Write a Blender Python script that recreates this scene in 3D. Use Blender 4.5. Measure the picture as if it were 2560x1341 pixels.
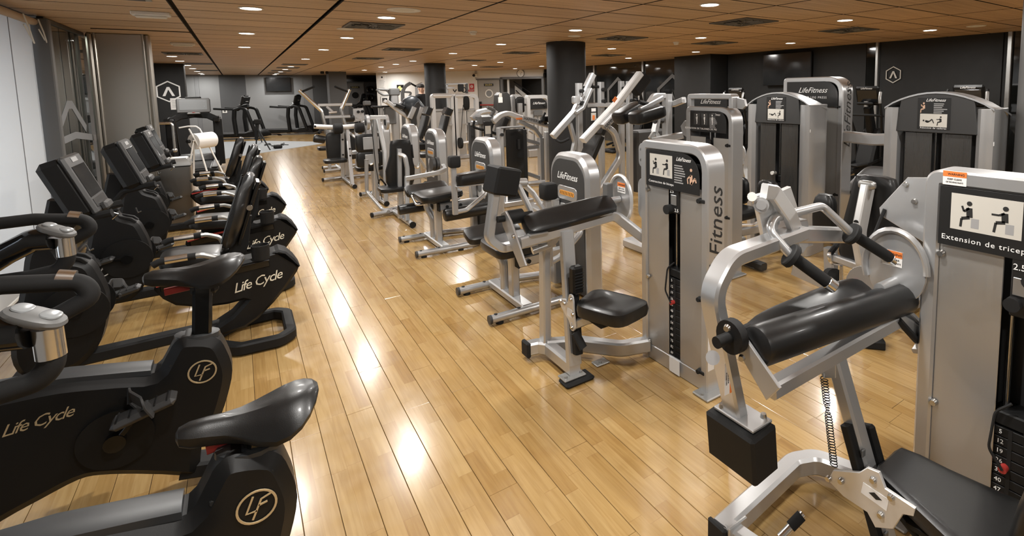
import bpy, math, random
from mathutils import Vector, Matrix
R = random.Random(7)
rad = math.radians
for o in list(bpy.data.objects): bpy.data.objects.remove(o)
scn = bpy.context.scene
COL = scn.collection
# ------------------------------------------------------------------ camera
YAW, PITCH, ROLL, FPX, CPX, CPY = 0.618849, 0.0991897, 0.0144577, 1296.64, 1520.75, 351.44
CAMZ = 1.75
def _cam_rows():
    cy, sy, cp, sp = math.cos(YAW), math.sin(YAW), math.cos(PITCH), math.sin(PITCH)
    f = Vector((sy*cp, cy*cp, -sp)); r = Vector((cy, -sy, 0)); d = f.cross(r)
    cr, sr = math.cos(ROLL), math.sin(ROLL)
    return cr*r + sr*d, -sr*r + cr*d, f
RT, DN, FW = _cam_rows()
cd = bpy.data.cameras.new('camera'); cam = bpy.data.objects.new('camera', cd); COL.objects.link(cam)
cd.sensor_fit = 'HORIZONTAL'; cd.sensor_width = 36.0; cd.lens = 36.0*FPX/2560
cd.shift_x = (1280-CPX)/2560; cd.shift_y = (CPY-670.5)/2560
cd.clip_start = 0.02; cd.clip_end = 200
m = Matrix((RT, -DN, -FW)).transposed().to_4x4(); m.translation = (0, 0, CAMZ); cam.matrix_world = m
scn.camera = cam
# ------------------------------------------------------------------ world and exposure
w = bpy.data.worlds.new('world'); scn.world = w; w.use_nodes = True
w.node_tree.nodes['Background'].inputs[0].default_value = (0.75, 0.85, 1, 1)
w.node_tree.nodes['Background'].inputs[1].default_value = 5.0
vs = scn.view_settings; vs.view_transform = 'Standard'; vs.look = 'None'; vs.gamma = 1.0
vs.use_curve_mapping = False; vs.exposure = -0.22
LAMP_W = 36.0
# ------------------------------------------------------------------ measuring helpers (photo pixel + one known world coordinate -> world point)
def _ray(a, b):
    return RT*((a-CPX)/FPX) + DN*((b-CPY)/FPX) + FW
def PX(a, b, x): v = _ray(a, b); return Vector((0, 0, CAMZ)) + v*(x/v.x)
def PY(a, b, y): v = _ray(a, b); return Vector((0, 0, CAMZ)) + v*(y/v.y)
def PZ(a, b, z=0.0): v = _ray(a, b); return Vector((0, 0, CAMZ)) + v*((z-CAMZ)/v.z)
# ------------------------------------------------------------------ materials
M = {}
def new_mat(name, col, rough=.5, metal=0., coat=0., spec=.5, bump=0., bscale=200., emit=0., trans=0., alpha=1.):
    mt = bpy.data.materials.new(name); mt.use_nodes = True; nt = mt.node_tree
    b = nt.nodes['Principled BSDF']; I = b.inputs
    I['Base Color'].default_value = (*col, 1); I['Roughness'].default_value = rough; I['Metallic'].default_value = metal
    I['Coat Weight'].default_value = coat; I['Coat Roughness'].default_value = .12; I['Specular IOR Level'].default_value = spec
    I['Transmission Weight'].default_value = trans; I['Alpha'].default_value = alpha
    if emit: I['Emission Color'].default_value = (*col, 1); I['Emission Strength'].default_value = emit
    tc = nt.nodes.new('ShaderNodeTexCoord'); n = nt.nodes.new('ShaderNodeTexNoise'); n.inputs['Scale'].default_value = bscale
    n.inputs['Detail'].default_value = 3; nt.links.new(tc.outputs['Object'], n.inputs['Vector'])
    if bump:
        bp = nt.nodes.new('ShaderNodeBump'); bp.inputs['Strength'].default_value = bump; bp.inputs['Distance'].default_value = .002
        nt.links.new(n.outputs['Fac'], bp.inputs['Height']); nt.links.new(bp.outputs['Normal'], I['Normal'])
    mr = nt.nodes.new('ShaderNodeMapRange'); mr.inputs['To Min'].default_value = max(rough-.05, .02); mr.inputs['To Max'].default_value = min(rough+.07, 1)
    n2 = nt.nodes.new('ShaderNodeTexNoise'); n2.inputs['Scale'].default_value = 6; nt.links.new(tc.outputs['Object'], n2.inputs['Vector'])
    nt.links.new(n2.outputs['Fac'], mr.inputs['Value']); nt.links.new(mr.outputs['Result'], I['Roughness'])
    M[name] = mt; return mt
new_mat('silver', (.54, .545, .55), .31, .72, .25)
new_mat('pale_silver', (.66, .66, .655), .34, .5, .3)
new_mat('chrome', (.85, .85, .84), .2, 1.)
new_mat('steel_rod', (.6, .6, .6), .22, 1.)
new_mat('bolt', (.55, .54, .52), .25, 1.)
new_mat('black_plastic', (.006, .006, .006), .45, 0, 0, .28, .08, 900)
new_mat('matte_black', (.008, .008, .008), .6, 0, 0, .28, .1, 1200)
new_mat('gloss_black', (.006, .006, .006), .12, 0, .3)
new_mat('vinyl', (.006, .006, .006), .36, 0, .1, .45, .12, 500)
new_mat('foam', (.009, .009, .009), .75, 0, 0, .3, .15, 900)
new_mat('rubber', (.012, .012, .012), .7, 0, 0, .3)
new_mat('panel_black', (.014, .014, .014), .35)
new_mat('dark_grey', (.036, .036, .036), .45, 0, 0, .5, .05, 700)
new_mat('mid_grey', (.11, .11, .108), .45)
new_mat('beam_grey', (.026, .028, .03), .4)
new_mat('white_paint', (.8, .8, .78), .6)
new_mat('white_plastic', (.75, .74, .7), .4)
new_mat('cream_print', (.75, .7, .56), .6)
new_mat('gold_print', (.62, .5, .31), .35, .6)
new_mat('white_print', (.85, .85, .84), .6)
new_mat('grey_print', (.32, .32, .32), .6)
new_mat('black_print', (.015, .015, .015), .6)
new_mat('skin_print', (.62, .4, .28), .6)
new_mat('dim_skin', (.42, .25, .17), .6)
new_mat('red_plastic', (.33, .03, .025), .4)
new_mat('red_print', (.45, .03, .03), .5)
new_mat('orange_print', (.75, .2, .04), .5)
new_mat('orange', (.7, .3, .05), .5)
new_mat('yellow_print', (.75, .62, .22), .5)
new_mat('screen', (.012, .013, .014), .1, 0, .2)
new_mat('screen_grey', (.22, .23, .235), .25)
new_mat('column_grey', (.0125, .013, .0135), .7)
new_mat('wall_dark', (.0085, .009, .0092), .7)
new_mat('wall_grey', (.20, .205, .21), .85)
new_mat('wall_midgrey', (.075, .077, .08), .85)
new_mat('wall_light', (.22, .225, .228), .85)
new_mat('wall_white', (.72, .71, .68), .85)
new_mat('door_grey', (.30, .29, .27), .5)
new_mat('frame_grey', (.13, .13, .13), .4, .3)
new_mat('mat_grey', (.26, .275, .285), .7)
new_mat('ceiling_gap', (.012, .008, .006), .9)
new_mat('floor_gap', (.09, .045, .016), .9)
new_mat('duct', (.04, .04, .04), .5)
new_mat('alu', (.42, .42, .41), .35, .8)
new_mat('tube_card', (.5, .4, .3), .7)
new_mat('cotton', (.7, .68, .62), .9)
new_mat('paper', (.78, .77, .75), .8)
new_mat('shirt', (.012, .012, .013), .9)
new_mat('hair', (.015, .012, .01), .7)
new_mat('skin', (.5, .3, .21), .55)
new_mat('chart', (.55, .53, .48), .8)
new_mat('blue_black', (.012, .016, .02), .4, 0, .05)
def wood_floor():
    mt = bpy.data.materials.new('floor_wood'); mt.use_nodes = True; nt = mt.node_tree; N = nt.nodes; L = nt.links
    b = N['Principled BSDF']
    def mth(op, a, bb=None):
        x = N.new('ShaderNodeMath'); x.operation = op
        for i, q in enumerate((a, bb)):
            if q is None: continue
            if isinstance(q, (int, float)): x.inputs[i].default_value = q
            else: L.new(q, x.inputs[i])
        return x.outputs[0]
    g = N.new('ShaderNodeNewGeometry'); s = N.new('ShaderNodeSeparateXYZ'); L.new(g.outputs['Position'], s.inputs[0])
    strip = mth('FLOOR', mth('DIVIDE', mth('SUBTRACT', s.outputs[0], .501), .067))
    wn1 = N.new('ShaderNodeTexWhiteNoise'); wn1.noise_dimensions = '1D'; L.new(strip, wn1.inputs['W'])
    yy = mth('ADD', s.outputs[1], mth('MULTIPLY', wn1.outputs['Value'], 7.3))
    ystave = mth('DIVIDE', yy, .47)
    stave = mth('FLOOR', ystave)
    cv = N.new('ShaderNodeCombineXYZ'); L.new(strip, cv.inputs[0]); L.new(stave, cv.inputs[1])
    wn2 = N.new('ShaderNodeTexWhiteNoise'); wn2.noise_dimensions = '2D'; L.new(cv.outputs[0], wn2.inputs['Vector'])
    cr = N.new('ShaderNodeValToRGB'); e = cr.color_ramp.elements
    e[0].position = 0; e[0].color = (.305, .18, .06, 1); e[1].position = 1; e[1].color = (.41, .275, .115, 1)
    for p, c in ((.08, (.335, .204, .072, 1)), (.3, (.362, .23, .086, 1)), (.7, (.387, .25, .098, 1))):
        q = e.new(p); q.color = c
    L.new(wn2.outputs['Value'], cr.inputs[0])
    # grain
    mp = N.new('ShaderNodeCombineXYZ'); L.new(mth('MULTIPLY', s.outputs[0], 60), mp.inputs[0]); L.new(mth('MULTIPLY', yy, 3.2), mp.inputs[1])
    L.new(mth('MULTIPLY', wn2.outputs['Value'], 40), mp.inputs[2])
    n = N.new('ShaderNodeTexNoise'); n.inputs['Scale'].default_value = 1; n.inputs['Detail'].default_value = 5; n.inputs['Distortion'].default_value = .6
    L.new(mp.outputs[0], n.inputs['Vector'])
    mx = N.new('ShaderNodeMix'); mx.data_type = 'RGBA'; mx.blend_type = 'MULTIPLY'
    r2 = N.new('ShaderNodeValToRGB'); r2.color_ramp.elements[0].position = .3; r2.color_ramp.elements[0].color = (.8, .74, .66, 1); r2.color_ramp.elements[1].position = .62; r2.color_ramp.elements[1].color = (1.04, 1.03, 1.02, 1)
    L.new(n.outputs['Fac'], r2.inputs[0]); mx.inputs[0].default_value = .8; L.new(cr.outputs[0], mx.inputs[6]); L.new(r2.outputs[0], mx.inputs[7])
    # thin dark stave ends and strip joint
    fy = mth('FRACT', ystave); endl = mth('LESS_THAN', fy, .006)
    fx = mth('FRACT', mth('DIVIDE', mth('SUBTRACT', s.outputs[0], .501), .067)); sl = mth('LESS_THAN', fx, .014)
    ln = mth('MULTIPLY', mth('MAXIMUM', endl, sl), .38)
    mx2 = N.new('ShaderNodeMix'); mx2.data_type = 'RGBA'; L.new(ln, mx2.inputs[0]); L.new(mx.outputs[2], mx2.inputs[6]); mx2.inputs[7].default_value = (.2, .1, .035, 1)
    # sparse stains
    n4 = N.new('ShaderNodeTexNoise'); n4.inputs['Scale'].default_value = 2.3; n4.inputs['Detail'].default_value = 6; L.new(g.outputs['Position'], n4.inputs['Vector'])
    r4 = N.new('ShaderNodeValToRGB'); r4.color_ramp.elements[0].position = .58; r4.color_ramp.elements[0].color = (1, 1, 1, 1); r4.color_ramp.elements[1].position = .78; r4.color_ramp.elements[1].color = (.72, .62, .5, 1)
    L.new(n4.outputs['Fac'], r4.inputs[0])
    mx3 = N.new('ShaderNodeMix'); mx3.data_type = 'RGBA'; mx3.blend_type = 'MULTIPLY'; mx3.inputs[0].default_value = .7; L.new(mx2.outputs[2], mx3.inputs[6]); L.new(r4.outputs[0], mx3.inputs[7])
    L.new(mx3.outputs[2], b.inputs['Base Color'])
    n3 = N.new('ShaderNodeTexNoise'); n3.inputs['Scale'].default_value = 9; n3.inputs['Detail'].default_value = 4; L.new(g.outputs['Position'], n3.inputs['Vector'])
    mr = N.new('ShaderNodeMapRange'); mr.inputs['To Min'].default_value = .15; mr.inputs['To Max'].default_value = .3; L.new(n3.outputs['Fac'], mr.inputs[0]); L.new(mr.outputs[0], b.inputs['Roughness'])
    b.inputs['Specular IOR Level'].default_value = .55
    b.inputs['Coat Weight'].default_value = .3; b.inputs['Coat Roughness'].default_value = .1
    # slight per-stave cupping so reflections break up
    bp = N.new('ShaderNodeBump'); bp.inputs['Strength'].default_value = .05; bp.inputs['Distance'].default_value = .01
    L.new(mth('ADD', mth('MULTIPLY', n.outputs['Fac'], .12), mth('MULTIPLY', n3.outputs['Fac'], .5)), bp.inputs['Height']); L.new(bp.outputs[0], b.inputs['Normal'])
    M['floor_wood'] = mt
wood_floor()
def wood_ceiling():
    mt = bpy.data.materials.new('ceiling_wood'); mt.use_nodes = True; nt = mt.node_tree; N = nt.nodes; L = nt.links
    b = N['Principled BSDF']; g = N.new('ShaderNodeNewGeometry'); mp = N.new('ShaderNodeMapping'); mp.inputs['Scale'].default_value = (1.2, 26, 1)
    L.new(g.outputs['Position'], mp.inputs[0]); n = N.new('ShaderNodeTexNoise'); n.inputs['Scale'].default_value = 1; n.inputs['Detail'].default_value = 6; n.inputs['Distortion'].default_value = .4
    L.new(mp.outputs[0], n.inputs['Vector'])
    cr = N.new('ShaderNodeValToRGB'); e = cr.color_ramp.elements; e[0].position = .3; e[0].color = (.44, .285, .155, 1); e[1].position = .7; e[1].color = (.62, .435, .255, 1)
    L.new(n.outputs['Fac'], cr.inputs[0])
    oi = N.new('ShaderNodeObjectInfo'); hs = N.new('ShaderNodeHueSaturation'); mr = N.new('ShaderNodeMapRange'); mr.inputs['To Min'].default_value = .9; mr.inputs['To Max'].default_value = 1.08
    L.new(oi.outputs['Random'], mr.inputs[0]); L.new(mr.outputs[0], hs.inputs['Value']); L.new(cr.outputs[0], hs.inputs['Color'])
    # fine perforation speckle
    mp2 = N.new('ShaderNodeMapping'); mp2.inputs['Scale'].default_value = (60, 140, 1); L.new(g.outputs['Position'], mp2.inputs[0])
    n2 = N.new('ShaderNodeTexNoise'); n2.inputs['Scale'].default_value = 1; n2.inputs['Detail'].default_value = 2; L.new(mp2.outputs[0], n2.inputs['Vector'])
    r2 = N.new('ShaderNodeValToRGB'); r2.color_ramp.elements[0].position = .3; r2.color_ramp.elements[0].color = (.6, .55, .5, 1); r2.color_ramp.elements[1].position = .42; r2.color_ramp.elements[1].color = (1, 1, 1, 1)
    L.new(n2.outputs['Fac'], r2.inputs[0])
    mx = N.new('ShaderNodeMix'); mx.data_type = 'RGBA'; mx.blend_type = 'MULTIPLY'; mx.inputs[0].default_value = .6; L.new(hs.outputs[0], mx.inputs[6]); L.new(r2.outputs[0], mx.inputs[7])
    L.new(mx.outputs[2], b.inputs['Base Color']); b.inputs['Roughness'].default_value = .5
    M['ceiling_wood'] = mt
wood_ceiling()
def brushed(name, col, rough, sc, metal=1.):
    mt = bpy.data.materials.new(name); mt.use_nodes = True; nt = mt.node_tree; N = nt.nodes; L = nt.links; b = N['Principled BSDF']
    tc = N.new('ShaderNodeTexCoord'); mp = N.new('ShaderNodeMapping'); mp.inputs['Scale'].default_value = sc; L.new(tc.outputs['Object'], mp.inputs[0])
    n = N.new('ShaderNodeTexNoise'); n.inputs['Scale'].default_value = 1; n.inputs['Detail'].default_value = 4; L.new(mp.outputs[0], n.inputs['Vector'])
    mr = N.new('ShaderNodeMapRange'); mr.inputs['To Min'].default_value = rough-.06; mr.inputs['To Max'].default_value = rough+.08; L.new(n.outputs['Fac'], mr.inputs[0]); L.new(mr.outputs[0], b.inputs['Roughness'])
    b.inputs['Base Color'].default_value = (*col, 1); b.inputs['Metallic'].default_value = metal
    bp = N.new('ShaderNodeBump'); bp.inputs['Strength'].default_value = .03; L.new(n.outputs['Fac'], bp.inputs['Height']); L.new(bp.outputs[0], b.inputs['Normal'])
    M[name] = mt
brushed('stainless', (.5, .47, .42), .3, (300, 300, 3))
brushed('shield_steel', (.52, .51, .49), .36, (300, 300, 3), .8)
brushed('smoke_steel', (.13, .127, .122), .28, (300, 300, 3), .8)
brushed('bin_steel', (.36, .34, .31), .3, (260, 260, 2))
def glassy(name, tint, mirror, rough=.02):
    # thin pane: straight-through transparency mixed with a clear reflection
    mt = bpy.data.materials.new(name); mt.use_nodes = True; nt = mt.node_tree; N = nt.nodes; L = nt.links
    N.remove(N['Principled BSDF']); out = N['Material Output']
    t = N.new('ShaderNodeBsdfTransparent'); t.inputs[0].default_value = (*tint, 1); gl = N.new('ShaderNodeBsdfGlossy'); gl.inputs['Roughness'].default_value = rough
    lw = N.new('ShaderNodeLayerWeight'); lw.inputs['Blend'].default_value = .25
    mr = N.new('ShaderNodeMapRange'); mr.inputs['To Min'].default_value = mirror; mr.inputs['To Max'].default_value = .92; L.new(lw.outputs['Fresnel'], mr.inputs[0])
    mx = N.new('ShaderNodeMixShader'); L.new(mr.outputs[0], mx.inputs[0]); L.new(t.outputs[0], mx.inputs[1]); L.new(gl.outputs[0], mx.inputs[2]); L.new(mx.outputs[0], out.inputs[0])
    M[name] = mt
glassy('pane', (.62, .66, .64), .3)
glassy('smoke', (.35, .34, .33), .06, .05)
glassy('clear', (.86, .86, .85), .04, .03)
new_mat('black_glass', (.006, .0065, .006), .03, 0, 0, .9)
mt = new_mat('lamp_glow', (1, .97, .92), .5, emit=22.)
def blind_mat():
    mt = bpy.data.materials.new('blind'); mt.use_nodes = True; nt = mt.node_tree; N = nt.nodes; L = nt.links
    N.remove(N['Principled BSDF']); d = N.new('ShaderNodeBsdfDiffuse'); d.inputs[0].default_value = (.82, .83, .83, 1)
    t = N.new('ShaderNodeBsdfTranslucent'); t.inputs[0].default_value = (.8, .82, .83, 1); mx = N.new('ShaderNodeMixShader'); mx.inputs[0].default_value = .5
    tc = N.new('ShaderNodeTexCoord'); n = N.new('ShaderNodeTexNoise'); n.inputs['Scale'].default_value = 400; bp = N.new('ShaderNodeBump'); bp.inputs['Strength'].default_value = .05
    L.new(tc.outputs['Object'], n.inputs['Vector']); L.new(n.outputs['Fac'], bp.inputs['Height']); L.new(bp.outputs[0], d.inputs['Normal'])
    L.new(d.outputs[0], mx.inputs[1]); L.new(t.outputs[0], mx.inputs[2]); L.new(mx.outputs[0], N['Material Output'].inputs[0]); M['blind'] = mt
blind_mat()
# ------------------------------------------------------------------ mesh builder
def vec(p): return p if isinstance(p, Vector) else Vector(p)
def fillet(pts, r, n=5, closed=False):
    pts = [vec(p) for p in pts]; out = []; k = len(pts)
    for i, p in enumerate(pts):
        if not closed and i in (0, k-1): out.append(p); continue
        a = pts[i-1]; b = pts[(i+1) % k]; u = a-p; v = b-p; lu, lv = u.length, v.length
        if lu < 1e-6 or lv < 1e-6: continue
        u = u/lu; v = v/lv; c = max(-1, min(1, u.dot(v))); th = math.acos(c)
        if th > 3.05 or r <= 0: out.append(p); continue
        t = min(r/math.tan(th/2), lu*.48, lv*.48); q0 = p+u*t; q1 = p+v*t
        for j in range(n+1):
            s = j/n; out.append(q0*(1-s)**2 + p*(2*s*(1-s)) + q1*s*s)
    return out
class B:
    def __init__(s): s.v = []; s.f = []
    def add(s, vs_, fs, mat=None):
        k = len(s.v)
        s.v += [(mat @ vec(q)) if mat else vec(q) for q in vs_]; s.f += [tuple(i+k for i in f) for f in fs]; return s
    def box(s, c, size, bev=.004, rot=None, ax=None):
        hx, hy, hz = size[0]/2, size[1]/2, size[2]/2; b = min(bev, hx*.95, hy*.95, hz*.95)
        mat = Matrix.Translation(vec(c))
        if ax: mat = mat @ Matrix((ax[0], ax[1], ax[2])).transposed().to_4x4()
        if rot: mat = mat @ rot.to_4x4()
        if b <= 0:
            q = [(x*hx, y*hy, z*hz) for x in (-1, 1) for y in (-1, 1) for z in (-1, 1)]
            return s.add(q, [(0, 1, 3, 2), (4, 6, 7, 5), (0, 4, 5, 1), (2, 3, 7, 6), (0, 2, 6, 4), (1, 5, 7, 3)], mat)
        vs_ = []; idx = {}
        for sx in (-1, 1):
            for sy in (-1, 1):
                for sz in (-1, 1):
                    for a in range(3):
                        q = [sx*(hx-b), sy*(hy-b), sz*(hz-b)]; q[a] = (sx*hx, sy*hy, sz*hz)[a]
                        idx[sx, sy, sz, a] = len(vs_); vs_.append(q)
        fs = []
        for a in range(3):
            o1, o2 = (a+1) % 3, (a+2) % 3
            for sg in (-1, 1):
                cyc = [(-1, -1), (1, -1), (1, 1), (-1, 1)]
                if sg < 0: cyc.reverse()
                f = []
                for c1, c2 in cyc:
                    k = [0, 0, 0]; k[a] = sg; k[o1] = c1; k[o2] = c2; f.append(idx[k[0], k[1], k[2], a])
                fs.append(tuple(f))
            for c1 in (-1, 1):
                for c2 in (-1, 1):
                    def g(e, w_):
                        k = [0, 0, 0]; k[a] = e; k[o1] = c1; k[o2] = c2; return idx[k[0], k[1], k[2], w_]
                    f = [g(-1, o1), g(1, o1), g(1, o2), g(-1, o2)]
                    if c1*c2 > 0: f.reverse()
                    fs.append(tuple(reversed(f)))
        for sx in (-1, 1):
            for sy in (-1, 1):
                for sz in (-1, 1):
                    f = [idx[sx, sy, sz, a] for a in range(3)]
                    if sx*sy*sz < 0: f.reverse()
                    fs.append(tuple(f))
        return s.add(vs_, fs, mat)
    def sweep(s, path, sec, closed=False, up=None, cap=True, scales=None):
        path = [vec(p) for p in path]; k = len(path); n = len(sec); base = len(s.v)
        tang = []
        for i in range(k):
            a = path[i-1] if (i or closed) else path[0]; b = path[(i+1) % k] if (i < k-1 or closed) else path[-1]
            t = b-a; tang.append(t.normalized() if t.length > 1e-9 else Vector((0, 0, 1)))
        prev = None
        for i in range(k):
            t = tang[i]
            if up is not None:
                u = vec(up); u = u - t*u.dot(t)
                if u.length < 1e-4: u = prev or t.orthogonal()
            elif prev is None: u = (Vector((0, 0, 1)) if abs(t.z) < .9 else Vector((0, 1, 0))); u = u - t*u.dot(t)
            else: u = prev - t*prev.dot(t)
            u.normalize(); prev = u; sd = t.cross(u)
            mi = 1.0
            if 0 < i < k-1 or closed:
                d1 = (path[i]-path[i-1]); d2 = (path[(i+1) % k]-path[i])
                if d1.length > 1e-9 and d2.length > 1e-9: mi = 1/max(.35, math.cos(d1.angle(d2)/2))
            sc = scales[i] if scales else 1
            for (x, y) in sec: s.v.append(path[i] + sd*(x*sc) + u*(y*sc) if mi == 1 else path[i] + sd*(x*sc) + u*(y*sc))
        rng = k if closed else k-1
        for i in range(rng):
            a0 = base+i*n; b0 = base+((i+1) % k)*n
            for j in range(n):
                j2 = (j+1) % n; s.f.append((a0+j, b0+j, b0+j2, a0+j2)[::-1])
        if cap and not closed:
            s.f.append(tuple(range(base, base+n))[::-1]); e = base+(k-1)*n; s.f.append(tuple(range(e, e+n)))
        return s
    def tube(s, pts, r, fl=None, n=10, closed=False, scales=None):
        p = fillet(pts, fl, 5, closed) if fl else [vec(q) for q in pts]
        sec = [(r*math.cos(2*math.pi*i/n), r*math.sin(2*math.pi*i/n)) for i in range(n)]
        return s.sweep(p, sec, closed, scales=scales)
    def bar(s, pts, w_, h_, fl=None, up=None, bev=None, closed=False, fn=5):
        b = bev if bev is not None else min(w_, h_)*.16
        x, y = w_/2, h_/2
        sec = [(-x+b, -y), (x-b, -y), (x, -y+b), (x, y-b), (x-b, y), (-x+b, y), (-x, y-b), (-x, -y+b)]
        p = fillet(pts, fl, fn, closed) if fl else [vec(q) for q in pts]
        return s.sweep(p, sec, closed, up)
    def cyl(s, a, b, r, r2=None, n=16, bev=0):
        a, b = vec(a), vec(b); r2 = r if r2 is None else r2
        if bev:
            d = (b-a).normalized()*bev
            return s.tube([a, a+d, b-d, b], 1, n=n, scales=[r-bev, r, r2, r2-bev])
        return s.tube([a, b], 1, n=n, scales=[r, r2])
    def lathe(s, prof, c=(0, 0, 0), axis='z', n=20):
        base = len(s.v); c = vec(c)
        for (r, h) in prof:
            for i in range(n):
                a = 2*math.pi*i/n; x, y = r*math.cos(a), r*math.sin(a)
                s.v.append(c + {'z': Vector((x, y, h)), 'x': Vector((h, x, y)), 'y': Vector((y, h, x))}[axis])
        k = len(prof)
        for i in range(k-1):
            for j in range(n):
                j2 = (j+1) % n; s.f.append((base+i*n+j, base+i*n+j2, base+(i+1)*n+j2, base+(i+1)*n+j))
        s.f.append(tuple(range(base, base+n))[::-1]); s.f.append(tuple(range(base+(k-1)*n, base+k*n)))
        return s
    def prism(s, poly, o, u, v, thick, bev=.0):
        """polygon in plane (origin o, axes u, v), extruded by thick along u x v, centred"""
        o, u, v = vec(o), vec(u).normalized(), vec(v).normalized(); nrm = u.cross(v); n = len(poly); base = len(s.v)
        ar = sum(poly[i][0]*poly[(i+1) % n][1]-poly[(i+1) % n][0]*poly[i][1] for i in range(n))
        if ar < 0: poly = list(reversed(poly))
        def off(d):
            if d == 0: return poly
            res = []
            for i in range(n):
                p0, p1, p2 = Vector(poly[i-1]), Vector(poly[i]), Vector(poly[(i+1) % n])
                e1 = (p1-p0); e2 = (p2-p1)
                if e1.length < 1e-9 or e2.length < 1e-9: res.append(poly[i]); continue
                e1.normalize(); e2.normalize(); n1 = Vector((-e1.y, e1.x)); n2 = Vector((-e2.y, e2.x)); q = n1+n2
                if q.length < 1e-6: res.append(poly[i]); continue
                q.normalize(); q = q*(d/max(.4, q.dot(n1))); res.append((p1.x+q.x, p1.y+q.y))
            return res
        t = thick/2
        rings = [(off(bev), -t), (poly, -t+bev), (poly, t-bev), (off(bev), t)] if bev else [(poly, -t), (poly, t)]
        for pl, h in rings:
            for (a, b) in pl: s.v.append(o + u*a + v*b + nrm*h)
        k = len(rings)
        for i in range(k-1):
            for j in range(n):
                j2 = (j+1) % n; s.f.append((base+i*n+j, base+i*n+j2, base+(i+1)*n+j2, base+(i+1)*n+j))
        s.f.append(tuple(range(base, base+n))[::-1]); s.f.append(tuple(range(base+(k-1)*n, base+k*n)))
        return s
    def pad(s, c, size, ax=None, e=.35, crown=0., n=14, m=8, taper=None):
        """soft cushion: superellipsoid with axes ax"""
        hx, hy, hz = size[0]/2, size[1]/2, size[2]/2; mat = Matrix.Translation(vec(c))
        if ax: mat = mat @ Matrix((vec(ax[0]).normalized(), vec(ax[1]).normalized(), vec(ax[2]).normalized())).transposed().to_4x4()
        def sp(a, k): return math.copysign(abs(a)**k, a)
        vs_ = [(0, 0, -hz)]; fs = []; n4 = n*2
        for i in range(1, m):
            ph = -math.pi/2 + math.pi*i/m
            for j in range(n4):
                th = 2*math.pi*j/n4; r = sp(math.cos(ph), e)
                x = hx*r*sp(math.cos(th), e); y = hy*r*sp(math.sin(th), e); z = hz*sp(math.sin(ph), e)
                if taper: y *= 1+taper*(x/hx); 
                vs_.append((x, y, z + crown*(1-(x/hx)**2)*(z > 0)))
        vs_.append((0, 0, hz+crown))
        for j in range(n4): fs.append((0, 1+(j+1) % n4, 1+j))
        for i in range(m-2):
            for j in range(n4):
                a = 1+i*n4; fs.append((a+j, a+(j+1) % n4, a+n4+(j+1) % n4, a+n4+j))
        a = 1+(m-2)*n4
        for j in range(n4): fs.append((a+j, a+(j+1) % n4, len(vs_)-1))
        return s.add(vs_, fs, mat)
    def loft(s, rings, cap=True):
        base = len(s.v); n = len(rings[0])
        for r_ in rings: s.v += [vec(p) for p in r_]
        for i in range(len(rings)-1):
            for j in range(n):
                j2 = (j+1) % n; s.f.append((base+i*n+j, base+i*n+j2, base+(i+1)*n+j2, base+(i+1)*n+j))
        if cap: s.f.append(tuple(range(base, base+n))[::-1]); e = base+(len(rings)-1)*n; s.f.append(tuple(range(e, e+n)))
        return s
    def bolt(s, c, d, r=.012, h=.01):
        c, d = vec(c), vec(d).normalized(); return s.cyl(c, c+d*h, r, r*.75, 10)
def mesh_of(name, b, smooth=35):
    me = bpy.data.meshes.new(name); me.from_pydata([tuple(v) for v in b.v], [], b.f); me.update()
    if smooth:
        me.polygons.foreach_set('use_smooth', [True]*len(me.polygons)); me.set_sharp_from_angle(angle=rad(smooth))
    return me
CUR = None
def thing(name, label, cat, loc=(0, 0, 0), rz=0, group=None):
    """an Empty at the thing's base; following part() calls give world coordinates (rz=0) or local ones (local=True)"""
    global CUR
    o = bpy.data.objects.new(name, None); COL.objects.link(o); o.location = loc; o.rotation_euler = (0, 0, rz); o.empty_display_size = .1
    o['label'] = label; o['category'] = cat
    if group: o['group'] = group
    CUR = o; return o
LOCAL = False
def part(name, b, mat, parent=None, label=None, smooth=35, kind=None):
    p = parent or CUR
    root = p
    while root.parent: root = root.parent
    if not LOCAL and root.type == 'EMPTY':
        inv = (Matrix.Translation(root.location) @ Matrix.Rotation(root.rotation_euler[2], 4, 'Z')).inverted(); b.v = [inv @ v for v in b.v]
    me = mesh_of(name, b, smooth); me.materials.append(M[mat]); o = bpy.data.objects.new(name, me); COL.objects.link(o); o.parent = p
    if label: o['label'] = label
    if kind: o['kind'] = kind
    return o
def solo(name, b, mat, label, cat, group=None, smooth=35):
    me = mesh_of(name, b, smooth); me.materials.append(M[mat]); o = bpy.data.objects.new(name, me); COL.objects.link(o)
    o['label'] = label; o['category'] = cat
    if group: o['group'] = group
    return o
def struct(name, b, mat, parent=None, smooth=35):
    me = mesh_of(name, b, smooth); me.materials.append(M[mat]); o = bpy.data.objects.new(name, me); COL.objects.link(o)
    if parent: o.parent = parent
    else: o['kind'] = 'structure'
    return o
def dup(root, loc, rz=0, label=None, group=None):
    def cp(o, par):
        c = o.copy(); COL.objects.link(c); c.parent = par
        for ch in list(o.children): cp(ch, c)
        return c
    r = cp(root, None); r.location = loc; r.rotation_euler = (0, 0, rz)
    if label: r['label'] = label
    if group: r['group'] = group
    return r
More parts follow.
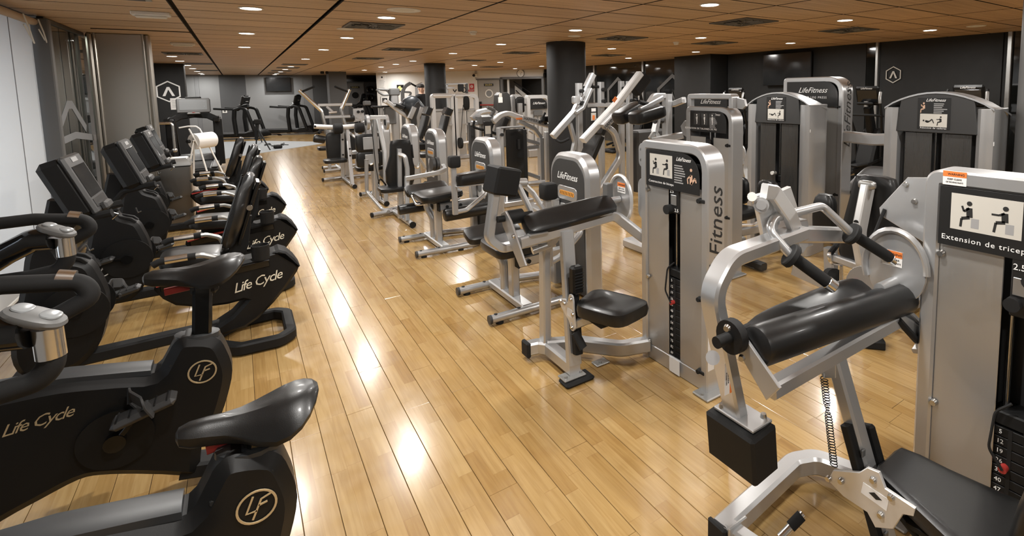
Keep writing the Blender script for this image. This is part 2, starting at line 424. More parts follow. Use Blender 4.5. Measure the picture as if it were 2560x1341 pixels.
def text_b(string, size, o, u, v, shear=0., depth=.0012, align='CENTER', sx=1., spacing=1.):
    """lettering as thin solid geometry in plane (o, u, v)"""
    cu = bpy.data.curves.new('t', 'FONT'); cu.body = string; cu.size = size; cu.shear = shear; cu.extrude = depth/2; cu.align_x = align; cu.align_y = 'CENTER'
    cu.resolution_u = 2; cu.space_character = spacing
    ob = bpy.data.objects.new('t', cu); me = bpy.data.meshes.new_from_object(ob)
    o, u, v = vec(o), vec(u).normalized(), vec(v).normalized(); n = u.cross(v); b = B()
    b.v = [o + u*(q.co.x*sx) + v*q.co.y + n*q.co.z for q in me.vertices]; b.f = [tuple(p.vertices) for p in me.polygons]
    bpy.data.objects.remove(ob); bpy.data.curves.remove(cu); bpy.data.meshes.remove(me); return b
def text(name, string, size, mat, o, u, v, parent=None, **k):
    return part(name, text_b(string, size, o, u, v, **k), mat, parent, smooth=0, kind='stuff' if ' ' in string else None)
XA, YA, ZA = Vector((1, 0, 0)), Vector((0, 1, 0)), Vector((0, 0, 1))
# ================================================================== room shell
H = 2.57; XL, XR, YB, YN = -1.62, 10.15, 27.3, -3.0
# floor: base slab + planks
floor = struct('floor', B().box(((XL+XR)/2-1.2, (YB+YN)/2, -.06), (XR-XL+2.6, YB-YN+.4, .1), 0), 'floor_gap', smooth=0)
PW = .134; PL = [1.25, 1.7, 2.15, 2.6]
plank_me = []
for L_ in PL:
    me = mesh_of('plank', B().box((0, 0, -.006), (PW-.0022, L_-.002, .012), .0012), 0); me.materials.append(M['floor_wood']); plank_me.append(me)
planks = []
k0 = int(math.floor((XL-.501)/PW)); k1 = int(math.ceil((XR-.501)/PW))
for k in range(k0, k1):
    x = .501+PW*(k+.5); y = YN + R.uniform(-1.5, 0)
    while y < YB:
        i = R.randrange(4); c = y+PL[i]/2
        if y+PL[i] < YB+.3:
            vx = Vector((x, c, -CAMZ)); d = vx.dot(FW); sc = -1
            if d > .3:
                u = CPX+FPX*vx.dot(RT)/d; v_ = CPY+FPX*vx.dot(DN)/d
                if -60 < u < 2620 and v_ < 1500: sc = PL[i]/d**3 * (3 if 650 < u < 1750 else 1)
            planks.append((sc, x, c, i))
        y += PL[i]
planks.sort(key=lambda q: -q[0])
for sc, x, c, i in planks[:298]:
    o = bpy.data.objects.new('plank', plank_me[i]); COL.objects.link(o); o.parent = floor; o.location = (x, c, 0)
b = B()
for sc, x, c, i in planks[298:]: b.box((x, c, -.006), (PW-.0022, PL[i]-.002, .012), 0)
o = struct('planks', b, 'floor_wood', floor, 0); o['kind'] = 'stuff'
# ceiling: dark void slab + wooden panels
ceiling = struct('ceiling', B().box(((XL+XR)/2-.8, (YB+YN)/2, H+.09), (XR-XL+1.8, YB-YN+.4, .1), 0), 'ceiling_gap', smooth=0)
def dark_sides(me):
    me.materials.append(M['ceiling_wood']); me.materials.append(M['ceiling_gap'])
    for p in me.polygons: p.material_index = 0 if p.normal.z < -.9 else 1
panels = []
for kx in range(-2, 8):
    x0 = .82+1.24*kx; x1 = x0+1.24
    g0 = .03 if kx in (-1, 0) else .015; g1 = .03 if kx in (-2, -1) else .015
    x0 = max(x0+g0/2, XL-.1); x1 = min(x1-g1/2, XR+.02)
    if x1-x0 < .1: continue
    for ky in range(-10, 39):
        y0 = 3.39+.625*ky; c = Vector(((x0+x1)/2, y0+.3125, H-CAMZ)); d = c.dot(FW); sc = -1
        if d > .3:
            u = CPX+FPX*c.dot(RT)/d; v_ = CPY+FPX*c.dot(DN)/d
            if -200 < u < 2760 and v_ > -60: sc = (x1-x0)/d**3
        panels.append((sc, x0, x1, y0))
panels.sort(key=lambda q: -q[0]); pm = {}
for sc, x0, x1, y0 in panels[:298]:
    w_ = round(x1-x0, 3)
    if w_ not in pm:
        me = mesh_of('ceiling_panel', B().box((0, 0, .01), (w_, .615, .02), .007), 0); dark_sides(me); pm[w_] = me
    o = bpy.data.objects.new('ceiling_panel', pm[w_]); COL.objects.link(o); o.parent = ceiling; o.location = ((x0+x1)/2, y0+.3125, H)
b = B()
for sc, x0, x1, y0 in panels[298:]: b.box(((x0+x1)/2, y0+.3125, H+.01), (x1-x0, .615, .02), .007)
o = struct('ceiling_panels', b, 'ceiling_wood', ceiling, 0); o['kind'] = 'stuff'; o.data.materials.clear(); dark_sides(o.data)
# walls ------------------------------------------------------------
wb = struct('wall_back', B().box(((XL-2.2+XR)/2, YB+.08, H/2), (XR-XL+3, .1, H+.1), 0), 'wall_grey', smooth=0)
for x0, x1, mt in ((-1.72, -1.37, 'wall_light'), (-1.37, -1.23, 'wall_grey'), (-1.23, -.56, 'wall_light'), (-.56, .35, 'wall_midgrey'), (.35, 2.49, 'wall_light'), (2.49, 2.86, 'wall_grey'), (2.86, 4.22, 'wall_midgrey'), (4.22, 5.05, 'wall_light'), (5.05, 6.6, 'wall_midgrey')):
    struct('wall_panel', B().box(((x0+x1)/2, YB+.015, H/2), (x1-x0-.004, .03, H), .002), mt, wb)
struct('fascia', B().box((5.0, YB-.05, 2.41), (1.75, .1, .3), .003), 'gloss_black', wb)
struct('wall_near', B().box(((XL+XR)/2-1.2, YN-.05, H/2), (XR-XL+2.6, .1, H+.1), 0), 'wall_grey', smooth=0)
# left side: window opening with blind near the camera, glazing after it
wl = struct('wall_left', B().box((-1.72, -.2, H/2), (.12, 5.6, H), 0), 'wall_light', smooth=0)
struct('sill', B().box((-1.7, 5.15, .12), (.1, 5.1, .24), .004), 'wall_light', wl)
struct('lintel', B().box((-1.72, 5.15, 2.545), (.1, 5.1, .07), .0), 'wall_grey', wl)
struct('far_return', B().box((-1.75, 18.7, H/2), (.1, 17.2, H), 0), 'wall_midgrey', wl)
struct('lobby_wall', B().box((-3.4, 8.9, H/2), (.1, 3.4, H), 0), 'wall_grey', wl)
struct('lobby_side', B().box((-2.6, 7.66, H/2), (1.7, .06, H), 0), 'wall_grey', wl)
struct('lobby_end', B().box((-2.6, 10.5, H/2), (1.7, .06, H), 0), 'wall_light', wl)
struct('lobby_ceiling', B().box((-2.5, 9.1, H+.005), (1.8, 2.9, .02), 0), 'wall_light', wl)
# right side wall
wr = struct('wall_right', B().box((XR+.08, (YB+YN)/2-.1, H/2), (.1, YB-YN, H+.1), 0), 'wall_dark', smooth=0)
for y0, y1 in ((3.2, 5.17), (5.45, 9.0)): struct('wall_board', B().box((XR+.015, (y0+y1)/2, H/2), (.03, y1-y0, H), .003), 'wall_dark', wr)
struct('window_1', B().box((XR+.012, 11.3, H/2), (.012, 2.0, H), .002), 'black_glass')
struct('window_2', B().box((XR+.012, 13.7, H/2), (.012, 2.5, H), .002), 'black_glass')
struct('window_3', B().box((XR+.012, 5.31, H/2), (.012, .27, H), .002), 'black_glass')
struct('window_4', B().box((XR+.012, 2.2, H/2), (.012, 1.7, H), .002), 'black_glass')
struct('window_5', B().box((XR+.012, 4.85, 1.3), (.02, .6, 1.6), .002), 'black_glass')
for i, (y, w_) in enumerate(((5.22, .05), (3.1, .06), (12.35, .07), (15.0, .07))):
    struct('trim_%d' % (i+1), B().box((XR-.02, y, H/2), (.06, w_, H), .006), 'alu')
struct('wall_pier', B().box((XR-.30, 9.67, H/2), (.62, 1.3, H), .004), 'wall_dark', smooth=35)
# diagonal white wall with doors
A0 = PZ(940, 182.5, H); A1 = PZ(1370, 173.5, H); DU = (A1-A0); DU.z = 0; DL = DU.length; DU.normalize(); DNV = DU.cross(ZA); A0 = Vector((A0.x, A0.y, 0))
if DNV.dot(-A0) < 0: DNV = -DNV      # faces the room
def dg(s, z, off=0.): return A0 + DU*s + ZA*z + DNV*off
AX = (DU, DNV, ZA)
wd = struct('wall_white', B().box(dg(2.27, H/2, -.06), (4.55, .12, H), 0, ax=AX).box(dg(6.0, 2.41, -.06), (3.1, .12, .33), 0, ax=AX).box(dg(7.5, H/2, -.06), (.26, .12, H), 0, ax=AX), 'wall_white', smooth=0)
struct('stair_wall', B().box(dg(6.4, H/2, -1.5), (3.2, .1, H), 0, ax=AX), 'wall_light', wd)
struct('stair_side', B().box(dg(4.85, H/2, -.8), (.1, 1.4, H), 0, ax=AX), 'wall_white', wd)
# steel-clad column at the left, dark round columns
def column(name, x, y, r, mt):
    c = struct(name, B().lathe([(r, 0), (r, H)], (x, y, 0), n=40), mt)
    struct('base_ring', B().lathe([(r+.004, 0), (r+.004, .1), (r, .104)], (x, y, 0), n=40), 'matte_black', c); return c
for i, (x, y, r) in enumerate(((4.78, 7.96, .345), (4.82, 15.55, .30), (4.9, 1.09, .33))): column('pillar_%d' % (i+1), x, y, r, 'column_grey' if i < 2 else 'mid_grey')
struct('pillar_4', B().box((3.24, 22.9, H/2), (.62, .62, H), .004), 'wall_midgrey')
sc_ = struct('pillar_5', B().box((-1.21, 9.46, H/2), (.52, .1, H), .01), 'stainless')
for x in (-1.5, -.93): struct('column_flange', B().box((x, 9.44, H/2), (.06, .14, H), .02), 'stainless', sc_)
for x in (-1.45, -.975): struct('column_rib', B().tube([(x, 9.40, 0), (x, 9.40, H)], .016), 'stainless', sc_)
struct('pillar_6', B().box((-1.37, 17.85, H/2), (.58, .5, H), .004), 'column_grey')
# glazing at the left
for i, (y0, y1) in enumerate(((7.75, 8.35), (8.37, 8.95), (8.97, 9.42))):
    g = struct('window_%d' % (6+i), B().box((-1.575, (y0+y1)/2, 1.28), (.012, y1-y0-.006, 2.52), .001), 'pane')
struct('trim_6', B().box((-1.575, 8.6, 2.545), (.05, 1.75, .045), .004), 'dark_grey')
struct('trim_7', B().box((-1.575, 8.6, .02), (.05, 1.75, .04), .004), 'dark_grey')
struct('trim_8', B().box((-1.575, 7.66, 1.27), (.16, .1, 2.54), .01), 'mid_grey')
struct('trim_9', B().box((-1.575, 7.86, 2.49), (.05, .1, .07), .004), 'matte_black')
struct('window_9', B().box((-1.74, 5.15, 1.38), (.02, 5.0, 2.28), .001), 'clear')
# roller blind
t = thing('roller_blind', 'white roller blind hanging over the window beside the glass panes', 'blind', (-1.6, 5.15, 0))
part('fabric', B().box((-1.62, 5.14, 1.28), (.004, 4.9, 2.44), 0), 'blind')
part('roller_tube', B().cyl((-1.6, 2.7, 2.5), (-1.6, 7.62, 2.5), .035), 'tube_card')
part('bottom_bar', B().box((-1.62, 5.14, .06), (.02, 4.9, .03), .006), 'white_plastic')
for y in (7.1, 7.55): part('cord', B().tube([(-1.55, y, 2.52), (-1.53, y+.03, 2.4), (-1.52, y+.07, 2.28), (-1.52, y+.1, 2.25), (-1.53, y+.08, 2.3), (-1.55, y-.02, 2.42)], .006, .05, 6), 'cotton')
part('seam', B().box((-1.616, 6.95, 1.35), (.003, .012, 2.3), 0), 'wall_grey')
# ------------------------------------------------------------------ lamps
def downlight(x, y, label):
    t = thing('downlight', label, 'ceiling light', (x, y, H), 0, 'round ceiling downlights')
    return t
LX = {-1.05: (14.3, 16.2, 18.5, 20.7, 23.1, 25.2, 26.5), .17: (-1.3, 1.15, 3.65, 6.1, 8.6, 11.1), 1.4: (-1.3, 1.15, 3.65, 6.13, 8.65, 11.2, 14.36, 18.5, 20.7, 23.0, 25.25, 26.5),
      3.88: (-1.3, 1.15, 3.68, 6.19, 8.68, 11.2, 14.35, 16.16, 18.1, 20.8), 5.0: (22.65,), 6.28: (-1.3, 1.15, 3.66, 6.15, 8.65, 11.2, 14.15, 16.15, 18.35), 8.62: (-1.3, 1.15, 3.66, 6.1, 8.6, 11.12, 14.1, 16.0, 18.1), -2.55: (8.4, 9.6)}  # last row: lamps added to lighten the space behind the left panes
lampdata = bpy.data.lights.new('downlight_lamp', 'AREA'); lampdata.shape = 'DISK'; lampdata.size = .17; lampdata.energy = LAMP_W; lampdata.color = (1, .97, .925); lampdata.spread = rad(176)
ringb = mesh_of('trim_ring', B().lathe([(.1, 0), (.104, -.006), (.088, -.01), (.086, -.004)], n=28)); ringb.materials.append(M['white_plastic'])
glowb = mesh_of('diffuser', B().lathe([(.087, -.003), (.08, -.0065), (.02, -.0075)], n=28)); glowb.materials.append(M['lamp_glow'])
LROW = {-1.05: 'along the left glass wall', .17: 'above the exercise bikes', 1.4: 'above the main aisle', 3.88: 'left of the round pillars', 5.0: 'before the white wall end', 6.28: 'right of the round pillars', 8.62: 'closest to the dark right wall', -2.55: 'added behind the left glass panes'}
ORD = ['nearest', 'second', 'third', 'fourth', 'fifth', 'sixth', 'seventh', 'eighth', 'ninth', 'tenth', 'eleventh', 'twelfth']
for x, ys in LX.items():
    n = 0
    for y in ys:
        vis = (PZ(1280, 0, H) is not None)
        c = Vector((x, y, H-CAMZ)); d = c.dot(FW); inview = False
        if d > .3:
            u = CPX+FPX*c.dot(RT)/d; v_ = CPY+FPX*c.dot(DN)/d; inview = -20 < u < 2580 and v_ > -20
        if inview: lab = '%s visible round ceiling light in the row %s' % (ORD[n], LROW[x]); n += 1
        else: lab = 'round ceiling light overhead, %s in the row %s' % ({-1.3: 'behind the camera', 1.15: 'above the camera', 3.65: 'ahead of camera', 3.68: 'ahead of camera', 3.66: 'ahead of camera', 8.4: 'nearer', 9.6: 'farther'}[y], LROW[x])
        t = thing('downlight', lab, 'ceiling light', (x, y, H), 0, 'round ceiling lights ' + LROW[x])
        for nm, me in (('trim_ring', ringb), ('diffuser', glowb)):
            o = bpy.data.objects.new(nm, me); COL.objects.link(o); o.parent = t
        lo = bpy.data.objects.new('lamp', lampdata); COL.objects.link(lo); lo.parent = t; lo.location = (0, 0, -.012)
# air diffusers: square plate with a swirl of slats
def vent_meshes():
    fr = B(); 
    fr.box((-.29, 0, -.006), (.03, .61, .014), .003).box((.29, 0, -.006), (.03, .61, .014), .003).box((0, -.29, -.006), (.55, .03, .014), .003).box((0, .29, -.006), (.55, .03, .014), .003)
    pl = B().box((0, 0, -.002), (.56, .56, .006), .001)
    a = mesh_of('vent_frame', fr); a.materials.append(M['mid_grey']); c = mesh_of('plate', pl); c.materials.append(M['duct'])
    s1 = mesh_of('slat', B().box((.165, 0, -.011), (.16, .012, .02), .002, rot=Matrix.Rotation(rad(40), 3, 'X'))); s1.materials.append(M['mid_grey']); return a, c, s1
VF, VP, VS = vent_meshes()
vn = 0
for x, y, lab in ((1.43, 6.97, 'beside the nearest light over the aisle'), (5.28, 4.43, 'nearest over the second machine row'), (7.45, 4.28, 'nearest by the right wall'), (5.16, 6.82, 'just before the big round pillar'), (2.66, 10.55, 'second one over the aisle side'), (2.65, 13.7, 'third one over the aisle side'), (7.25, 6.76, 'over the calf machine tower'), (5.15, 10.5, 'behind the big round pillar'), (5.2, 13.6, 'before the thinner round pillar'), (7.45, 10.4, 'near the dark window on the right'), (1.4, 17.2, 'far along the aisle first of four'), (1.39, 19.4, 'far along the aisle second of four'), (1.37, 22.1, 'far along the aisle third of four'), (1.36, 24.4, 'far along the aisle last of four'), (7.25, 17.1, 'before the white wall doors'), (-.75, 17.5, 'on the left beyond the dark pier'), (-.75, 22.3, 'far left before the grey wall'), (-.8, 13.3, 'left beyond the steel column')):
    t = thing('ceiling_vent', 'square grey swirl air vent in the wooden ceiling ' + lab, 'vent', (x, y, H-.001))
    for nm, me in (('vent_frame', VF), ('plate', VP)):
        o = bpy.data.objects.new(nm, me); COL.objects.link(o); o.parent = t
    if y < 15:
        for i in range(16):
            o = bpy.data.objects.new('slat', VS); COL.objects.link(o); o.parent = t; o.rotation_euler = (0, 0, 2*math.pi*i/16)
# ceiling clutter
def detector(x, y, lab):
    t = thing('smoke_detector', lab, 'detector', (x, y, H)); part('base', B().lathe([(.055, 0), (.055, -.012), (.05, -.016)], (x, y, H)), 'white_plastic')
    part('sensor_head', B().lathe([(.04, -.014), (.045, -.03), (.035, -.05), (.015, -.052)], (x, y, H)), 'white_plastic')
detector(2.72, 7.0, 'white smoke detector between the aisle lights and pillar'); detector(6.48, 6.96, 'white smoke detector over the calf machine')
detector(8.7, 14.6, 'tiny white smoke detector far away by the wall clock')
for x, y, r, lab in ((1.43, 5.52, .16, 'large round cream ceiling speaker beside the nearest aisle light'), (1.2, 7.5, .1, 'small round cream ceiling speaker past the aisle vent'), (8.67, 3.07, .12, 'small round cream ceiling speaker by the right wall'), (4.3, 6.9, .1, 'small round cream ceiling speaker before the big pillar')):
    t = thing('ceiling_speaker', lab, 'speaker', (x, y, H)); part('rim', B().lathe([(r, 0), (r, -.006), (r*.9, -.008), (r*.88, -.003)], (x, y, H), n=28), 'white_plastic')
    part('grille', B().lathe([(r*.88, -.002), (r*.4, -.004)], (x, y, H), n=28), 'cotton')
for x, y, lab in ((-.63, 6.86, 'white box emergency light nearest above the bikes'), (-.63, 10.6, 'white box emergency light behind the steel column')):
    t = thing('emergency_light', lab, 'light', (x, y, H)); part('body', B().box((x, y, H-.02), (.3, .12, .04), .008), 'white_plastic'); part('diffuser', B().box((x, y, H-.048), (.24, .09, .02), .006), 'cotton')
t = thing('ceiling_hatch', 'grey framed hatch in the ceiling above the roller blind', 'hatch', (-.8, 5.4, H)); part('frame', B().box((-.85, 5.75, H-.004), (.62, .62, .01), .002), 'alu'); part('grille', B().box((-.85, 5.75, H-.011), (.54, .54, .006), .001), 'dark_grey')
t = thing('ceiling_hatch', 'slim wood hatch frame beside the steel column top', 'hatch', (-.9, 9.1, H)); part('frame', B().box((-.9, 8.95, H-.003), (.9, .3, .008), .002), 'ceiling_wood'); part('edge', B().box((-.9, 8.78, H-.004), (.95, .02, .01), .001), 'ceiling_gap')
# ================================================================== exercise bikes (local frames: user faces -x)
def plate_poly(pts, y, th, bev): return B().prism(pts, (0, y, 0), XA, ZA, th, bev)
def smooth_poly(pts, n=3):
    """closed Catmull-Rom through the points"""
    out = []; k = len(pts)
    for i in range(k):
        p0, p1, p2, p3 = (Vector(pts[(i+j-1) % k]) for j in range(4))
        for s in range(n):
            t = s/n; q = .5*((2*p1)+(p2-p0)*t+(2*p0-5*p1+4*p2-p3)*t*t+(3*p1-p0-3*p2+p3)*t**3); out.append((q.x, q.y))
    return out
def lf_badge(parent, c, u, v, r, mat):
    c, u, v = vec(c), vec(u), vec(v); n = u.cross(v)
    def q(a, b_): return c + u*(a*r) + v*(b_*r)
    ring = B(); pts = [q(math.cos(2*math.pi*i/28), math.sin(2*math.pi*i/28)) for i in range(28)]
    ring.bar(pts, r*.13, .003, up=n, closed=True); o = part('badge', ring, mat, parent, label='round ring badge with slanted letters')
    b = B()
    for a in (((-.15, .72), (-.55, -.25), (.0, -.25)), ((.75, .55), (.25, .4), (-.25, -.75)), ((.1, .05), (.55, .12))): b.bar([q(*p) for p in a], r*.12, .003, up=n)
    part('letters', b, mat, o)
def pedal(parent, cx, y, cz, ang, side):
    d = Vector((math.cos(ang), 0, math.sin(ang)))*.165; c0 = Vector((cx, y, cz)); e = c0+d
    cr = part('crank', B().bar([c0, e], .02, .032, up=YA).cyl((cx, y-.02, cz), (cx, y+.02, cz), .035), 'gloss_black', parent)
    pc = e + Vector((0, side*.06, 0))
    tilt = Matrix.Rotation(rad(-14), 3, 'Y')
    part('pedal', B().box(pc, (.21, .1, .034), .015, rot=tilt).cyl(e, pc, .012), 'dark_grey', cr)
    b = B()
    for i in range(5): b.box(pc + tilt @ Vector((-.08+i*.04, 0, .018)), (.006, .085, .004), .001, rot=tilt)
    part('tread', b, 'matte_black', cr, kind='stuff')
    part('strap', B().bar([pc + tilt @ Vector(p) for p in ((.03, side*.05, -.01), (.02, side*.055, .05), (-.02, 0, .085), (-.04, -side*.05, .06), (-.02, -side*.05, -.01))], .06, .008, .02, up=XA), 'dark_grey', cr)
def upright_bike(label, loc, seat_dz):
    global LOCAL
    LOCAL = True; t = thing('upright_bike', label, 'exercise bike', loc, 0, 'upright exercise bikes')
    # main shroud: low beam running forward from the saddle tower
    prof = [(-.03, .705), (.065, .67), (.098, .60), (.113, .50), (.085, .38), (.045, .28), (-.02, .19), (-.045, .07), (-.16, .12), (-.25, .165), (-.345, .205), (-.41, .215), (-.515, .185), (-.62, .15), (-.78, .08), (-.93, .07), (-1.0, .25), (-.99, .5), (-.93, .66), (-.86, .70), (-.75, .66), (-.58, .648), (-.42, .638), (-.25, .60), (-.15, .578), (-.105, .64), (-.075, .69)]
    part('shroud', plate_poly(smooth_poly(prof, 3), 0, .165, .035), 'black_plastic')
    part('top_cover', B().loft([[(x, s*y_, z+dz) for s, y_, dz in ((-1, .055, .012), (-1, .03, .02), (1, .03, .02), (1, .055, .012), (1, .055, -.01), (-1, .055, -.01))] for x, z in ((-.95, .668), (-.85, .70), (-.75, .66), (-.58, .648), (-.42, .638), (-.25, .603), (-.16, .583))]), 'beam_grey')
    part('collar', B().loft([[(.0+a*math.cos(i*math.pi/8), b_*math.sin(i*math.pi/8), z+(-.12*a*math.cos(i*math.pi/8))) for i in range(16)] for a, b_, z in ((.082, .062, .675), (.08, .06, .695), (.055, .045, .70))]), 'beam_grey')
    # seat post + saddle
    sz = .80+seat_dz
    part('seat_post', B().bar([(.0, 0, .5), (.035, 0, sz-.06)], .07, .085, up=YA), 'gloss_black')
    part('seat_clamp', B().box((.04, 0, sz-.06), (.1, .075, .09), .015), 'matte_black')
    rings = []
    for x, w_, zt, dr, th in ((-.162, .012, .004, .004, .02), (-.155, .03, .016, .014, .045), (-.13, .041, .024, .026, .06), (-.09, .045, .024, .034, .062), (-.05, .05, .02, .04, .06), (-.01, .066, .02, .055, .058), (.03, .094, .026, .075, .056), (.07, .12, .034, .085, .054), (.105, .131, .042, .082, .05), (.135, .125, .046, .07, .045), (.16, .103, .044, .05, .04), (.18, .07, .038, .026, .03), (.193, .025, .028, .006, .016)):
        ring = []
        for i in range(24):
            a = 2*math.pi*i/24; c, s_ = math.cos(a), math.sin(a); cc = math.copysign(abs(c)**.8, c)
            top = zt - dr*abs(cc)**2.2 - (.012*math.exp(-(cc/.16)**2) if -.02 < x < .17 else 0)
            ring.append((x, w_*cc, sz + .012 + (top if s_ >= 0 else top - th*abs(s_)**.7)))
        rings.append(ring)
    part('saddle', B().loft(rings), 'vinyl')
    part('seat_lever', B().bar([(-.1, .03, sz-.075), (-.02, .03, sz-.07), (.04, .03, sz-.06)], .02, .03, .01), 'red_plastic')
    lf_badge(t, (.01, -.086, .545), XA, ZA, .048, 'gold_print')
    text('lettering', 'Life Cycle', .062, 'gold_print', (-.49, -.0845, .515), Vector((1, 0, .06)), ZA, shear=.45, sx=.95, spacing=.85)
    # crank disc and pedals on both sides
    for s in (-1, 1):
        part('crank_cover', B().lathe([(.12, 0), (.12, .012), (.10, .016), (.05, .018)], (-.28, s*.083 - (.018 if s < 0 else 0), .36), 'y', 28), 'black_plastic')
        pedal(t, -.28, s*.115, .36, rad(50 if s < 0 else 230), s)
    [part('screw', B().bolt(q, (0, -1, 0), .009), 'rubber') for q in ((-.09, -.07, .6), (-.13, -.07, .5), (.05, -.07, .63))]
    # feet
    part('rear_foot', B().bar([(.02, -.27, .03), (.06, -.24, .035), (.06, .24, .035), (.02, .27, .03)], .09, .06, .05, up=ZA), 'matte_black')
    part('foot_link', B().bar([(-.1, 0, .1), (.06, 0, .06)], .12, .07, up=ZA), 'matte_black')
    part('front_foot', B().bar([(-.98, -.27, .03), (-.98, .27, .03)], .1, .06, up=ZA), 'matte_black')
    # mast, handlebar, console
    part('mast', B().bar([(-.86, 0, .66), (-.78, 0, 1.0), (-.74, 0, 1.14)], .12, .1, .1, up=YA), 'black_plastic')
    hb = part('handlebar', B().tube([(-.76, .05, 1.04), (-.72, .17, 1.25), (-.5, .2, 1.25), (-.35, .2, 1.225), (-.33, .19, 1.18), (-.41, .185, 1.14), (-.56, .17, 1.15), (-.75, .06, 1.07)], .0245, .06, 12), 'foam')
    part('pulse_sensor', B().tube([(-.40, .206, 1.243), (-.365, .204, 1.233)], .0262, n=14), 'chrome', hb)
    hn = part('handlebar', B().tube([(-.75, -.06, 1.05), (-.6, -.16, 1.1), (-.44, -.19, 1.105), (-.36, -.19, 1.115), (-.336, -.19, 1.15), (-.338, -.19, 1.235)], .0245, .05, 12), 'foam')
    part('pulse_sensor', B().cyl((-.337, -.19, 1.165), (-.338, -.19, 1.235), .0262, n=18), 'chrome', hn)
    axp = (Vector((.86, -.3, -.42)).normalized(), Vector((.33, .94, 0)).normalized(), None); axp = (axp[0], axp[1], axp[0].cross(axp[1]))
    part('button_pod', B().pad((-.355, -.19, 1.262), (.115, .07, .032), axp, .8), 'mid_grey', hn, label='grey oval button pod')
    for k in (-1, 1): part('button', B().pad(Vector((-.355, -.19, 1.262)) + axp[0]*(.026*k) + axp[2]*.014, (.036, .042, .012), axp, .8), 'screen_grey', hn)
    part('pod_stalk', B().tube([(-.365, -.19, 1.235), (-.42, -.17, 1.235), (-.5, -.13, 1.19), (-.6, -.1, 1.12)], .04, .06, 12, scales=None), 'gloss_black', hn)
    part('tray', B().box((-.7, 0, 1.18), (.2, .3, .035), .02).box((-.61, 0, 1.2), (.025, .3, .04), .012), 'gloss_black')
    ax = (Vector((.3, 0, .95)).normalized(), YA, None)
    cn = part('console', B().box((-.83, 0, 1.42), (.09, .38, .36), .03, rot=Matrix.Rotation(rad(-20), 3, 'Y')), 'black_plastic')
    part('screen', B().box((-.782, 0, 1.438), (.006, .3, .2), .002, rot=Matrix.Rotation(rad(-20), 3, 'Y')), 'screen', cn)
    LOCAL = False; return t
upright_bike('black upright bike with low saddle, nearest to the camera at bottom left', (-.045, 1.84, 0), -.02)
upright_bike('black upright bike with saddle raised high on long post', (-.215, 2.88, 0), .17)
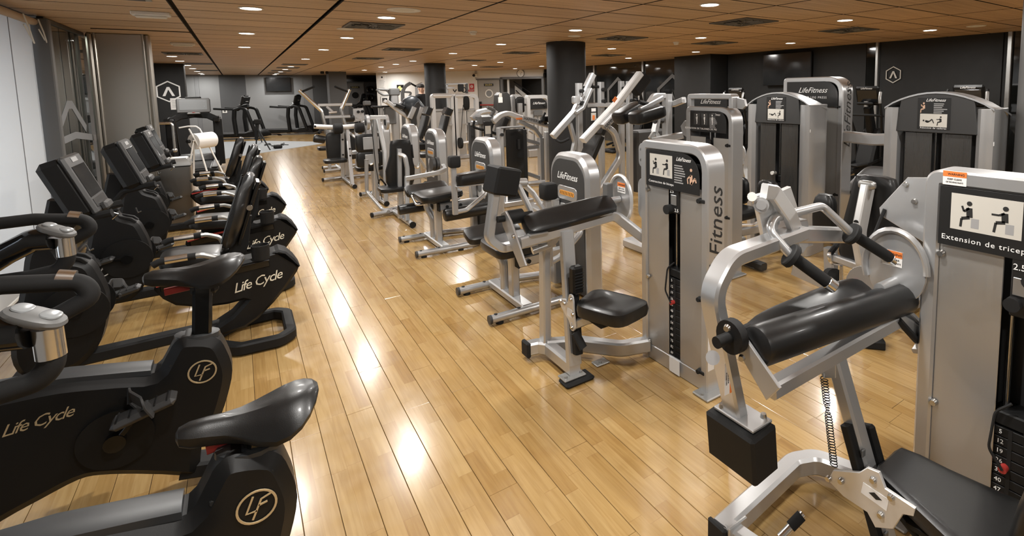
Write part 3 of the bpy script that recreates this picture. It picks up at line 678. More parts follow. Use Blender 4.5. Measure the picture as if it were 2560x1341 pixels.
def recumbent(label, loc):
    global LOCAL
    LOCAL = True; t = thing('recumbent_bike', label, 'exercise bike', loc, 0, 'recumbent exercise bikes')
    # rear shroud under the seat
    sh = [(-.52, .50), (-.515, .53), (-.485, .556), (-.3, .572), (.0, .60), (.13, .625), (.17, .63), (.215, .606), (.26, .55), (.289, .49), (.272, .45), (.2, .35), (.12, .26), (.02, .165), (-.06, .12), (-.2, .10), (-.3, .11), (-.22, .17), (-.13, .22), (-.045, .31), (-.06, .318), (-.15, .31), (-.28, .322), (-.42, .372), (-.48, .43)]
    part('rear_shroud', plate_poly(sh, 0, .19, .02), 'black_plastic')
    part('seat_rail', B().box((-.19, -.094, .53), (.6, .012, .05), .005, rot=Matrix.Rotation(rad(-4.5), 3, 'Y')).box((-.19, -.1, .553), (.6, .012, .006), .002, rot=Matrix.Rotation(rad(-4.5), 3, 'Y')), 'gloss_black')
    part('hump_cap', plate_poly([(.13, .62), (.17, .636), (.215, .612), (.262, .552), (.293, .49), (.28, .48), (.2, .59), (.14, .61)], 0, .2, .012), 'matte_black')
    text('lettering', 'Life Cycle', .095, 'cream_print', (.03, -.098, .435), Vector((.985, 0, .17)), Vector((-.17, 0, .985)), shear=.42, sx=.92, spacing=.86)
    part('beam', B().bar([(-1.0, 0, .13), (-.3, 0, .14), (-.05, 0, .14)], .1, .075, .05, up=ZA), 'matte_black')
    loop = [(-.28, -.05, .045), (-.1, -.26, .045), (.13, -.275, .045), (.2, -.2, .045), (.2, .2, .045), (.13, .275, .045), (-.1, .26, .045), (-.28, .05, .045)]
    part('rear_foot', B().bar(loop, .07, .075, .06, up=ZA, closed=True), 'matte_black')
    part('front_foot', B().bar([(-1.18, -.28, .035), (-1.18, .28, .035)], .1, .06, up=ZA), 'matte_black')
    # front drive housing
    fh = [(-.745, .47), (-.752, .56), (-.775, .65), (-.81, .735), (-.90, .79), (-.935, .87), (-1.01, .90), (-1.06, .84), (-1.09, .68), (-1.14, .45), (-1.17, .25), (-1.13, .12), (-1.0, .1), (-.9, .11), (-.81, .2), (-.765, .33)]
    part('drive_housing', plate_poly(smooth_poly(fh, 3), 0, .17, .03), 'black_plastic')
    [part('tray_lip', B().bar([(-.93, y, .80), (-.84, y, .765), (-.815, y, .735)], .03, .02, .02), 'matte_black') for y in (-.05, .05)]
    for s in (-1, 1):
        part('crank_cover', B().lathe([(.155, 0), (.155, .008), (.14, .012), (.07, .014), (.06, .02), (.03, .022)], (-.88, s*.085 - (.02 if s < 0 else 0), .46), 'y', 30), 'black_plastic')
        pedal(t, -.88, s*.12, .46, rad(175 if s < 0 else -5), s)
    lf_badge(t, (-1.04, -.088, .40), XA, ZA, .055, 'white_print')
    # mast with loop handle
    part('mast', B().bar([(-.99, 0, .82), (-.93, 0, 1.0), (-.9, 0, 1.13)], .11, .1, .1, up=YA), 'black_plastic')
    part('front_handle', B().tube([(-.97, -.02, .86), (-.86, -.09, 1.0), (-.72, -.16, 1.04), (-.66, -.17, 1.05)], .024, .08, 10).tube([(-.97, .02, .86), (-.86, .09, 1.0), (-.72, .16, 1.04), (-.66, .17, 1.05)], .024, .08, 10), 'foam')
    part('collar', B().box((-.975, 0, .87), (.14, .14, .03), .01, rot=Matrix.Rotation(rad(18), 3, 'Y')), 'matte_black')
    [part('cable_hook', B().tube(q, .005, n=6), 'steel_rod') for q in ([(-.8, -.1, .86), (-.79, -.1, .82), (-.77, -.1, .83)], [(-.7, .0, 1.03), (-.66, .0, 1.01), (-.69, .0, .98)])]
    # console, tilted back
    rt = Matrix.Rotation(rad(-20), 3, 'Y'); c = Vector((-.845, 0, 1.205))
    cn = part('console', B().box(c, (.13, .37, .37), .03, rot=rt), 'black_plastic')
    part('bezel', B().box(c + rt @ Vector((.058, 0, .0)), (.03, .375, .376), .014, rot=rt), 'dark_grey', cn)
    part('screen', B().box(c + rt @ Vector((.074, 0, .015)), (.004, .29, .2), .001, rot=rt), 'screen', cn)
    part('key_panel', B().box(c + rt @ Vector((.0745, 0, -.125)), (.004, .28, .055), .002, rot=rt), 'panel_black', cn)
    part('logo_plate', B().box(c + rt @ Vector((.0745, 0, .152)), (.004, .12, .03), .002, rot=rt), 'grey_print', cn)
    part('chin', B().box(c + rt @ Vector((.085, 0, -.165)), (.04, .16, .05), .012, rot=rt), 'dark_grey', cn)
    # seat, back, arms
    part('seat_carriage', B().box((-.24, 0, .60), (.34, .17, .06), .02).bar([(-.1, 0, .6), (-.05, 0, .7), (-.02, 0, .9)], .1, .04, .05, up=YA), 'matte_black')
    part('seat_cushion', B().pad((-.30, 0, .655), (.38, .37, .10), (Vector((.99, 0, -.08)), YA, Vector((.08, 0, .99))), .5, n=12), 'vinyl')
    bx_ = Vector((.31, 0, .95)).normalized(); nx = Vector((-.95, 0, .31)).normalized()
    rings = []
    for s_, w_, th in ((-.26, .06, .03), (-.25, .13, .055), (-.2, .17, .075), (-.08, .185, .085), (.05, .17, .085), (.15, .14, .08), (.22, .115, .07), (.255, .09, .05), (.265, .04, .025)):
        p = Vector((-.035, 0, .945)) + bx_*s_; ring = []
        for i in range(16):
            a = 2*math.pi*i/16; cc, ss = math.cos(a), math.sin(a); ring.append(p + YA*(w_*math.copysign(abs(cc)**.6, cc)) + nx*(th*.5*math.copysign(abs(ss)**.6, ss) + .03*cc*cc*(s_ < .2)))
        rings.append(ring)
    bk = part('backrest', B().loft([list(reversed(q)) for q in rings]), 'vinyl')
    b = B()
    for y in (-.055, .055): b.tube([Vector((-.035, y, .945)) + bx_*s_ + nx*(.046-.0*s_) for s_ in (-.24, -.1, .05, .18, .235)], .006, n=6)
    part('seam', b, 'gloss_black', bk)
    part('back_shell', B().bar([Vector((-.035, 0, .945))+bx_*s_-nx*.05 for s_ in (-.22, 0, .22)], .2, .02, up=nx), 'gloss_black', bk)
    part('adjust_knob', B().cyl((.02, -.16, .98), (.02, -.185, .98), .018), 'bolt')
    for s in (-1, 1):
        ar = part('side_handle', B().tube([(-.08, s*.14, .58), (-.14, s*.29, .59), (-.17, s*.30, .70), (-.25, s*.295, .735), (-.36, s*.29, .735)], .016, .06), 'alu')
        part('grip', B().tube([(-.28, s*.293, .735), (-.38, s*.29, .735), (-.46, s*.29, .73), (-.49, s*.29, .715)], .0215, n=12), 'foam', ar)
        part('pulse_sensor', B().tube([(-.32, s*.2915, .735), (-.43, s*.29, .733)], .0235, n=12), 'chrome', ar)
    part('cup_holder', B().lathe([(.05, .6), (.055, .7), (.05, .7), (.045, .62)], (.06, -.2, .02), n=16).bar([(.06, -.15, .68), (.0, -.06, .66)], .04, .02), 'matte_black')
    part('seat_lever', B().bar([(-.5, -.16, .545), (-.36, -.12, .565), (-.25, -.1, .57)], .016, .016, .02), 'red_plastic')
    LOCAL = False; return t
r1 = recumbent('black recumbent bike behind the raised saddle, closest of four', (0, 4.42, 0))
dup(r1, (.085, 5.6, 0), 0, 'black recumbent bike second from the camera in the left row')
dup(r1, (.085, 6.93, 0), 0, 'black recumbent bike third in the row beside the steel bin')
dup(r1, (-.03, 8.2, 0), 0, 'black recumbent bike farthest in the row past the steel bin')
# ================================================================== selectorised machines: shared pieces
UF, VF_ = -YA, ZA                    # "right" and "up" on faces that look towards -x
def rr(x0, y0, x1, y1, r, n=4, corners=(1, 1, 1, 1)):
    """rounded rectangle outline; corners = (bl, br, tr, tl)"""
    out = []
    for (cx, cy, a0, k) in ((x0, y0, 180, 0), (x1, y0, 270, 1), (x1, y1, 0, 2), (x0, y1, 90, 3)):
        if not corners[k]: out.append((cx, cy)); continue
        ccx = cx+(r if cx == x0 else -r); ccy = cy+(r if cy == y0 else -r)
        for i in range(n+1): a = rad(a0+90*i/n); out.append((ccx+r*math.cos(a), ccy+r*math.sin(a)))
    return out
def figure(b, o, u, v, s, pose=0):
    """small printed person; joints in units of s"""
    o, u, v = vec(o), vec(u), vec(v); n = u.cross(v)
    J = [((0, .95), (.0, .55), (.02, .45)), ] if 0 else None
    P_ = [dict(head=(.0, .82), hip=(.02, .38), sh=(.0, .68), el=(-.14, .55), ha=(-.2, .72), kn=(-.2, .32), ft=(-.22, .05)),
          dict(head=(.05, .82), hip=(.05, .4), sh=(.03, .68), el=(-.1, .6), ha=(-.3, .6), kn=(-.18, .36), ft=(-.22, .06)),
          dict(head=(-.35, .42), hip=(.1, .32), sh=(-.2, .38), el=(-.05, .25), ha=(.05, .3), kn=(.35, .55), ft=(.5, .2)),
          dict(head=(0, .9), hip=(0, .45), sh=(0, .76), el=(-.1, .6), ha=(-.04, .48), kn=(.03, .24), ft=(0, .02)),
          dict(head=(.0, .85), hip=(.0, .2), sh=(.0, .62), el=(-.24, .42), ha=(-.2, .2), kn=(.26, .5), ft=(.32, .3))][pose]
    q = lambda k: o + u*(P_[k][0]*s) + v*(P_[k][1]*s)
    b.cyl(q('head')-n*.0, q('head')+n*.0008, .075*s, n=10)
    for a, c, w_ in (('sh', 'hip', .17), ('sh', 'el', .07), ('el', 'ha', .06), ('hip', 'kn', .1), ('kn', 'ft', .07)): b.bar([q(a), q(c)], w_*s, .0008, up=n)
def lines(b, o, u, v, w_, h_, n, gap=.5):
    o, u, v = vec(o), vec(u), vec(v); nn = u.cross(v); RR = random.Random(int(w_*1e4)+n)
    for i in range(n):
        L_ = w_*RR.uniform(.6, 1); b.box(o + u*(L_/2) - v*(h_*(i+.5)/n) + nn*.0004, (L_, h_/n*gap, .0008), 0, ax=(u, v, nn))
def placard(parent, o, w_, h_, title, poses=(0, 1), corner=0., big=None, u=UF, v=VF_, pic=True, tsize=None):
    """instruction placard: black plate, pale picture, figures, lettering. o = centre on the face"""
    o, u, v = vec(o), vec(u), vec(v); n = u.cross(v)
    pl = part('placard', B().prism(rr(-w_/2, -h_/2, w_/2, h_/2, corner or .01, 6, (1, 1, 1, 1) if not corner else (0, 0, 1, 0)), o, u, v, .004, .0005), 'panel_black', parent, label='black instruction placard')
    f = n*.0024
    if pic:
        c = o + u*(-w_*.2) + v*(h_*.1) + f
        part('picture', B().box(c, (w_*.44, h_*.6, .0008), 0, ax=(u, v, n)), 'chart', pl)
        for i, p in enumerate(poses):
            b = B(); figure(b, c + u*(w_*(-.1+.21*i)) - v*(h_*.27) + n*.0005, u, v, h_*.52, p); part('printed_figure', b, 'black_print', pl)
            part('printed_seat', B().box(c + u*(w_*(-.06+.21*i)) - v*(h_*.16) + n*.0004, (w_*.05, h_*.16, .0006), 0, ax=(u, v, n)), 'grey_print', pl)
    text('logo', 'LifeFitness', h_*.14, 'white_print', o + u*(w_*.22) + v*(h_*.34) + f, u, v, pl, shear=.45, sx=.9)
    b = B(); lines(b, o + u*(w_*.06) + v*(h_*.2) + f, u, v, w_*.2, h_*.5, 8); part('small_print', b, 'grey_print', pl)
    if big is not None:
        b = B(); figure(b, o + u*(w_*.36) - v*(h_*.36) + f, u, v, h_*.55, big); part('muscle_figure', b, 'skin_print', pl)
    text('title', title, tsize or h_*.09, 'white_print', o + u*(-w_*.2) - v*(h_*.36) + f, u, v, pl, sx=1.1, spacing=1.1)
    return pl
def warning(parent, o, w_, h_, u=UF, v=VF_):
    o, u, v = vec(o), vec(u), vec(v); n = u.cross(v)
    st = part('warning_sticker', B().box(o, (w_, h_, .001), 0, ax=(u, v, n)), 'paper', parent, label='white and orange warning sticker')
    part('orange_band', B().box(o + v*(h_*.3) + n*.0008, (w_, h_*.4, .0006), 0, ax=(u, v, n)), 'orange_print', st)
    text('warning_word', 'WARNING', h_*.22, 'black_print', o + v*(h_*.28) + u*(w_*.06) + n*.0013, u, v, st)
    b = text_b('KEEP CLEAR', h_*.17, o - v*(h_*.08) + n*.0008, u, v); part('warning_text', b, 'black_print', st, smooth=0)
    b = text_b('OF MOVING PARTS', h_*.15, o - v*(h_*.3) + n*.0008, u, v, sx=.85); part('warning_text', b, 'black_print', st, smooth=0)
def weight_stack(parent, x, yc, z0, z1, n, w_=.1, d_=.12, nums=True):
    h_ = (z1-z0)/n; me = mesh_of('weight_plate', B().box((0, 0, 0), (d_, w_, h_-.003), .002)); me.materials.append(M['matte_black'])
    root = parent
    while root.parent: root = root.parent
    for i in range(n):
        o = bpy.data.objects.new('weight_plate', me); COL.objects.link(o); o.parent = parent; o.location = Vector((x, yc, z0+h_*(i+.5))) - root.location
    if nums:
        b = B()
        for i in range(n):
            z = z0+h_*(i+.5); b2 = text_b(str(5+7*(n-1-i)), h_*.6, (x-d_/2-.001, yc+w_*.28, z), UF, VF_, depth=.0008); k = len(b.v); b.v += b2.v; b.f += [tuple(j+k for j in f) for f in b2.f]
        part('plate_numbers', b, 'white_print', parent, smooth=0, kind='stuff')
        part('pin_holes', B().prism([(-.006, 0), (.006, 0), (.006, z1-z0), (-.006, z1-z0)], (x-d_/2, yc, z0), UF, VF_, .002), 'rubber', parent)
    return h_
def arch_tower(x, y0, y1, h_, dep, fw=.055, r=.24, side_text=True, foot=True, stack=(.06, .62, 16), shield_top=None, left_round=False, bolts=True, slot=.1):
    """silver selector tower with a rounded near top corner; face at x looking towards -x; y0 near, y1 far"""
    yc = (y0+y1)/2; hf = fw/2; xm = x+dep/2; ft = part('tower_frame', B(), 'silver') if False else None
    pts = [(xm, y1-hf, 0), (xm, y1-hf, h_-hf), (xm, y0+hf, h_-hf), (xm, y0+hf, 0)]
    path = fillet([pts[0], pts[1], Vector(pts[1])+Vector((0, -.001, 0))], .0 if not left_round else 0) if False else None
    rl = r if left_round else .03
    P0, P1, P2, P3 = map(Vector, pts)
    pa = [P0] + fillet([P0, P1, (P1+P2)/2], rl, 8)[1:-1] + fillet([(P1+P2)/2, P2, P3], r, 10)[1:]
    fr = part('tower_frame', B().bar(pa, dep, fw, up=None if False else XA.cross(ZA)*0 + XA, bev=.012) if False else B().sweep(pa, [(a, b_) for a, b_ in ((-hf+.008, -dep/2), (hf-.008, -dep/2), (hf, -dep/2+.008), (hf, dep/2-.008), (hf-.008, dep/2), (-hf+.008, dep/2), (-hf, dep/2-.008), (-hf, -dep/2+.008))], up=XA), 'silver')
    part('base_plate', B().box((xm, yc, .05), (dep*.8, y1-y0-.02, .1), .006), 'silver')
    if foot: part('foot_plate', B().box((xm-.02, y0+.01, .008), (dep+.06, .12, .016), .005).bolt((x-.03, y0+.01, .016), ZA, .012), 'alu')
    st = shield_top or (h_-.25)
    # two brushed shields with a slot between
    for s, (a, c) in enumerate(((yc+slot*.45, y1-fw), (y0+fw, yc-slot*.55))):
        part('shield', B().box((x+.018, (a+c)/2, (st+.1)/2+.0), (.006, abs(c-a), st-.1), .002), 'shield_steel')
    part('back_panel', B().box((x+dep-.01, yc, h_/2), (.008, y1-y0-fw*2, h_-.08), .001), 'dark_grey')
    if stack:
        z0, z1, n = stack
        for dy in (-.03, .03): part('guide_rod', B().cyl((x+.07, yc+dy, .06), (x+.07, yc+dy, st+.05), .009), 'steel_rod')
        weight_stack(CUR, x+.075, yc, z0, z1, n, slot, .1)
        part('top_plate', B().box((x+.075, yc, z1+.03), (.1, slot, .05), .005), 'matte_black')
        part('selector_pin', B().cyl((x+.03, yc+slot*.1, z0+(z1-z0)*.72), (x+.0, yc+slot*.1, z0+(z1-z0)*.72), .013), 'red_plastic')
        part('pin_cord', B().tube([(x+.0, yc+slot*.1, z0+(z1-z0)*.72), (x-.01, yc+slot*.5, z0+(z1-z0)*.85), (x+.0, yc+slot*.4, z1+.06), (x+.02, yc-.0, z1+.1)], .005, .05, 6), 'rubber')
    if bolts:
        for z in (.12, .55, st-.06):
            part('shield_knob', B().cyl((x+.01, y0+fw+.012, z), (x-.012, y0+fw+.012, z), .017, .013, 12).box((x+.004, y0+fw-.012, z), (.018, .04, .022), .004), 'rubber'); part('shield_screw', B().bolt((x+.012, y1-fw-.008, z), -XA, .014, .014), 'bolt')
    if side_text: text('side_logo', 'LifeFitness', .145, 'black_print', (xm, y0-.0008, h_*.62), ZA, -XA, fr, shear=.42, sx=1.0)
    return fr
def round_pad(pts, r, mat='vinyl'):
    """cylindrical pad with domed ends along pts"""
    p = [vec(q) for q in pts]; d0 = (p[1]-p[0]).normalized(); d1 = (p[-1]-p[-2]).normalized()
    path = [p[0], p[0]+d0*r*.12, p[0]+d0*r*.35] + p[1:-1] + [p[-1]-d1*r*.35, p[-1]-d1*r*.12, p[-1]]
    return B().tube(path, r, n=18, scales=[.72, .93, 1]+[1]*(len(p)-2)+[1, .93, .72])
# ------------------------------------------------------------------ biceps curl
t = thing('biceps_curl_machine', 'biceps curl machine with long arm pad, seat and grey tower', 'gym machine', (1.75, 2.5, 0))
TX = 2.06
fr = arch_tower(TX, 1.96, 2.545, 1.43, .14, stack=(.06, .60, 14))
placard(t, (TX-.004, 2.25, 1.262), .46, .225, 'Contraccion de biceps', (0, 1), .13, 4)
part('top_knob', B().cyl((TX+.02, 2.27, 1.03), (TX-.03, 2.27, 1.03), .028, n=14), 'rubber')
part('add_weight', B().box((TX+.012, 2.235, 1.085), (.02, .075, .15), .004), 'panel_black'); part('add_weight_window', B().box((TX+.0, 2.235, 1.09), (.004, .045, .06), .001), 'alu')
for z in (1.14, 1.03): text('weight_label', '2.5', .028, 'white_print', (TX-.001, 2.25 if z > 1.1 else 2.21, z), UF, VF_)
part('rating_label', B().box((TX-.002, 2.23, .06), (.002, .09, .09), 0), 'paper')
part('side_label', B().box((TX+.03, 1.9595, .27), (.05, .001, .25), 0), 'paper')
part('cam_bracket', B().prism(rr(2.5, 1.24, 2.62, 1.40, .04), (TX+.05, 0, 0), YA, ZA, .008, .002).prism(rr(2.5, .90, 2.63, 1.17, .05), (TX+.05, 0, 0), YA, ZA, .008, .002), 'silver')
for z in (1.36, 1.29): part('bracket_bolt', B().bolt((TX+.046, 2.585, z), -XA, .012), 'bolt')
cw = part('cam', B().prism([(2.79+.125*math.cos(a)*1.0+.0, 1.0+.165*math.sin(a)) for a in [2*math.pi*i/28 for i in range(28)]], (TX+.03, 0, 0), YA, ZA, .012, .002), 'silver')
part('cam_rim', B().tube([(TX+.02, 2.79+.125*math.cos(a), 1.0+.165*math.sin(a)) for a in [2*math.pi*i/28 for i in range(28)]], .012, n=6, closed=True), 'pale_silver', cw)
warning(t, (TX+.023, 2.78, 1.08), .085, .07)
# base
part('cross_base', B().bar([(1.43, 2.945, .075), (1.5, 2.93, .075), (1.545, 2.87, .075), (1.545, 2.55, .075)], .075, .085, .04, up=ZA), 'silver')
part('end_cap', B().box((1.42, 2.947, .075), (.03, .09, .1), .008), 'rubber')
part('foot', B().box((1.55, 2.54, .014), (.2, .11, .028), .012), 'rubber'); part('foot_flange', B().box((1.53, 2.56, .034), (.15, .09, .012), .004).bolt((1.48, 2.55, .04), ZA).bolt((1.585, 2.55, .04), ZA), 'alu')
part('floor_beam', B().bar([(1.54, 2.88, .085), (1.72, 2.78, .085), (1.9, 2.56, .085), (2.08, 2.5, .085)], .07, .09, .12, up=ZA, fn=8), 'silver')
part('floor_lug', B().box((1.78, 2.62, .006), (.1, .07, .012), .004).bolt((1.77, 2.61, .012), ZA), 'alu')
part('post', B().bar([(1.545, 2.56, .1), (1.595, 2.70, .88)], .055, .085, up=XA), 'silver')
part('curved_post', B().bar([(1.535, 2.9, .1), (1.55, 2.9, .74), (1.61, 2.82, .85), (1.75, 2.76, .9)], .055, .075, .14, up=YA, fn=8), 'silver')
part('pad_beam', B().bar([(1.29, 2.72, .86), (1.98, 2.72, .92), (2.09, 2.58, .79), (2.12, 2.52, .76)], .05, .065, .08, up=ZA, fn=8), 'silver')
part('cheek_plate', B().prism([(2.60, .76), (2.78, .98), (2.85, 1.03), (2.92, 1.0), (2.90, .93), (2.68, .73)], (1.27, 0, 0), YA, ZA, .012, .002), 'silver')
part('pivot', B().cyl((1.28, 2.87, .98), (1.38, 2.87, .98), .045, n=16).cyl((1.22, 2.87, .98), (1.45, 2.87, .98), .02), 'matte_black')
part('cheek_bolt', B().bolt((1.262, 2.74, .9), -XA, .014), 'bolt')
axp = (Vector((.995, 0, .07)).normalized(), Vector((0, .8, .6)), Vector((-.07, -.6, .8)).normalized())
part('arm_pad', B().pad((1.67, 2.76, .955), (.67, .16, .1), (axp[0], axp[1], axp[0].cross(axp[1])), .4, n=14), 'vinyl')
[part('pad_bracket', B().box(q, (.12, .05, .012), .003), 'alu') for q in ((1.4, 2.7, .9), (1.88, 2.71, .94))]
# swing arm with box counterweight
part('swing_arm', B().bar([(1.23, 2.92, 1.13), (1.18, 2.92, .86), (1.25, 2.9, .79), (1.48, 2.88, .80)], .05, .065, .07, up=YA, fn=8), 'silver')
part('counterweight', B().box((1.29, 2.94, 1.2), (.17, .15, .17), .012, rot=Matrix.Rotation(rad(14), 3, 'Y') @ Matrix.Rotation(rad(8), 3, 'Z')), 'matte_black')
part('link_rod', B().tube([(1.40, 2.95, 1.16), (1.46, 2.9, .98), (1.5, 2.88, .9)], .02).cyl((1.36, 2.96, 1.175), (1.46, 2.96, 1.165), .028), 'silver')
part('grip_post', B().tube([(1.62, 2.95, .9), (1.53, 3.0, 1.08), (1.44, 3.0, 1.17)], .018, .06), 'silver')
part('link_arm', B().bar([(1.47, 2.9, .80), (1.58, 2.85, .82)], .06, .06, up=ZA).cyl((1.45, 2.88, .74), (1.6, 2.86, .77), .025), 'silver')
part('shock', B().cyl((1.5, 2.9, .82), (1.66, 2.86, .87), .03), 'matte_black')
part('stop_bracket', B().prism([(1.60, .0), (1.60, .0)], (0, 0, 0), YA, ZA, .01) if False else B().box((2.02, 2.85, 1.06), (.05, .06, .1), .006), 'mid_grey')
part('cam_shaft', B().cyl((1.98, 2.8, 1.0), (2.08, 2.8, 1.0), .022), 'silver')
# seat with ratchet
part('seat_column', B().bar([(1.55, 2.52, .18), (1.575, 2.6, .62)], .05, .05, up=XA), 'matte_black')
rt_ = part('ratchet_cover', B().box((1.575, 2.56, .62), (.075, .06, .17), .012), 'black_plastic')
b = B()
for i in range(6): b.box((1.575, 2.528, .575+i*.018), (.06, .006, .008), .002)
part('ratchet_teeth', b, 'matte_black', rt_)
part('seat_bracket', B().prism(smooth_poly([(2.66, .475), (2.60, .5), (2.57, .49), (2.55, .545), (2.51, .54), (2.5, .45), (2.49, .36), (2.53, .33), (2.56, .38), (2.64, .43)], 3), (1.52, 0, 0), YA, ZA, .012, .002), 'pale_silver')
for y, z in ((2.645, .475), (2.60, .475), (2.525, .525), (2.52, .355), (2.505, .44)): part('bracket_bolt', B().bolt((1.513, y, z), -XA, .012), 'bolt')
part('seat_label', B().box((1.513, 2.545, .435), (.001, .055, .05), 0), 'paper')
part('seat', B().pad((1.69, 2.38, .475), (.30, .38, .10), (Vector((.93, .36, 0)), Vector((-.36, .93, 0)), ZA), .42, n=12, taper=.12), 'vinyl')
part('seat_pan', B().box((1.66, 2.42, .415), (.16, .2, .04), .01), 'matte_black')
part('seat_support', B().bar([(1.53, 2.53, .36), (1.58, 2.47, .4), (1.66, 2.42, .42)], .04, .05, .04), 'silver')
part('seat_lever', B().bar([(1.52, 2.5, .33), (1.55, 2.46, .24)], .02, .05, up=XA), 'rubber')
# ------------------------------------------------------------------ triceps extension (largest, right foreground)
t = thing('triceps_extension_machine', 'triceps extension machine with two black grips, nearest at the right edge', 'gym machine', (1.7, .85, 0))
fr = arch_tower(TX, .27, .868, 1.44, .14, stack=(.06, .56, 14))
placard(t, (TX-.004, .575, 1.278), .475, .215, 'Extension de triceps', (0, 1), .13, 4, tsize=.026)
warning(t, (TX-.0008, .77, 1.415), .075, .05)
part('add_weight', B().box((TX+.005, .545, 1.075), (.02, .085, .2), .004), 'panel_black'); part('add_weight_window', B().box((TX-.007, .555, 1.08), (.004, .05, .06), .001), 'alu')
for q in ((TX, .53, 1.11), (TX, .575, 1.02)): part('top_knob', B().cyl(Vector(q)+Vector((.02, 0, 0)), Vector(q)-Vector((.03, 0, 0)), .024, n=14), 'rubber')
for y, z in ((.565, 1.145), (.525, 1.0)): text('weight_label', '2.5', .03, 'white_print', (TX-.007, y, z), UF, VF_)
part('cable', B().cyl((TX+.03, .53, .5), (TX+.03, .53, 1.0), .005, n=6), 'rubber')
part('cam_bracket', B().prism([(.868, 1.40), (.868, 1.14), (1.05, 1.22), (1.055, 1.25), (.95, 1.39)], (TX+.05, 0, 0), YA, ZA, .01, .002), 'silver')
for y, z in ((.92, 1.30), (.955, 1.36)): part('bracket_bolt', B().bolt((TX+.044, y, z), -XA, .012), 'bolt')
cam_ = part('cam', B().prism([(.955+.115*math.cos(a), 1.04+.145*math.sin(a)) for a in [2*math.pi*i/30 for i in range(30)]], (TX-.01, 0, 0), YA, ZA, .012, .002), 'silver')
part('cam_rim', B().tube([(TX-.02, .955+.118*math.cos(a), 1.04+.148*math.sin(a)) for a in [2*math.pi*i/30 for i in range(-2, 16)]], .013, n=8), 'silver', cam_)
warning(t, (TX-.018, .965, 1.075), .075, .06)
part('belt', B().tube([(TX+.04, 1.03, 1.25), (TX+.0, 1.07, 1.08)], .007, n=6), 'rubber')
part('cam_shaft', B().cyl((1.93, .955, .98), (TX-.01, .955, .98), .022), 'silver')
# main swing arm (one flat steel tube) and its box counterweight
yA = 1.12
arm = [PY(1842, 1045, yA), PY(1797, 830, yA), PY(1777, 730, yA), PY(1822, 645, yA), PY(2000, 580, yA)]
part('swing_arm', B().bar(arm, .05, .075, .1, up=YA, fn=10), 'silver')
part('arm_cross_bar', B().bar([PY(1985, 585, yA), PY(2115, 588, yA+.02), Vector((2.0, yA-.02, 1.15))], .05, .06, .04, up=ZA), 'silver')
warning(t, PY(1822, 945, yA-.029), .11, .04, u=-ZA, v=XA)
cwc = PY(1843, 1105, yA-.02)
part('counterweight', B().box(cwc + Vector((.02, 0, 0)), (.125, .21, .17), .01, rot=Matrix.Rotation(rad(-6), 3, 'Y')), 'matte_black')
part('weight_flange', B().box(cwc + Vector((.025, 0, .09)), (.1, .17, .012), .003), 'silver')
for dx, dy in ((-.01, .06), (.06, -.06)): part('flange_bolt', B().bolt(cwc + Vector((dx, dy, .096)), ZA, .012, .014), 'bolt')
part('arm_boss', B().cyl(PY(1782, 895, yA-.02), PY(1782, 895, yA-.05), .022), 'silver')
# upper linkage
yb = 1.16
part('link_plate', B().prism([(p.x, p.z) for p in (PY(1878, 490, yb), PY(1925, 478, yb), PY(1945, 545, yb), PY(1930, 610, yb), PY(1905, 590, yb), PY(1890, 520, yb))], (0, yb, 0), XA, ZA, .02, .002), 'pale_silver')
part('link_plate', B().prism([(p.x, p.z) for p in (PY(1945, 478, yb+.06), PY(1972, 466, yb+.06), PY(1990, 520, yb+.06), PY(1985, 560, yb+.06), PY(1960, 545, yb+.06))], (0, yb+.06, 0), XA, ZA, .02, .002), 'pale_silver')
part('link_bar', B().bar([PY(1910, 478, yb-.03), PY(1935, 482, yb-.03), PY(1975, 540, yb-.05), PY(2005, 620, yb-.03)], .055, .03, .02, up=YA), 'pale_silver')
part('pivot_collar', B().cyl(PY(1903, 513, yb-.015), PY(1903, 513, yb-.05), .026, n=18).cyl(PY(1903, 513, yb-.05), PY(1903, 513, yb-.055), .017, n=18), 'silver')
part('pivot_cap', B().cyl(PY(1880, 492, yb+.02), PY(1880, 492, yb-.03), .016, n=12), 'white_plastic')
part('strut', B().cyl(PY(1940, 560, yb), PY(1948, 520, yb), .012).cyl(PY(1925, 495, yb), PY(1955, 500, yb), .02), 'silver')
part('link_saddle', B().prism([(p.x, p.z) for p in (PY(1962, 550, yb), PY(2000, 545, yb), PY(2015, 610, yb), PY(1970, 625, yb), PY(1935, 610, yb))], (0, yb, 0), XA, ZA, .07, .004), 'silver')
# handle and grips
g1a, g1b = PY(1978, 640, 1.06), PY(2085, 718, .96); g2a, g2b = PY(2130, 585, 1.06), PY(2240, 654, .96)
hp = [g1a, PY(1922, 575, 1.12), PY(1935, 545, 1.13), PY(2055, 515, 1.13), g2a]
part('handle_tube', B().tube(hp, .0165, .05, 12), 'silver')
for a, c in ((g1a, g1b), (g2a, g2b)):
    d = (c-a).normalized(); gp = part('grip', B().cyl(a, c-d*.02, .0215, n=16), 'foam')
    part('grip_flange', B().cyl(a-d*.012, a+d*.012, .044, n=20, bev=.004), 'rubber', gp); part('grip_end', B().cyl(c-d*.03, c+d*.005, .023, n=16, bev=.003), 'chrome', gp)
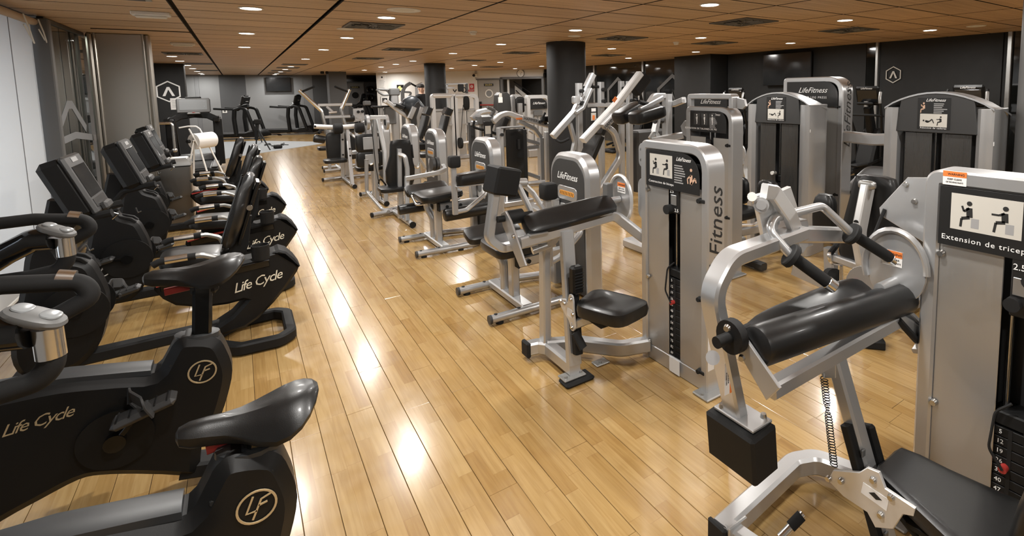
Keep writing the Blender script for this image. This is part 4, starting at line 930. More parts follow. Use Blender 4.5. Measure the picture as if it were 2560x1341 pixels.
# arm pad on its beam
pa, pb = PY(1885, 868, .96), PY(2262, 745, .93)
part('arm_pad', round_pad([pa, pa.lerp(pb, .3), pa.lerp(pb, .7), pb], .062), 'vinyl')
part('pad_wing', B().pad(pa.lerp(pb, .42) + Vector((0, .045, .015)), (.7, .15, .07), (XA, Vector((0, .85, .5)), Vector((0, -.5, .85))), .5), 'vinyl')
part('pad_beam', B().bar([PY(1925, 975, .95), PY(2130, 860, .93), PY(2240, 800, .92), PY(2330, 850, .89)], .05, .055, .06, up=ZA, fn=8), 'silver')
part('cheek_plate', B().prism([(p.y, p.z) for p in (PX(1800, 805, 1.2), PX(1835, 800, 1.2), PX(1952, 970, 1.2), PX(1918, 1000, 1.2), PX(1860, 900, 1.2))], (1.2, 0, 0), YA, ZA, .012, .002), 'silver')
pc_ = PY(1848, 845, 1.0)
part('pivot', B().cyl((1.11, pc_.y+.02, pc_.z), (1.26, pc_.y+.02, pc_.z), .018, n=16).cyl((1.165, pc_.y+.02, pc_.z), (1.195, pc_.y+.02, pc_.z), .052, n=22), 'matte_black')
for px_ in ((1855, 895), (1818, 820)): part('cheek_bolt', B().bolt(PY(px_[0], px_[1], .98), (-1, -.4, 0), .011), 'bolt')
part('right_bracket', B().bar([PY(2262, 780, .92), PY(2320, 840, .88), Vector((2.08, .87, .72))], .05, .02, .03, up=XA), 'silver')
part('bumper', B().tube([PY(2245, 800, .9), PY(2290, 850, .88), PY(2320, 860, .87)], .014, n=8), 'rubber')
# post, ratchet, seat
pt0, pt1 = PX(2087, 885, 1.64), PX(2163, 1160, 1.64); pd_ = (pt1-pt0).normalized()
part('post', B().bar([pt0, pt1 + pd_*.42], .05, .06, up=XA), 'silver')
part('post_foot', B().box((1.64, pt1.y-.12, .012), (.18, .12, .024), .01), 'rubber')
rc = part('ratchet_cover', B().box(pt1 - pd_*.02 + Vector((.045, -.005, 0)), (.03, .07, .19), .008, rot=Matrix.Rotation(math.atan2(pd_.y, -pd_.z), 3, 'X')), 'black_plastic')
part('ratchet_rail', B().bar([pt1 - pd_*.14 - Vector((.035, 0, 0)), pt1 + pd_*.3 - Vector((.035, 0, 0))], .03, .05, up=XA), 'matte_black')
b = B()
for i in range(7): p = pt1 + pd_*(-.06+.05*i) + Vector((-.03, -.028, 0)); b.box(p, (.02, .006, .026), .002)
part('height_window', b, 'mid_grey', rc, kind='stuff')
br = [(2072, 1200), (2085, 1175), (2150, 1180), (2170, 1168), (2200, 1180), (2215, 1220), (2290, 1270), (2285, 1290), (2260, 1285), (2235, 1322), (2190, 1318), (2170, 1280), (2110, 1240)]
part('seat_bracket', B().prism([(PX(a, c, 1.57).y, PX(a, c, 1.57).z) for a, c in br], (1.57, 0, 0), YA, ZA, .012, .002), 'pale_silver')
for a, c in ((2072, 1197), (2103, 1203), (2183, 1201), (2228, 1244), (2202, 1288)): part('bracket_bolt', B().bolt(PX(a, c, 1.563), -XA, .011), 'bolt')
part('seat_label', B().prism([(PX(a, c, 1.563).y, PX(a, c, 1.563).z) for a, c in ((2158, 1207), (2222, 1250), (2216, 1279), (2152, 1232))], (1.563, 0, 0), YA, ZA, .001), 'paper')
part('label_drawing', B().prism([(PX(a, c, 1.5625).y, PX(a, c, 1.5625).z) for a, c in ((2172, 1232), (2186, 1232), (2205, 1252), (2190, 1250))], (1.5622, 0, 0), YA, ZA, .001), 'black_print')
# the saddle-like seat and the back cushion behind it
sc0 = PZ(2330, 1215, .50)
rings = []
for s_, w_, th, dz in ((-.14, .06, .05, .02), (-.13, .09, .07, .02), (-.08, .11, .085, .012), (0, .13, .09, 0), (.1, .16, .09, -.01), (.2, .18, .09, -.012), (.27, .17, .08, -.012), (.29, .12, .05, -.012)):
    p = Vector((1.70, .655, .45)) + Vector((.0, -1, 0))*s_ + ZA*dz; ring = []
    for i in range(20):
        a = 2*math.pi*i/20; c, sn = math.cos(a), math.sin(a); ring.append(p + XA*(w_*math.copysign(abs(c)**.6, c)) + ZA*(th*.5*math.copysign(abs(sn)**.6, sn) + .015*c*c))
    rings.append(ring)
part('seat', B().loft(rings), 'vinyl')
part('seat_pan', B().box((1.68, .58, .39), (.16, .24, .03), .008), 'matte_black')
part('backrest', B().pad((1.74, .36, .62), (.34, .12, .36), (XA, Vector((0, .97, .2)), Vector((0, -.2, .97))), .45), 'vinyl')
part('back_post', B().bar([(1.72, .5, .43), (1.72, .34, .45), (1.72, .33, .7)], .05, .05, .06, up=XA), 'silver')
part('seat_cable', B().tube([PX(2250, 1290, 1.6), PX(2290, 1341, 1.62), PX(2300, 1390, 1.66)], .01, n=8), 'rubber')
# coil spring hanging beside the post
s0, s1 = PX(2060, 945, 1.6), PX(2085, 1165, 1.6); b = B(); pts = []
for i in range(260):
    f = i/259; r_ = .012*(1-.55*math.exp(-((f-.36)/.05)**2)); a = f*2*math.pi*32; pts.append(s0.lerp(s1, f) + Vector((r_*math.cos(a), r_*math.sin(a), 0)))
part('coil_spring', b.tube(pts, .0017, n=5), 'rubber')
part('spring_tab', B().prism([(PX(a, c, 1.61).y, PX(a, c, 1.61).z) for a, c in ((2047, 902), (2090, 905), (2090, 945), (2060, 945), (2052, 930))], (1.61, 0, 0), YA, ZA, .008, .001).tube([s0, PX(2060, 930, 1.61)], .003, n=5), 'silver')
# base
part('floor_beam', B().bar([(1.37, 1.235, .075), (1.90, 1.285, .075), (2.0, 1.24, .075), (2.09, 1.0, .075), (2.09, .87, .075)], .075, .085, .1, up=ZA, fn=10), 'silver')
part('end_cap', B().box((1.355, 1.235, .075), (.02, .085, .095), .006), 'rubber')
part('foot_tube', B().bar([(1.4, 1.22, .09), (1.43, 1.0, .09), (1.62, .72, .06)], .06, .06, .03, up=ZA), 'silver')
part('tube_flange', B().box((1.41, 1.185, .09), (.1, .012, .09), .004), 'silver')
q0, q1 = PZ(1950, 1345, .12), PZ(2008, 1285, .19)
part('foot_peg', B().cyl(q0, q1, .014, n=12), 'chrome'); part('peg_grip', B().cyl(q0.lerp(q1, .45), q0.lerp(q1, .93), .019, n=14), 'foam')
part('floor_plate', B().box((2.06, .9, .006), (.12, .09, .012), .004), 'alu')
# ================================================================== first row, further machines
def pod(x, yc, w_=.62, h_=1.21, dep=.15, dial=True):
    """rounded tower of the small circuit machines; face looks towards -x"""
    def dome(W, z0, z1, r): return rr(-W/2, z0, W/2, z1, r, 8, (0, 0, 1, 1))
    fr = part('tower', B().prism(dome(w_, 0, h_, .2), (x+dep/2, yc, 0), UF, VF_, dep, .028), 'silver')
    part('face', B().prism(dome(w_-.09, .03, h_-.05, .17), (x-.001, yc, 0), UF, VF_, .008, .003), 'dark_grey', fr)
    text('logo', 'LifeFitness', .085, 'white_print', (x-.0058, yc, h_-.20), UF, VF_, fr, shear=.4, sx=.92)
    part('dial_plate', B().prism(rr(-.16, -.06, .16, .06, .045), (x-.006, yc, h_-.345), UF, VF_, .006, .002), 'silver', fr)
    part('dial_strip', B().prism(rr(-.12, -.02, .12, .02, .02), (x-.0095, yc, h_-.345), UF, VF_, .003), 'orange', fr)
    b = B()
    for i in range(9): b.box((x-.0115, yc-.1+i*.025, h_-.345), (.002, .006, .03), 0, rot=Matrix.Rotation(rad(20), 3, 'X'))
    part('dial_marks', b, 'panel_black', fr, kind='stuff')
    part('picture_plate', B().prism(rr(-.13, -.13, .13, .13, .03), (x-.006, yc, h_-.57), UF, VF_, .005, .001), 'pale_silver', fr)
    part('picture_disc', B().cyl((x-.008, yc+.05, h_-.57), (x-.0098, yc+.05, h_-.57), .075, n=20), 'mid_grey', fr)
    for z in (.03, -.04): part('picture_box', B().box((x-.0092, yc-.075, h_-.57+z), (.002, .07, .05), 0), 'white_print', fr)
    return fr
def circuit_leg(label, yc, dz=0., rollers=True):
    t = thing('leg_curl_machine', label, 'gym machine', (1.74, yc, 0), 0, 'padded circuit leg machines'); X0 = 1.74
    for s in (-1, 1):
        y = yc+s*.345
        pts = [(1.43, y, .045), (2.05, y+s*.0, .045), (2.3, yc+s*.22, .045)] if s < 0 else [(1.43, y, .045), (1.9, y, .045), (2.3, yc+s*.24, .045)]
        rl = part('floor_rail', B().tube(pts, .033, .25, 14), 'silver')
        part('rail_cap', B().cyl((1.415, y, .045), (1.435, y, .045), .035, n=14), 'dark_grey', rl)
        for xx in (1.5, 1.9): part('rail_foot', B().cyl((xx, y, 0), (xx, y, .02), .03, n=12), 'rubber', rl)
        for xx in (1.47, 1.66): part('rail_plug', B().cyl((xx, y, .075), (xx, y, .0795), .014, n=10), 'rubber', rl)
    part('cross_beam', B().bar([(X0, yc-.34, .055), (X0, yc+.34, .055)], .09, .06, up=ZA), 'silver')
    part('column', B().bar([(X0, yc-.1, .08), (X0, yc-.1, .55+dz)], .07, .085, up=YA), 'silver')
    part('curved_column', B().tube([(X0, yc+.08, .08), (X0, yc+.09, .3), (X0-.04, yc+.16, .42), (X0-.05, yc+.16, .56+dz)], .04, .1, 12), 'silver')
    ax = (Vector((.995, 0, .06)).normalized(), YA, Vector((-.06, 0, .995)).normalized())
    part('seat', B().pad((X0+.01, yc-.12, .61+dz), (.47, .46, .09), ax, .38, n=14, taper=-.06), 'vinyl')
    part('seat_piping', B().tube([(X0+.01+.225*math.copysign(abs(math.cos(a))**.38, math.cos(a)), yc-.12+.222*math.copysign(abs(math.sin(a))**.38, math.sin(a)), .61+dz) for a in [2*math.pi*i/40 for i in range(40)]], .006, n=6, closed=True), 'gloss_black')
    part('rear_pad', B().pad((X0+.02, yc+.36, .60+dz), (.5, .22, .075), (Vector((1, 0, .05)).normalized(), Vector((0, .94, .34)), Vector((-.05, -.34, .94)).normalized()), .4), 'vinyl')
    part('seat_frame', B().box((X0, yc+.05, .55+dz), (.2, .6, .03), .006), 'dark_grey')
    part('hole_bar', B().bar([(X0-.02, yc-.24, .49+dz), (X0+.42, yc-.24, .50+dz)], .065, .085, up=ZA), 'silver')
    for xx in (.05, .2): part('hole_plug', B().cyl((X0+xx, yc-.284, .492+dz), (X0+xx, yc-.288, .492+dz), .018, n=12), 'rubber')
    part('bar_cap', B().box((X0-.03, yc-.24, .49+dz), (.02, .07, .09), .006), 'rubber')
    if rollers: part('near_roller', round_pad([(X0-.02, yc-.38, .425), (X0+.25, yc-.38, .43), (X0+.5, yc-.38, .435)], .07), 'vinyl')
    if rollers: part('far_roller', round_pad([(X0-.28, yc+.5, .36), (X0, yc+.5, .365), (X0+.25, yc+.5, .37)], .062), 'vinyl')
    if rollers: part('roller_arm', B().tube([(X0+.5, yc-.38, .43), (X0+.52, yc-.36, .6), (X0+.5, yc-.1, .75)], .025, .08), 'silver')
    part('thigh_pad', B().pad((X0+.27, yc-.72, .86), (.54, .17, .12), (Vector((1, 0, .04)).normalized(), YA, Vector((-.04, 0, 1)).normalized()), .3), 'vinyl')
    part('thigh_pad_tray', B().box((X0+.27, yc-.72, .79), (.55, .14, .012), .003), 'silver')
    part('pad_post', B().bar([(X0-.01, yc-.72, .5), (X0-.01, yc-.72, 1.0)], .05, .05, up=XA), 'silver')
    part('post_head', B().pad((X0-.0, yc-.72, 1.04), (.11, .11, .12), None, .35), 'foam')
    part('pad_link', B().tube([(X0-.01, yc-.72, .52), (X0+.15, yc-.6, .5), (X0+.4, yc-.5, .62), (X0+.5, yc-.3, .75)], .024, .1), 'silver')
    part('pad_crank', B().tube([(X0+.5, yc-.7, .84), (X0+.5, yc-.6, .9), (X0+.52, yc-.45, .8)], .022, .06).cyl((X0+.48, yc-.72, .9), (X0+.53, yc-.72, .9), .04), 'silver')
    for s, xx in ((-1, -.24), (1, .27)) if rollers else ():
        hb = part('seat_handle', B().tube([(X0+xx, yc+.14, .63), (X0+xx, yc+.02, .60), (X0+xx*.95, yc-.1, .52), (X0+xx*.6, yc-.15, .53)], .013, .05, 8), 'chrome')
        part('handle_grip', B().tube([(X0+xx, yc+.15, .635), (X0+xx, yc+.04, .605)], .018, n=8), 'foam', hb)
    part('tower_post', B().bar([(2.2, yc+.02, .05), (2.2, yc+.02, .8)], .07, .09, up=YA), 'silver')
    pod(2.25, yc-.13)
    return t
circuit_leg('leg curl machine with wide black seat directly behind the biceps curl', 3.9, -.09, False)
circuit_leg('leg curl machine with wide black seat, second behind the biceps curl', 5.85)
# ------------------------------------------------------------------ seated press with tall back pad
t = thing('chest_press_machine', 'seated press with tall black back pad and curved silver frame', 'gym machine', (1.73, 7.3, 0))
def rail(pts, r=.033, fl=.1, cap=True, par=None):
    o = part('floor_rail', B().tube(pts, r, fl, 12), 'silver', par)
    p = [vec(q) for q in pts]
    for a, b_ in ((p[0], p[1]), (p[-1], p[-2])):
        d = (a-b_).normalized(); part('rail_cap', B().cyl(a, a+d*.02, r+.004, n=12), 'rubber', o)
    return o
rail([(1.43, 7.7, .045), (1.75, 7.78, .045), (2.25, 7.8, .045)]); rail([(1.73, 6.8, .045), (1.73, 7.75, .045)], .036)
rail([(1.62, 7.88, .05), (2.2, 8.02, .05)], .028)
part('step_lever', B().tube([PY(916, 402, 8.15), PY(917, 480, 8.15), (1.6, 7.92, .06), (1.64, 7.7, .06)], .027, .08, 12), 'silver'); part('lever_cap', B().cyl(PY(916, 402, 8.15), PY(916, 399, 8.15), .029, n=12), 'alu')
yq = 7.15
part('upright', B().bar([PY(1000, 545, 7.2), PY(998, 372, 7.2)], .05, .075, up=YA), 'silver')
part('second_upright', B().bar([PY(1018, 552, 6.95), PY(1017, 440, 7.1)], .05, .07, up=YA), 'silver')
part('curved_frame', B().bar([PY(998, 385, 7.15), PY(1012, 390, 7.1), PY(1018, 420, 7.1), PY(1019, 470, 7.1)], .05, .07, .12, up=YA), 'silver')
bp = [PY(963, 470, 7.3), PY(985, 357, 7.3)]
part('back_pad', B().loft([[Vector((cx + w_*math.copysign(abs(math.cos(a))**.5, math.cos(a)), 7.3 + .045*math.copysign(abs(math.sin(a))**.5, math.sin(a)) - .05*(z-.8), z)) for a in [2*math.pi*i/20 for i in range(20)]] for z, w_, cx in ((.46, .06, 1.73), (.47, .15, 1.73), (.55, .185, 1.73), (.7, .19, 1.735), (.8, .165, 1.74), (.9, .14, 1.745), (1.05, .135, 1.75), (1.1, .12, 1.75), (1.115, .05, 1.75))]), 'vinyl')
part('seat', B().pad((1.62, 7.28, .46), (.36, .34, .07), None, .4), 'vinyl')
part('seat_post', B().bar([(1.72, 7.3, .07), (1.72, 7.3, .44)], .07, .07, up=XA), 'silver')
part('seat_loop', B().tube([(1.5, 7.5, .45), (1.5, 7.55, .52), (1.52, 7.5, .58), (1.56, 7.4, .5)], .012, .05, 8), 'gloss_black')
part('press_arm', B().bar([PY(1015, 447, 7.0), PY(1095, 432, 6.9), PY(1112, 424, 7.0), PY(1108, 415, 7.2)], .05, .06, .06, up=ZA), 'silver')
part('pulley', B().cyl((2.12, 7.2, .75), (2.16, 7.2, .75), .09, n=20).cyl((2.18, 7.2, .75), (2.22, 7.2, .75), .09, n=20), 'dark_grey')
part('press_handle', B().tube([PY(1028, 375, 7.4), PY(1030, 410, 7.4), PY(1045, 423, 7.4), PY(1050, 405, 7.4)], .016, .04, 8), 'chrome'); part('handle_grip', B().tube([PY(1027, 362, 7.4), PY(1031, 395, 7.4)], .022, n=8), 'foam')
part('knob', B().pad((1.98, 7.0, .52), (.07, .07, .07), None, .8), 'rubber')
pod(2.25, 7.62, .6)
# ------------------------------------------------------------------ pulley machine with plated back pads
t = thing('shoulder_press_machine', 'machine with silver-plated back pads and round pulleys on top post', 'gym machine', (1.75, 8.95, 0))
rail([(1.59, 9.42, .045), (2.2, 9.5, .045)]); rail([(1.76, 8.36, .045), (1.76, 9.4, .045)], .036)
ym = 8.75
part('upright', B().bar([PY(943, 503, ym), PY(936, 298, ym)], .06, .08, up=YA), 'silver')
part('second_upright', B().bar([PY(965, 505, 8.4), PY(962, 380, 8.5), PY(945, 300, 8.7)], .055, .07, .1, up=YA), 'silver')
part('top_plate', B().bar([PY(925, 294, ym), PY(962, 294, ym)], .09, .07, up=ZA), 'pale_silver')
for a in (918, 966): part('pulley', B().cyl(PY(a, 306, ym)-Vector((.02, .0, 0)), PY(a, 306, ym)+Vector((.02, 0, 0)), .12, n=22), 'silver'); part('pulley_hub', B().cyl(PY(a, 306, ym)-Vector((.03, .0, 0)), PY(a, 306, ym)+Vector((.03, 0, 0)), .05, n=14), 'matte_black')
part('cable', B().tube([PY(927, 300, ym-.05), PY(940, 420, ym-.1), PY(955, 500, ym-.2)], .006, n=6), 'rubber')
part('upper_pad', B().pad(PY(922, 357, 9.1), (.4, .1, .3), None, .3), 'vinyl'); part('lower_pad', B().pad(PY(924, 398, 9.1), (.4, .1, .26), None, .3), 'vinyl')
part('pad_plate', B().box(PY(928, 358, 9.03), (.24, .012, .2), .004), 'silver'); part('pad_plate', B().box(PY(930, 398, 9.03), (.2, .012, .16), .004), 'silver')
part('seat', B().pad(PZ(922, 420, .48), (.42, .36, .09), None, .4), 'vinyl'); part('seat_post', B().bar([(1.75, 9.15, .06), (1.75, 9.15, .45)], .07, .07, up=XA), 'silver')
part('hook', B().tube([PY(934, 398, 9.0), PY(932, 410, 9.0), PY(925, 412, 9.0)], .015, .05, 8), 'chrome')
part('cross_bar', B().bar([PY(880, 382, 9.3), PY(905, 380, 9.3)], .05, .06, up=ZA), 'silver')
pod(2.25, 9.02, .6)
# ------------------------------------------------------------------ lateral raise with long horizontal bar
t = thing('lateral_raise_machine', 'machine with long level bar, black foam heads and narrow back pad', 'gym machine', (1.6, 11.1, 0))
rail([(1.28, 11.5, .045), (1.66, 11.6, .045), (2.4, 11.6, .045)]); rail([(1.64, 10.3, .045), (1.64, 11.55, .045)], .036)
part('upright', B().bar([PY(857, 443, 11.3), PY(856, 325, 11.3)], .06, .085, up=YA), 'silver'); part('second_upright', B().bar([PY(881, 464, 10.4), PY(868, 325, 11.2)], .06, .085, up=YA), 'silver')
for q in ((856, 349, 11.25), (857, 387, 11.25), (874, 372, 10.85), (875, 389, 10.75)): part('hole_plug', B().cyl(PY(*q)-Vector((0, .02, 0)), PY(*q)-Vector((0, .04, 0)), .018, n=10), 'rubber')
part('level_bar', B().tube([PY(785, 316, 11.2), PY(838, 319, 11.2)], .045, n=14), 'pale_silver'); part('level_bar', B().tube([PY(850, 319, 11.2), PY(895, 315, 11.2)], .05, n=14), 'pale_silver'); part('bar_cap', B().cyl(PY(787, 316, 11.2)-Vector((0, .04, 0)), PY(787, 316, 11.2)-Vector((0, .05, 0)), .02, n=10), 'rubber')
for a, c in ((845, 322), (899, 320)): part('foam_head', B().cyl(PY(a, c, 11.1)-Vector((.08, 0, 0)), PY(a, c, 11.1)+Vector((.08, 0, 0)), .1, n=20, bev=.02), 'foam')
part('back_pad', B().pad(PY(842, 368, 11.45), (.38, .1, .62), None, .35, taper=None), 'vinyl'); part('back_plate', B().pad(PY(878, 368, 11.5), (.2, .08, .5), None, .4), 'vinyl')
part('seat', B().pad(PZ(838, 402, .46), (.4, .36, .08), None, .4), 'vinyl'); part('seat_post', B().bar([(1.72, 11.6, .06), (1.72, 11.6, .44)], .07, .07, up=XA), 'silver')
part('cross_tube', B().bar([PY(878, 380, 11.0), PY(905, 377, 11.0)], .05, .06, up=ZA), 'silver'); part('brace', B().bar([PY(873, 332, 11.3), PY(894, 347, 11.2)], .05, .06, up=YA), 'silver')
part('rear_post', B().bar([(2.15, 11.3, .05), (2.15, 11.3, 1.0)], .07, .09, up=YA), 'silver')
pod(2.3, 11.2, .55, 1.15)
# ------------------------------------------------------------------ dip machine with two tall chrome levers
t = thing('pulldown_machine', 'machine with two tall bent chrome levers and roller pad', 'gym machine', (1.75, 13.2, 0))
rail([(1.46, 12.8, .045), (2.3, 12.9, .045)]); rail([(1.5, 13.4, .045), (2.3, 13.4, .045)]); rail([(1.8, 12.75, .045), (1.8, 13.6, .045)], .034)
yl = 12.9
part('lever', B().tube([PY(748, 226, yl), PY(803, 277, yl), PY(812, 312, yl), PY(817, 335, yl)], .036, .15, 12), 'chrome'); part('lever', B().tube([PY(874, 224, yl), PY(853, 274, yl), PY(859, 300, yl), PY(867, 330, yl)], .036, .15, 12), 'chrome')
part('lever_grip', B().tube([PY(758, 228, yl), PY(785, 217, yl-.3)], .025, n=8), 'foam'); part('lever_grip', B().tube([PY(866, 228, yl), PY(838, 217, yl-.3)], .025, n=8), 'foam')
part('cross_bar', B().bar([PY(812, 293, yl), PY(875, 291, yl)], .07, .06, up=ZA), 'silver'); part('top_bar', B().bar([PY(795, 263, 13.6), PY(880, 261, 13.6)], .06, .06, up=ZA), 'pale_silver')
part('upright', B().bar([PY(824, 425, 12.9), PY(824, 325, 12.9)], .06, .08, up=YA), 'silver'); part('second_upright', B().bar([PY(893, 415, 12.8), PY(890, 320, 12.9)], .07, .09, up=YA), 'silver')
part('roller_pad', round_pad([PY(784, 346, 12.6), PY(798, 348, 12.6), PY(813, 350, 12.6)], .085), 'vinyl'); part('roller_pin', B().cyl(PY(797, 333, 12.6), PY(804, 322, 12.7), .03, n=8), 'foam')
part('seat', B().pad(PZ(812, 371, .45), (.3, .4, .09), None, .4), 'vinyl'); part('seat_post', B().bar([(1.85, 13.2, .06), (1.85, 13.2, .45)], .07, .07, up=XA), 'silver')
part('brace', B().bar([PY(818, 268, 13.4), PY(832, 280, 13.2)], .05, .05, up=YA), 'silver'); part('handle_plate', B().tube([PY(822, 282, 13.0), PY(842, 280, 13.0)], .02, n=8), 'chrome')
part('arc_guide', B().bar([PY(889, 300, 12.8), PY(900, 296, 12.8), PY(906, 306, 12.8), PY(904, 316, 12.8)], .03, .08, .12, up=YA), 'silver')
pod(2.35, 13.1, .55, 1.1)
# ================================================================== second row, right of the aisle machines
# standing calf raise tower
t = thing('calf_raise_machine', 'calf raise machine with double-decked silver tower behind the biceps curl', 'gym machine', (3.6, 3.4, 0))
cx = 3.6
arch_tower(cx, 3.13, 3.73, 1.57, .15, side_text=False, stack=(.06, .7, 14), shield_top=1.28)
pl = placard(t, (cx-.004, 3.43, 1.43), .46, .2, 'ELEVACION DE TALONES DE PIE', (), .1, None, pic=False, tsize=.024)
for i in range(3):
    q = Vector((cx-.0065, 3.57-.1*i, 1.45)); part('picture', B().box(q, (.001, .08, .11), 0), 'dark_grey', pl)
    b = B(); figure(b, q + Vector((-.001, 0, -.05)), UF, VF_, .1, 3); part('printed_figure', b, 'white_print', pl)
part('header', B().bar([(cx+.06, 3.70, 1.56), (cx+.06, 3.70, 1.665), (cx+.06, 3.17, 1.665), (cx+.06, 3.17, 1.56)], .05, .1, .015, up=XA), 'silver')
hp_ = part('header_plate', B().box((cx+.03, 3.43, 1.61), (.008, .42, .1), .002), 'panel_black'); text('logo', 'LifeFitness', .06, 'white_print', (cx+.025, 3.43, 1.615), UF, VF_, hp_, shear=.45)
part('header_cheek', B().prism([(3.17, 1.56), (3.17, 1.66), (3.06, 1.64), (3.04, 1.58), (3.08, 1.55)], (cx+.08, 0, 0), YA, ZA, .03, .003), 'silver')
part('side_plate', B().prism([(3.73, 1.42), (3.73, 1.22), (3.85, 1.28), (3.88, 1.36), (3.82, 1.42)], (cx+.08, 0, 0), YA, ZA, .02, .003), 'silver')
part('top_knob', B().cyl((cx+.0, 3.44, 1.16), (cx-.04, 3.44, 1.16), .03, n=12), 'rubber'); part('selector_block', B().box((cx+.01, 3.425, 1.2), (.03, .06, .12), .006), 'panel_black')
yv = 4.1
part('yoke_post', B().bar([PY(1668, 470, yv), PY(1668, 235, yv)], .09, .09, up=YA), 'silver')
part('yoke_arm', B().bar([PY(1665, 258, yv), PY(1680, 262, yv), PY(1710, 250, 3.85)], .05, .06, .04, up=ZA), 'silver')
part('yoke_beam', B().bar([PY(1545, 305, yv), PY(1612, 278, yv), PY(1635, 240, yv), PY(1660, 240, yv)], .06, .06, .06, up=YA), 'silver')
part('second_beam', B().bar([PY(1600, 275, yv-.2), PY(1655, 245, yv-.2)], .05, .05, up=YA), 'silver')
part('shoulder_pad', B().pad(PY(1572, 282, yv), (.34, .2, .13), (Vector((.92, 0, .39)), YA, Vector((-.39, 0, .92))), .4), 'vinyl'); part('shoulder_pad', B().pad(PY(1618, 287, yv-.25), (.38, .2, .13), (Vector((.98, 0, .2)), YA, Vector((-.2, 0, .98))), .4), 'vinyl')
part('yoke_handle', B().tube([PY(1598, 255, yv-.2), PY(1625, 262, yv-.2), PY(1648, 250, yv-.2)], .022, .05, 8), 'foam')
part('lift_strut', B().bar([PY(1644, 262, yv), PY(1642, 305, yv), PY(1636, 330, yv)], .04, .08, .05, up=YA), 'silver'); part('strut_pin', B().cyl(PY(1636, 302, yv), PY(1656, 302, yv), .03, n=10), 'dark_grey')
part('fork', B().bar([PY(1625, 348, yv), PY(1636, 330, yv), PY(1652, 350, yv)], .05, .03, .02, up=YA), 'alu')
part('lever_beam', B().bar([PY(1630, 352, yv), PY(1708, 338, 3.9)], .06, .07, up=ZA), 'silver'); part('caution_sticker', B().box(PY(1676, 343, 4.0), (.06, .004, .05), 0), 'yellow_print')
part('foot_base', B().box((3.62, 4.0, .05), (.5, 1.0, .1), .02), 'silver')
# hip machines ------------------------------------------------------
def sig_tower(x, y0, y1, h_, title, pose, dep=.34):
    """curved-top tower: dark head plate, smoked shields, rounded silver side columns"""
    yc = (y0+y1)/2; W = y1-y0; cwid = .11
    for k, (a, s) in enumerate(((y1-cwid/2, 1), (y0+cwid/2, -1))):
        zt = h_-.13
        part('side_column', B().prism(smooth_poly([(-cwid/2, 0), (cwid/2, 0), (cwid/2, dep*.5), (cwid*.3, dep), (-cwid/2, dep)], 3) if s < 0 else smooth_poly([(-cwid/2, 0), (cwid/2, 0), (cwid/2, dep), (-cwid*.3, dep), (-cwid/2, dep*.5)], 3), (x, a, zt/2), UF, XA, zt, .004), 'silver')
    n = 12; arc = [(-W/2+W*i/n, h_-.13+.13*math.sin(math.pi*i/n)**.8) for i in range(n+1)]
    head = part('head', B().prism([(-W/2+cwid*.9, h_-.33), (W/2-cwid*.9, h_-.33)] + [p for p in reversed(arc) if abs(p[0]) < W/2-cwid*.8], (x+.005, yc, 0), UF, VF_, .03, .004), 'dark_grey')
    part('cap', B().loft([[Vector((x+d, yc-px_, pz+dz)) for px_, pz in arc] + [Vector((x+d, yc-px_, pz-.014+dz)) for px_, pz in reversed(arc)] for d, dz in ((-.015, 0), (.15, .0), (dep, -.05))]), 'silver')
    for a in (yc+W*.16, yc-W*.19): part('shield', B().box((x+.015, a, (h_-.33+.06)/2), (.006, W*.26, h_-.4), .002), 'smoke_steel')
    part('back_shell', B().box((x+dep-.03, yc, (h_-.15)/2), (.02, W-.1, h_-.2), .004), 'dark_grey')
    for dy in (-.03, .03): part('guide_rod', B().cyl((x+.1, yc+dy, .05), (x+.1, yc+dy, h_-.3), .01), 'steel_rod')
    weight_stack(CUR, x+.1, yc, .06, .72, 16, .09, .1)
    part('stack_top', B().box((x+.1, yc, .76), (.1, .1, .07), .01), 'matte_black'); part('stack_knob', B().cyl((x+.05, yc+.05, .82), (x-.01, yc+.05, .82), .02, n=12), 'white_plastic')
    w_, h2 = .24, .25; o = Vector((x-.012, yc+.01, h_-.175))
    pl = part('placard', B().box(o, (.004, w_, h2), .001), 'panel_black'); text('logo', 'LifeFitness', .034, 'white_print', o + Vector((-.003, -.01, .107)), UF, VF_, pl, shear=.45)
    b = B(); figure(b, o + Vector((-.003, .075, .0)), UF, VF_, .1, 0); part('muscle_figure', b, 'skin_print', pl)
    b = B(); lines(b, o + Vector((-.003, -.0, .085)), UF, VF_, .1, .085, 6); part('small_print', b, 'grey_print', pl, kind='stuff')
    part('picture', B().box(o + Vector((-.0028, 0, -.055)), (.001, .2, .105), 0), 'chart', pl); b = B(); figure(b, o + Vector((-.004, .04, -.095)), UF, VF_, .09, 2); part('printed_figure', b, 'black_print', pl)
    b = B(); figure(b, o + Vector((-.004, -.05, -.1)), UF, VF_, .09, 1); part('printed_figure', b, 'black_print', pl)
    text('title', title, .019, 'white_print', o + Vector((-.003, 0, -.117)), UF, VF_, pl, spacing=1.2)
    part('size_label', B().box((x+.03, y0-.002, 1.3), (.05, .002, .03), 0), 'white_print')
    return head
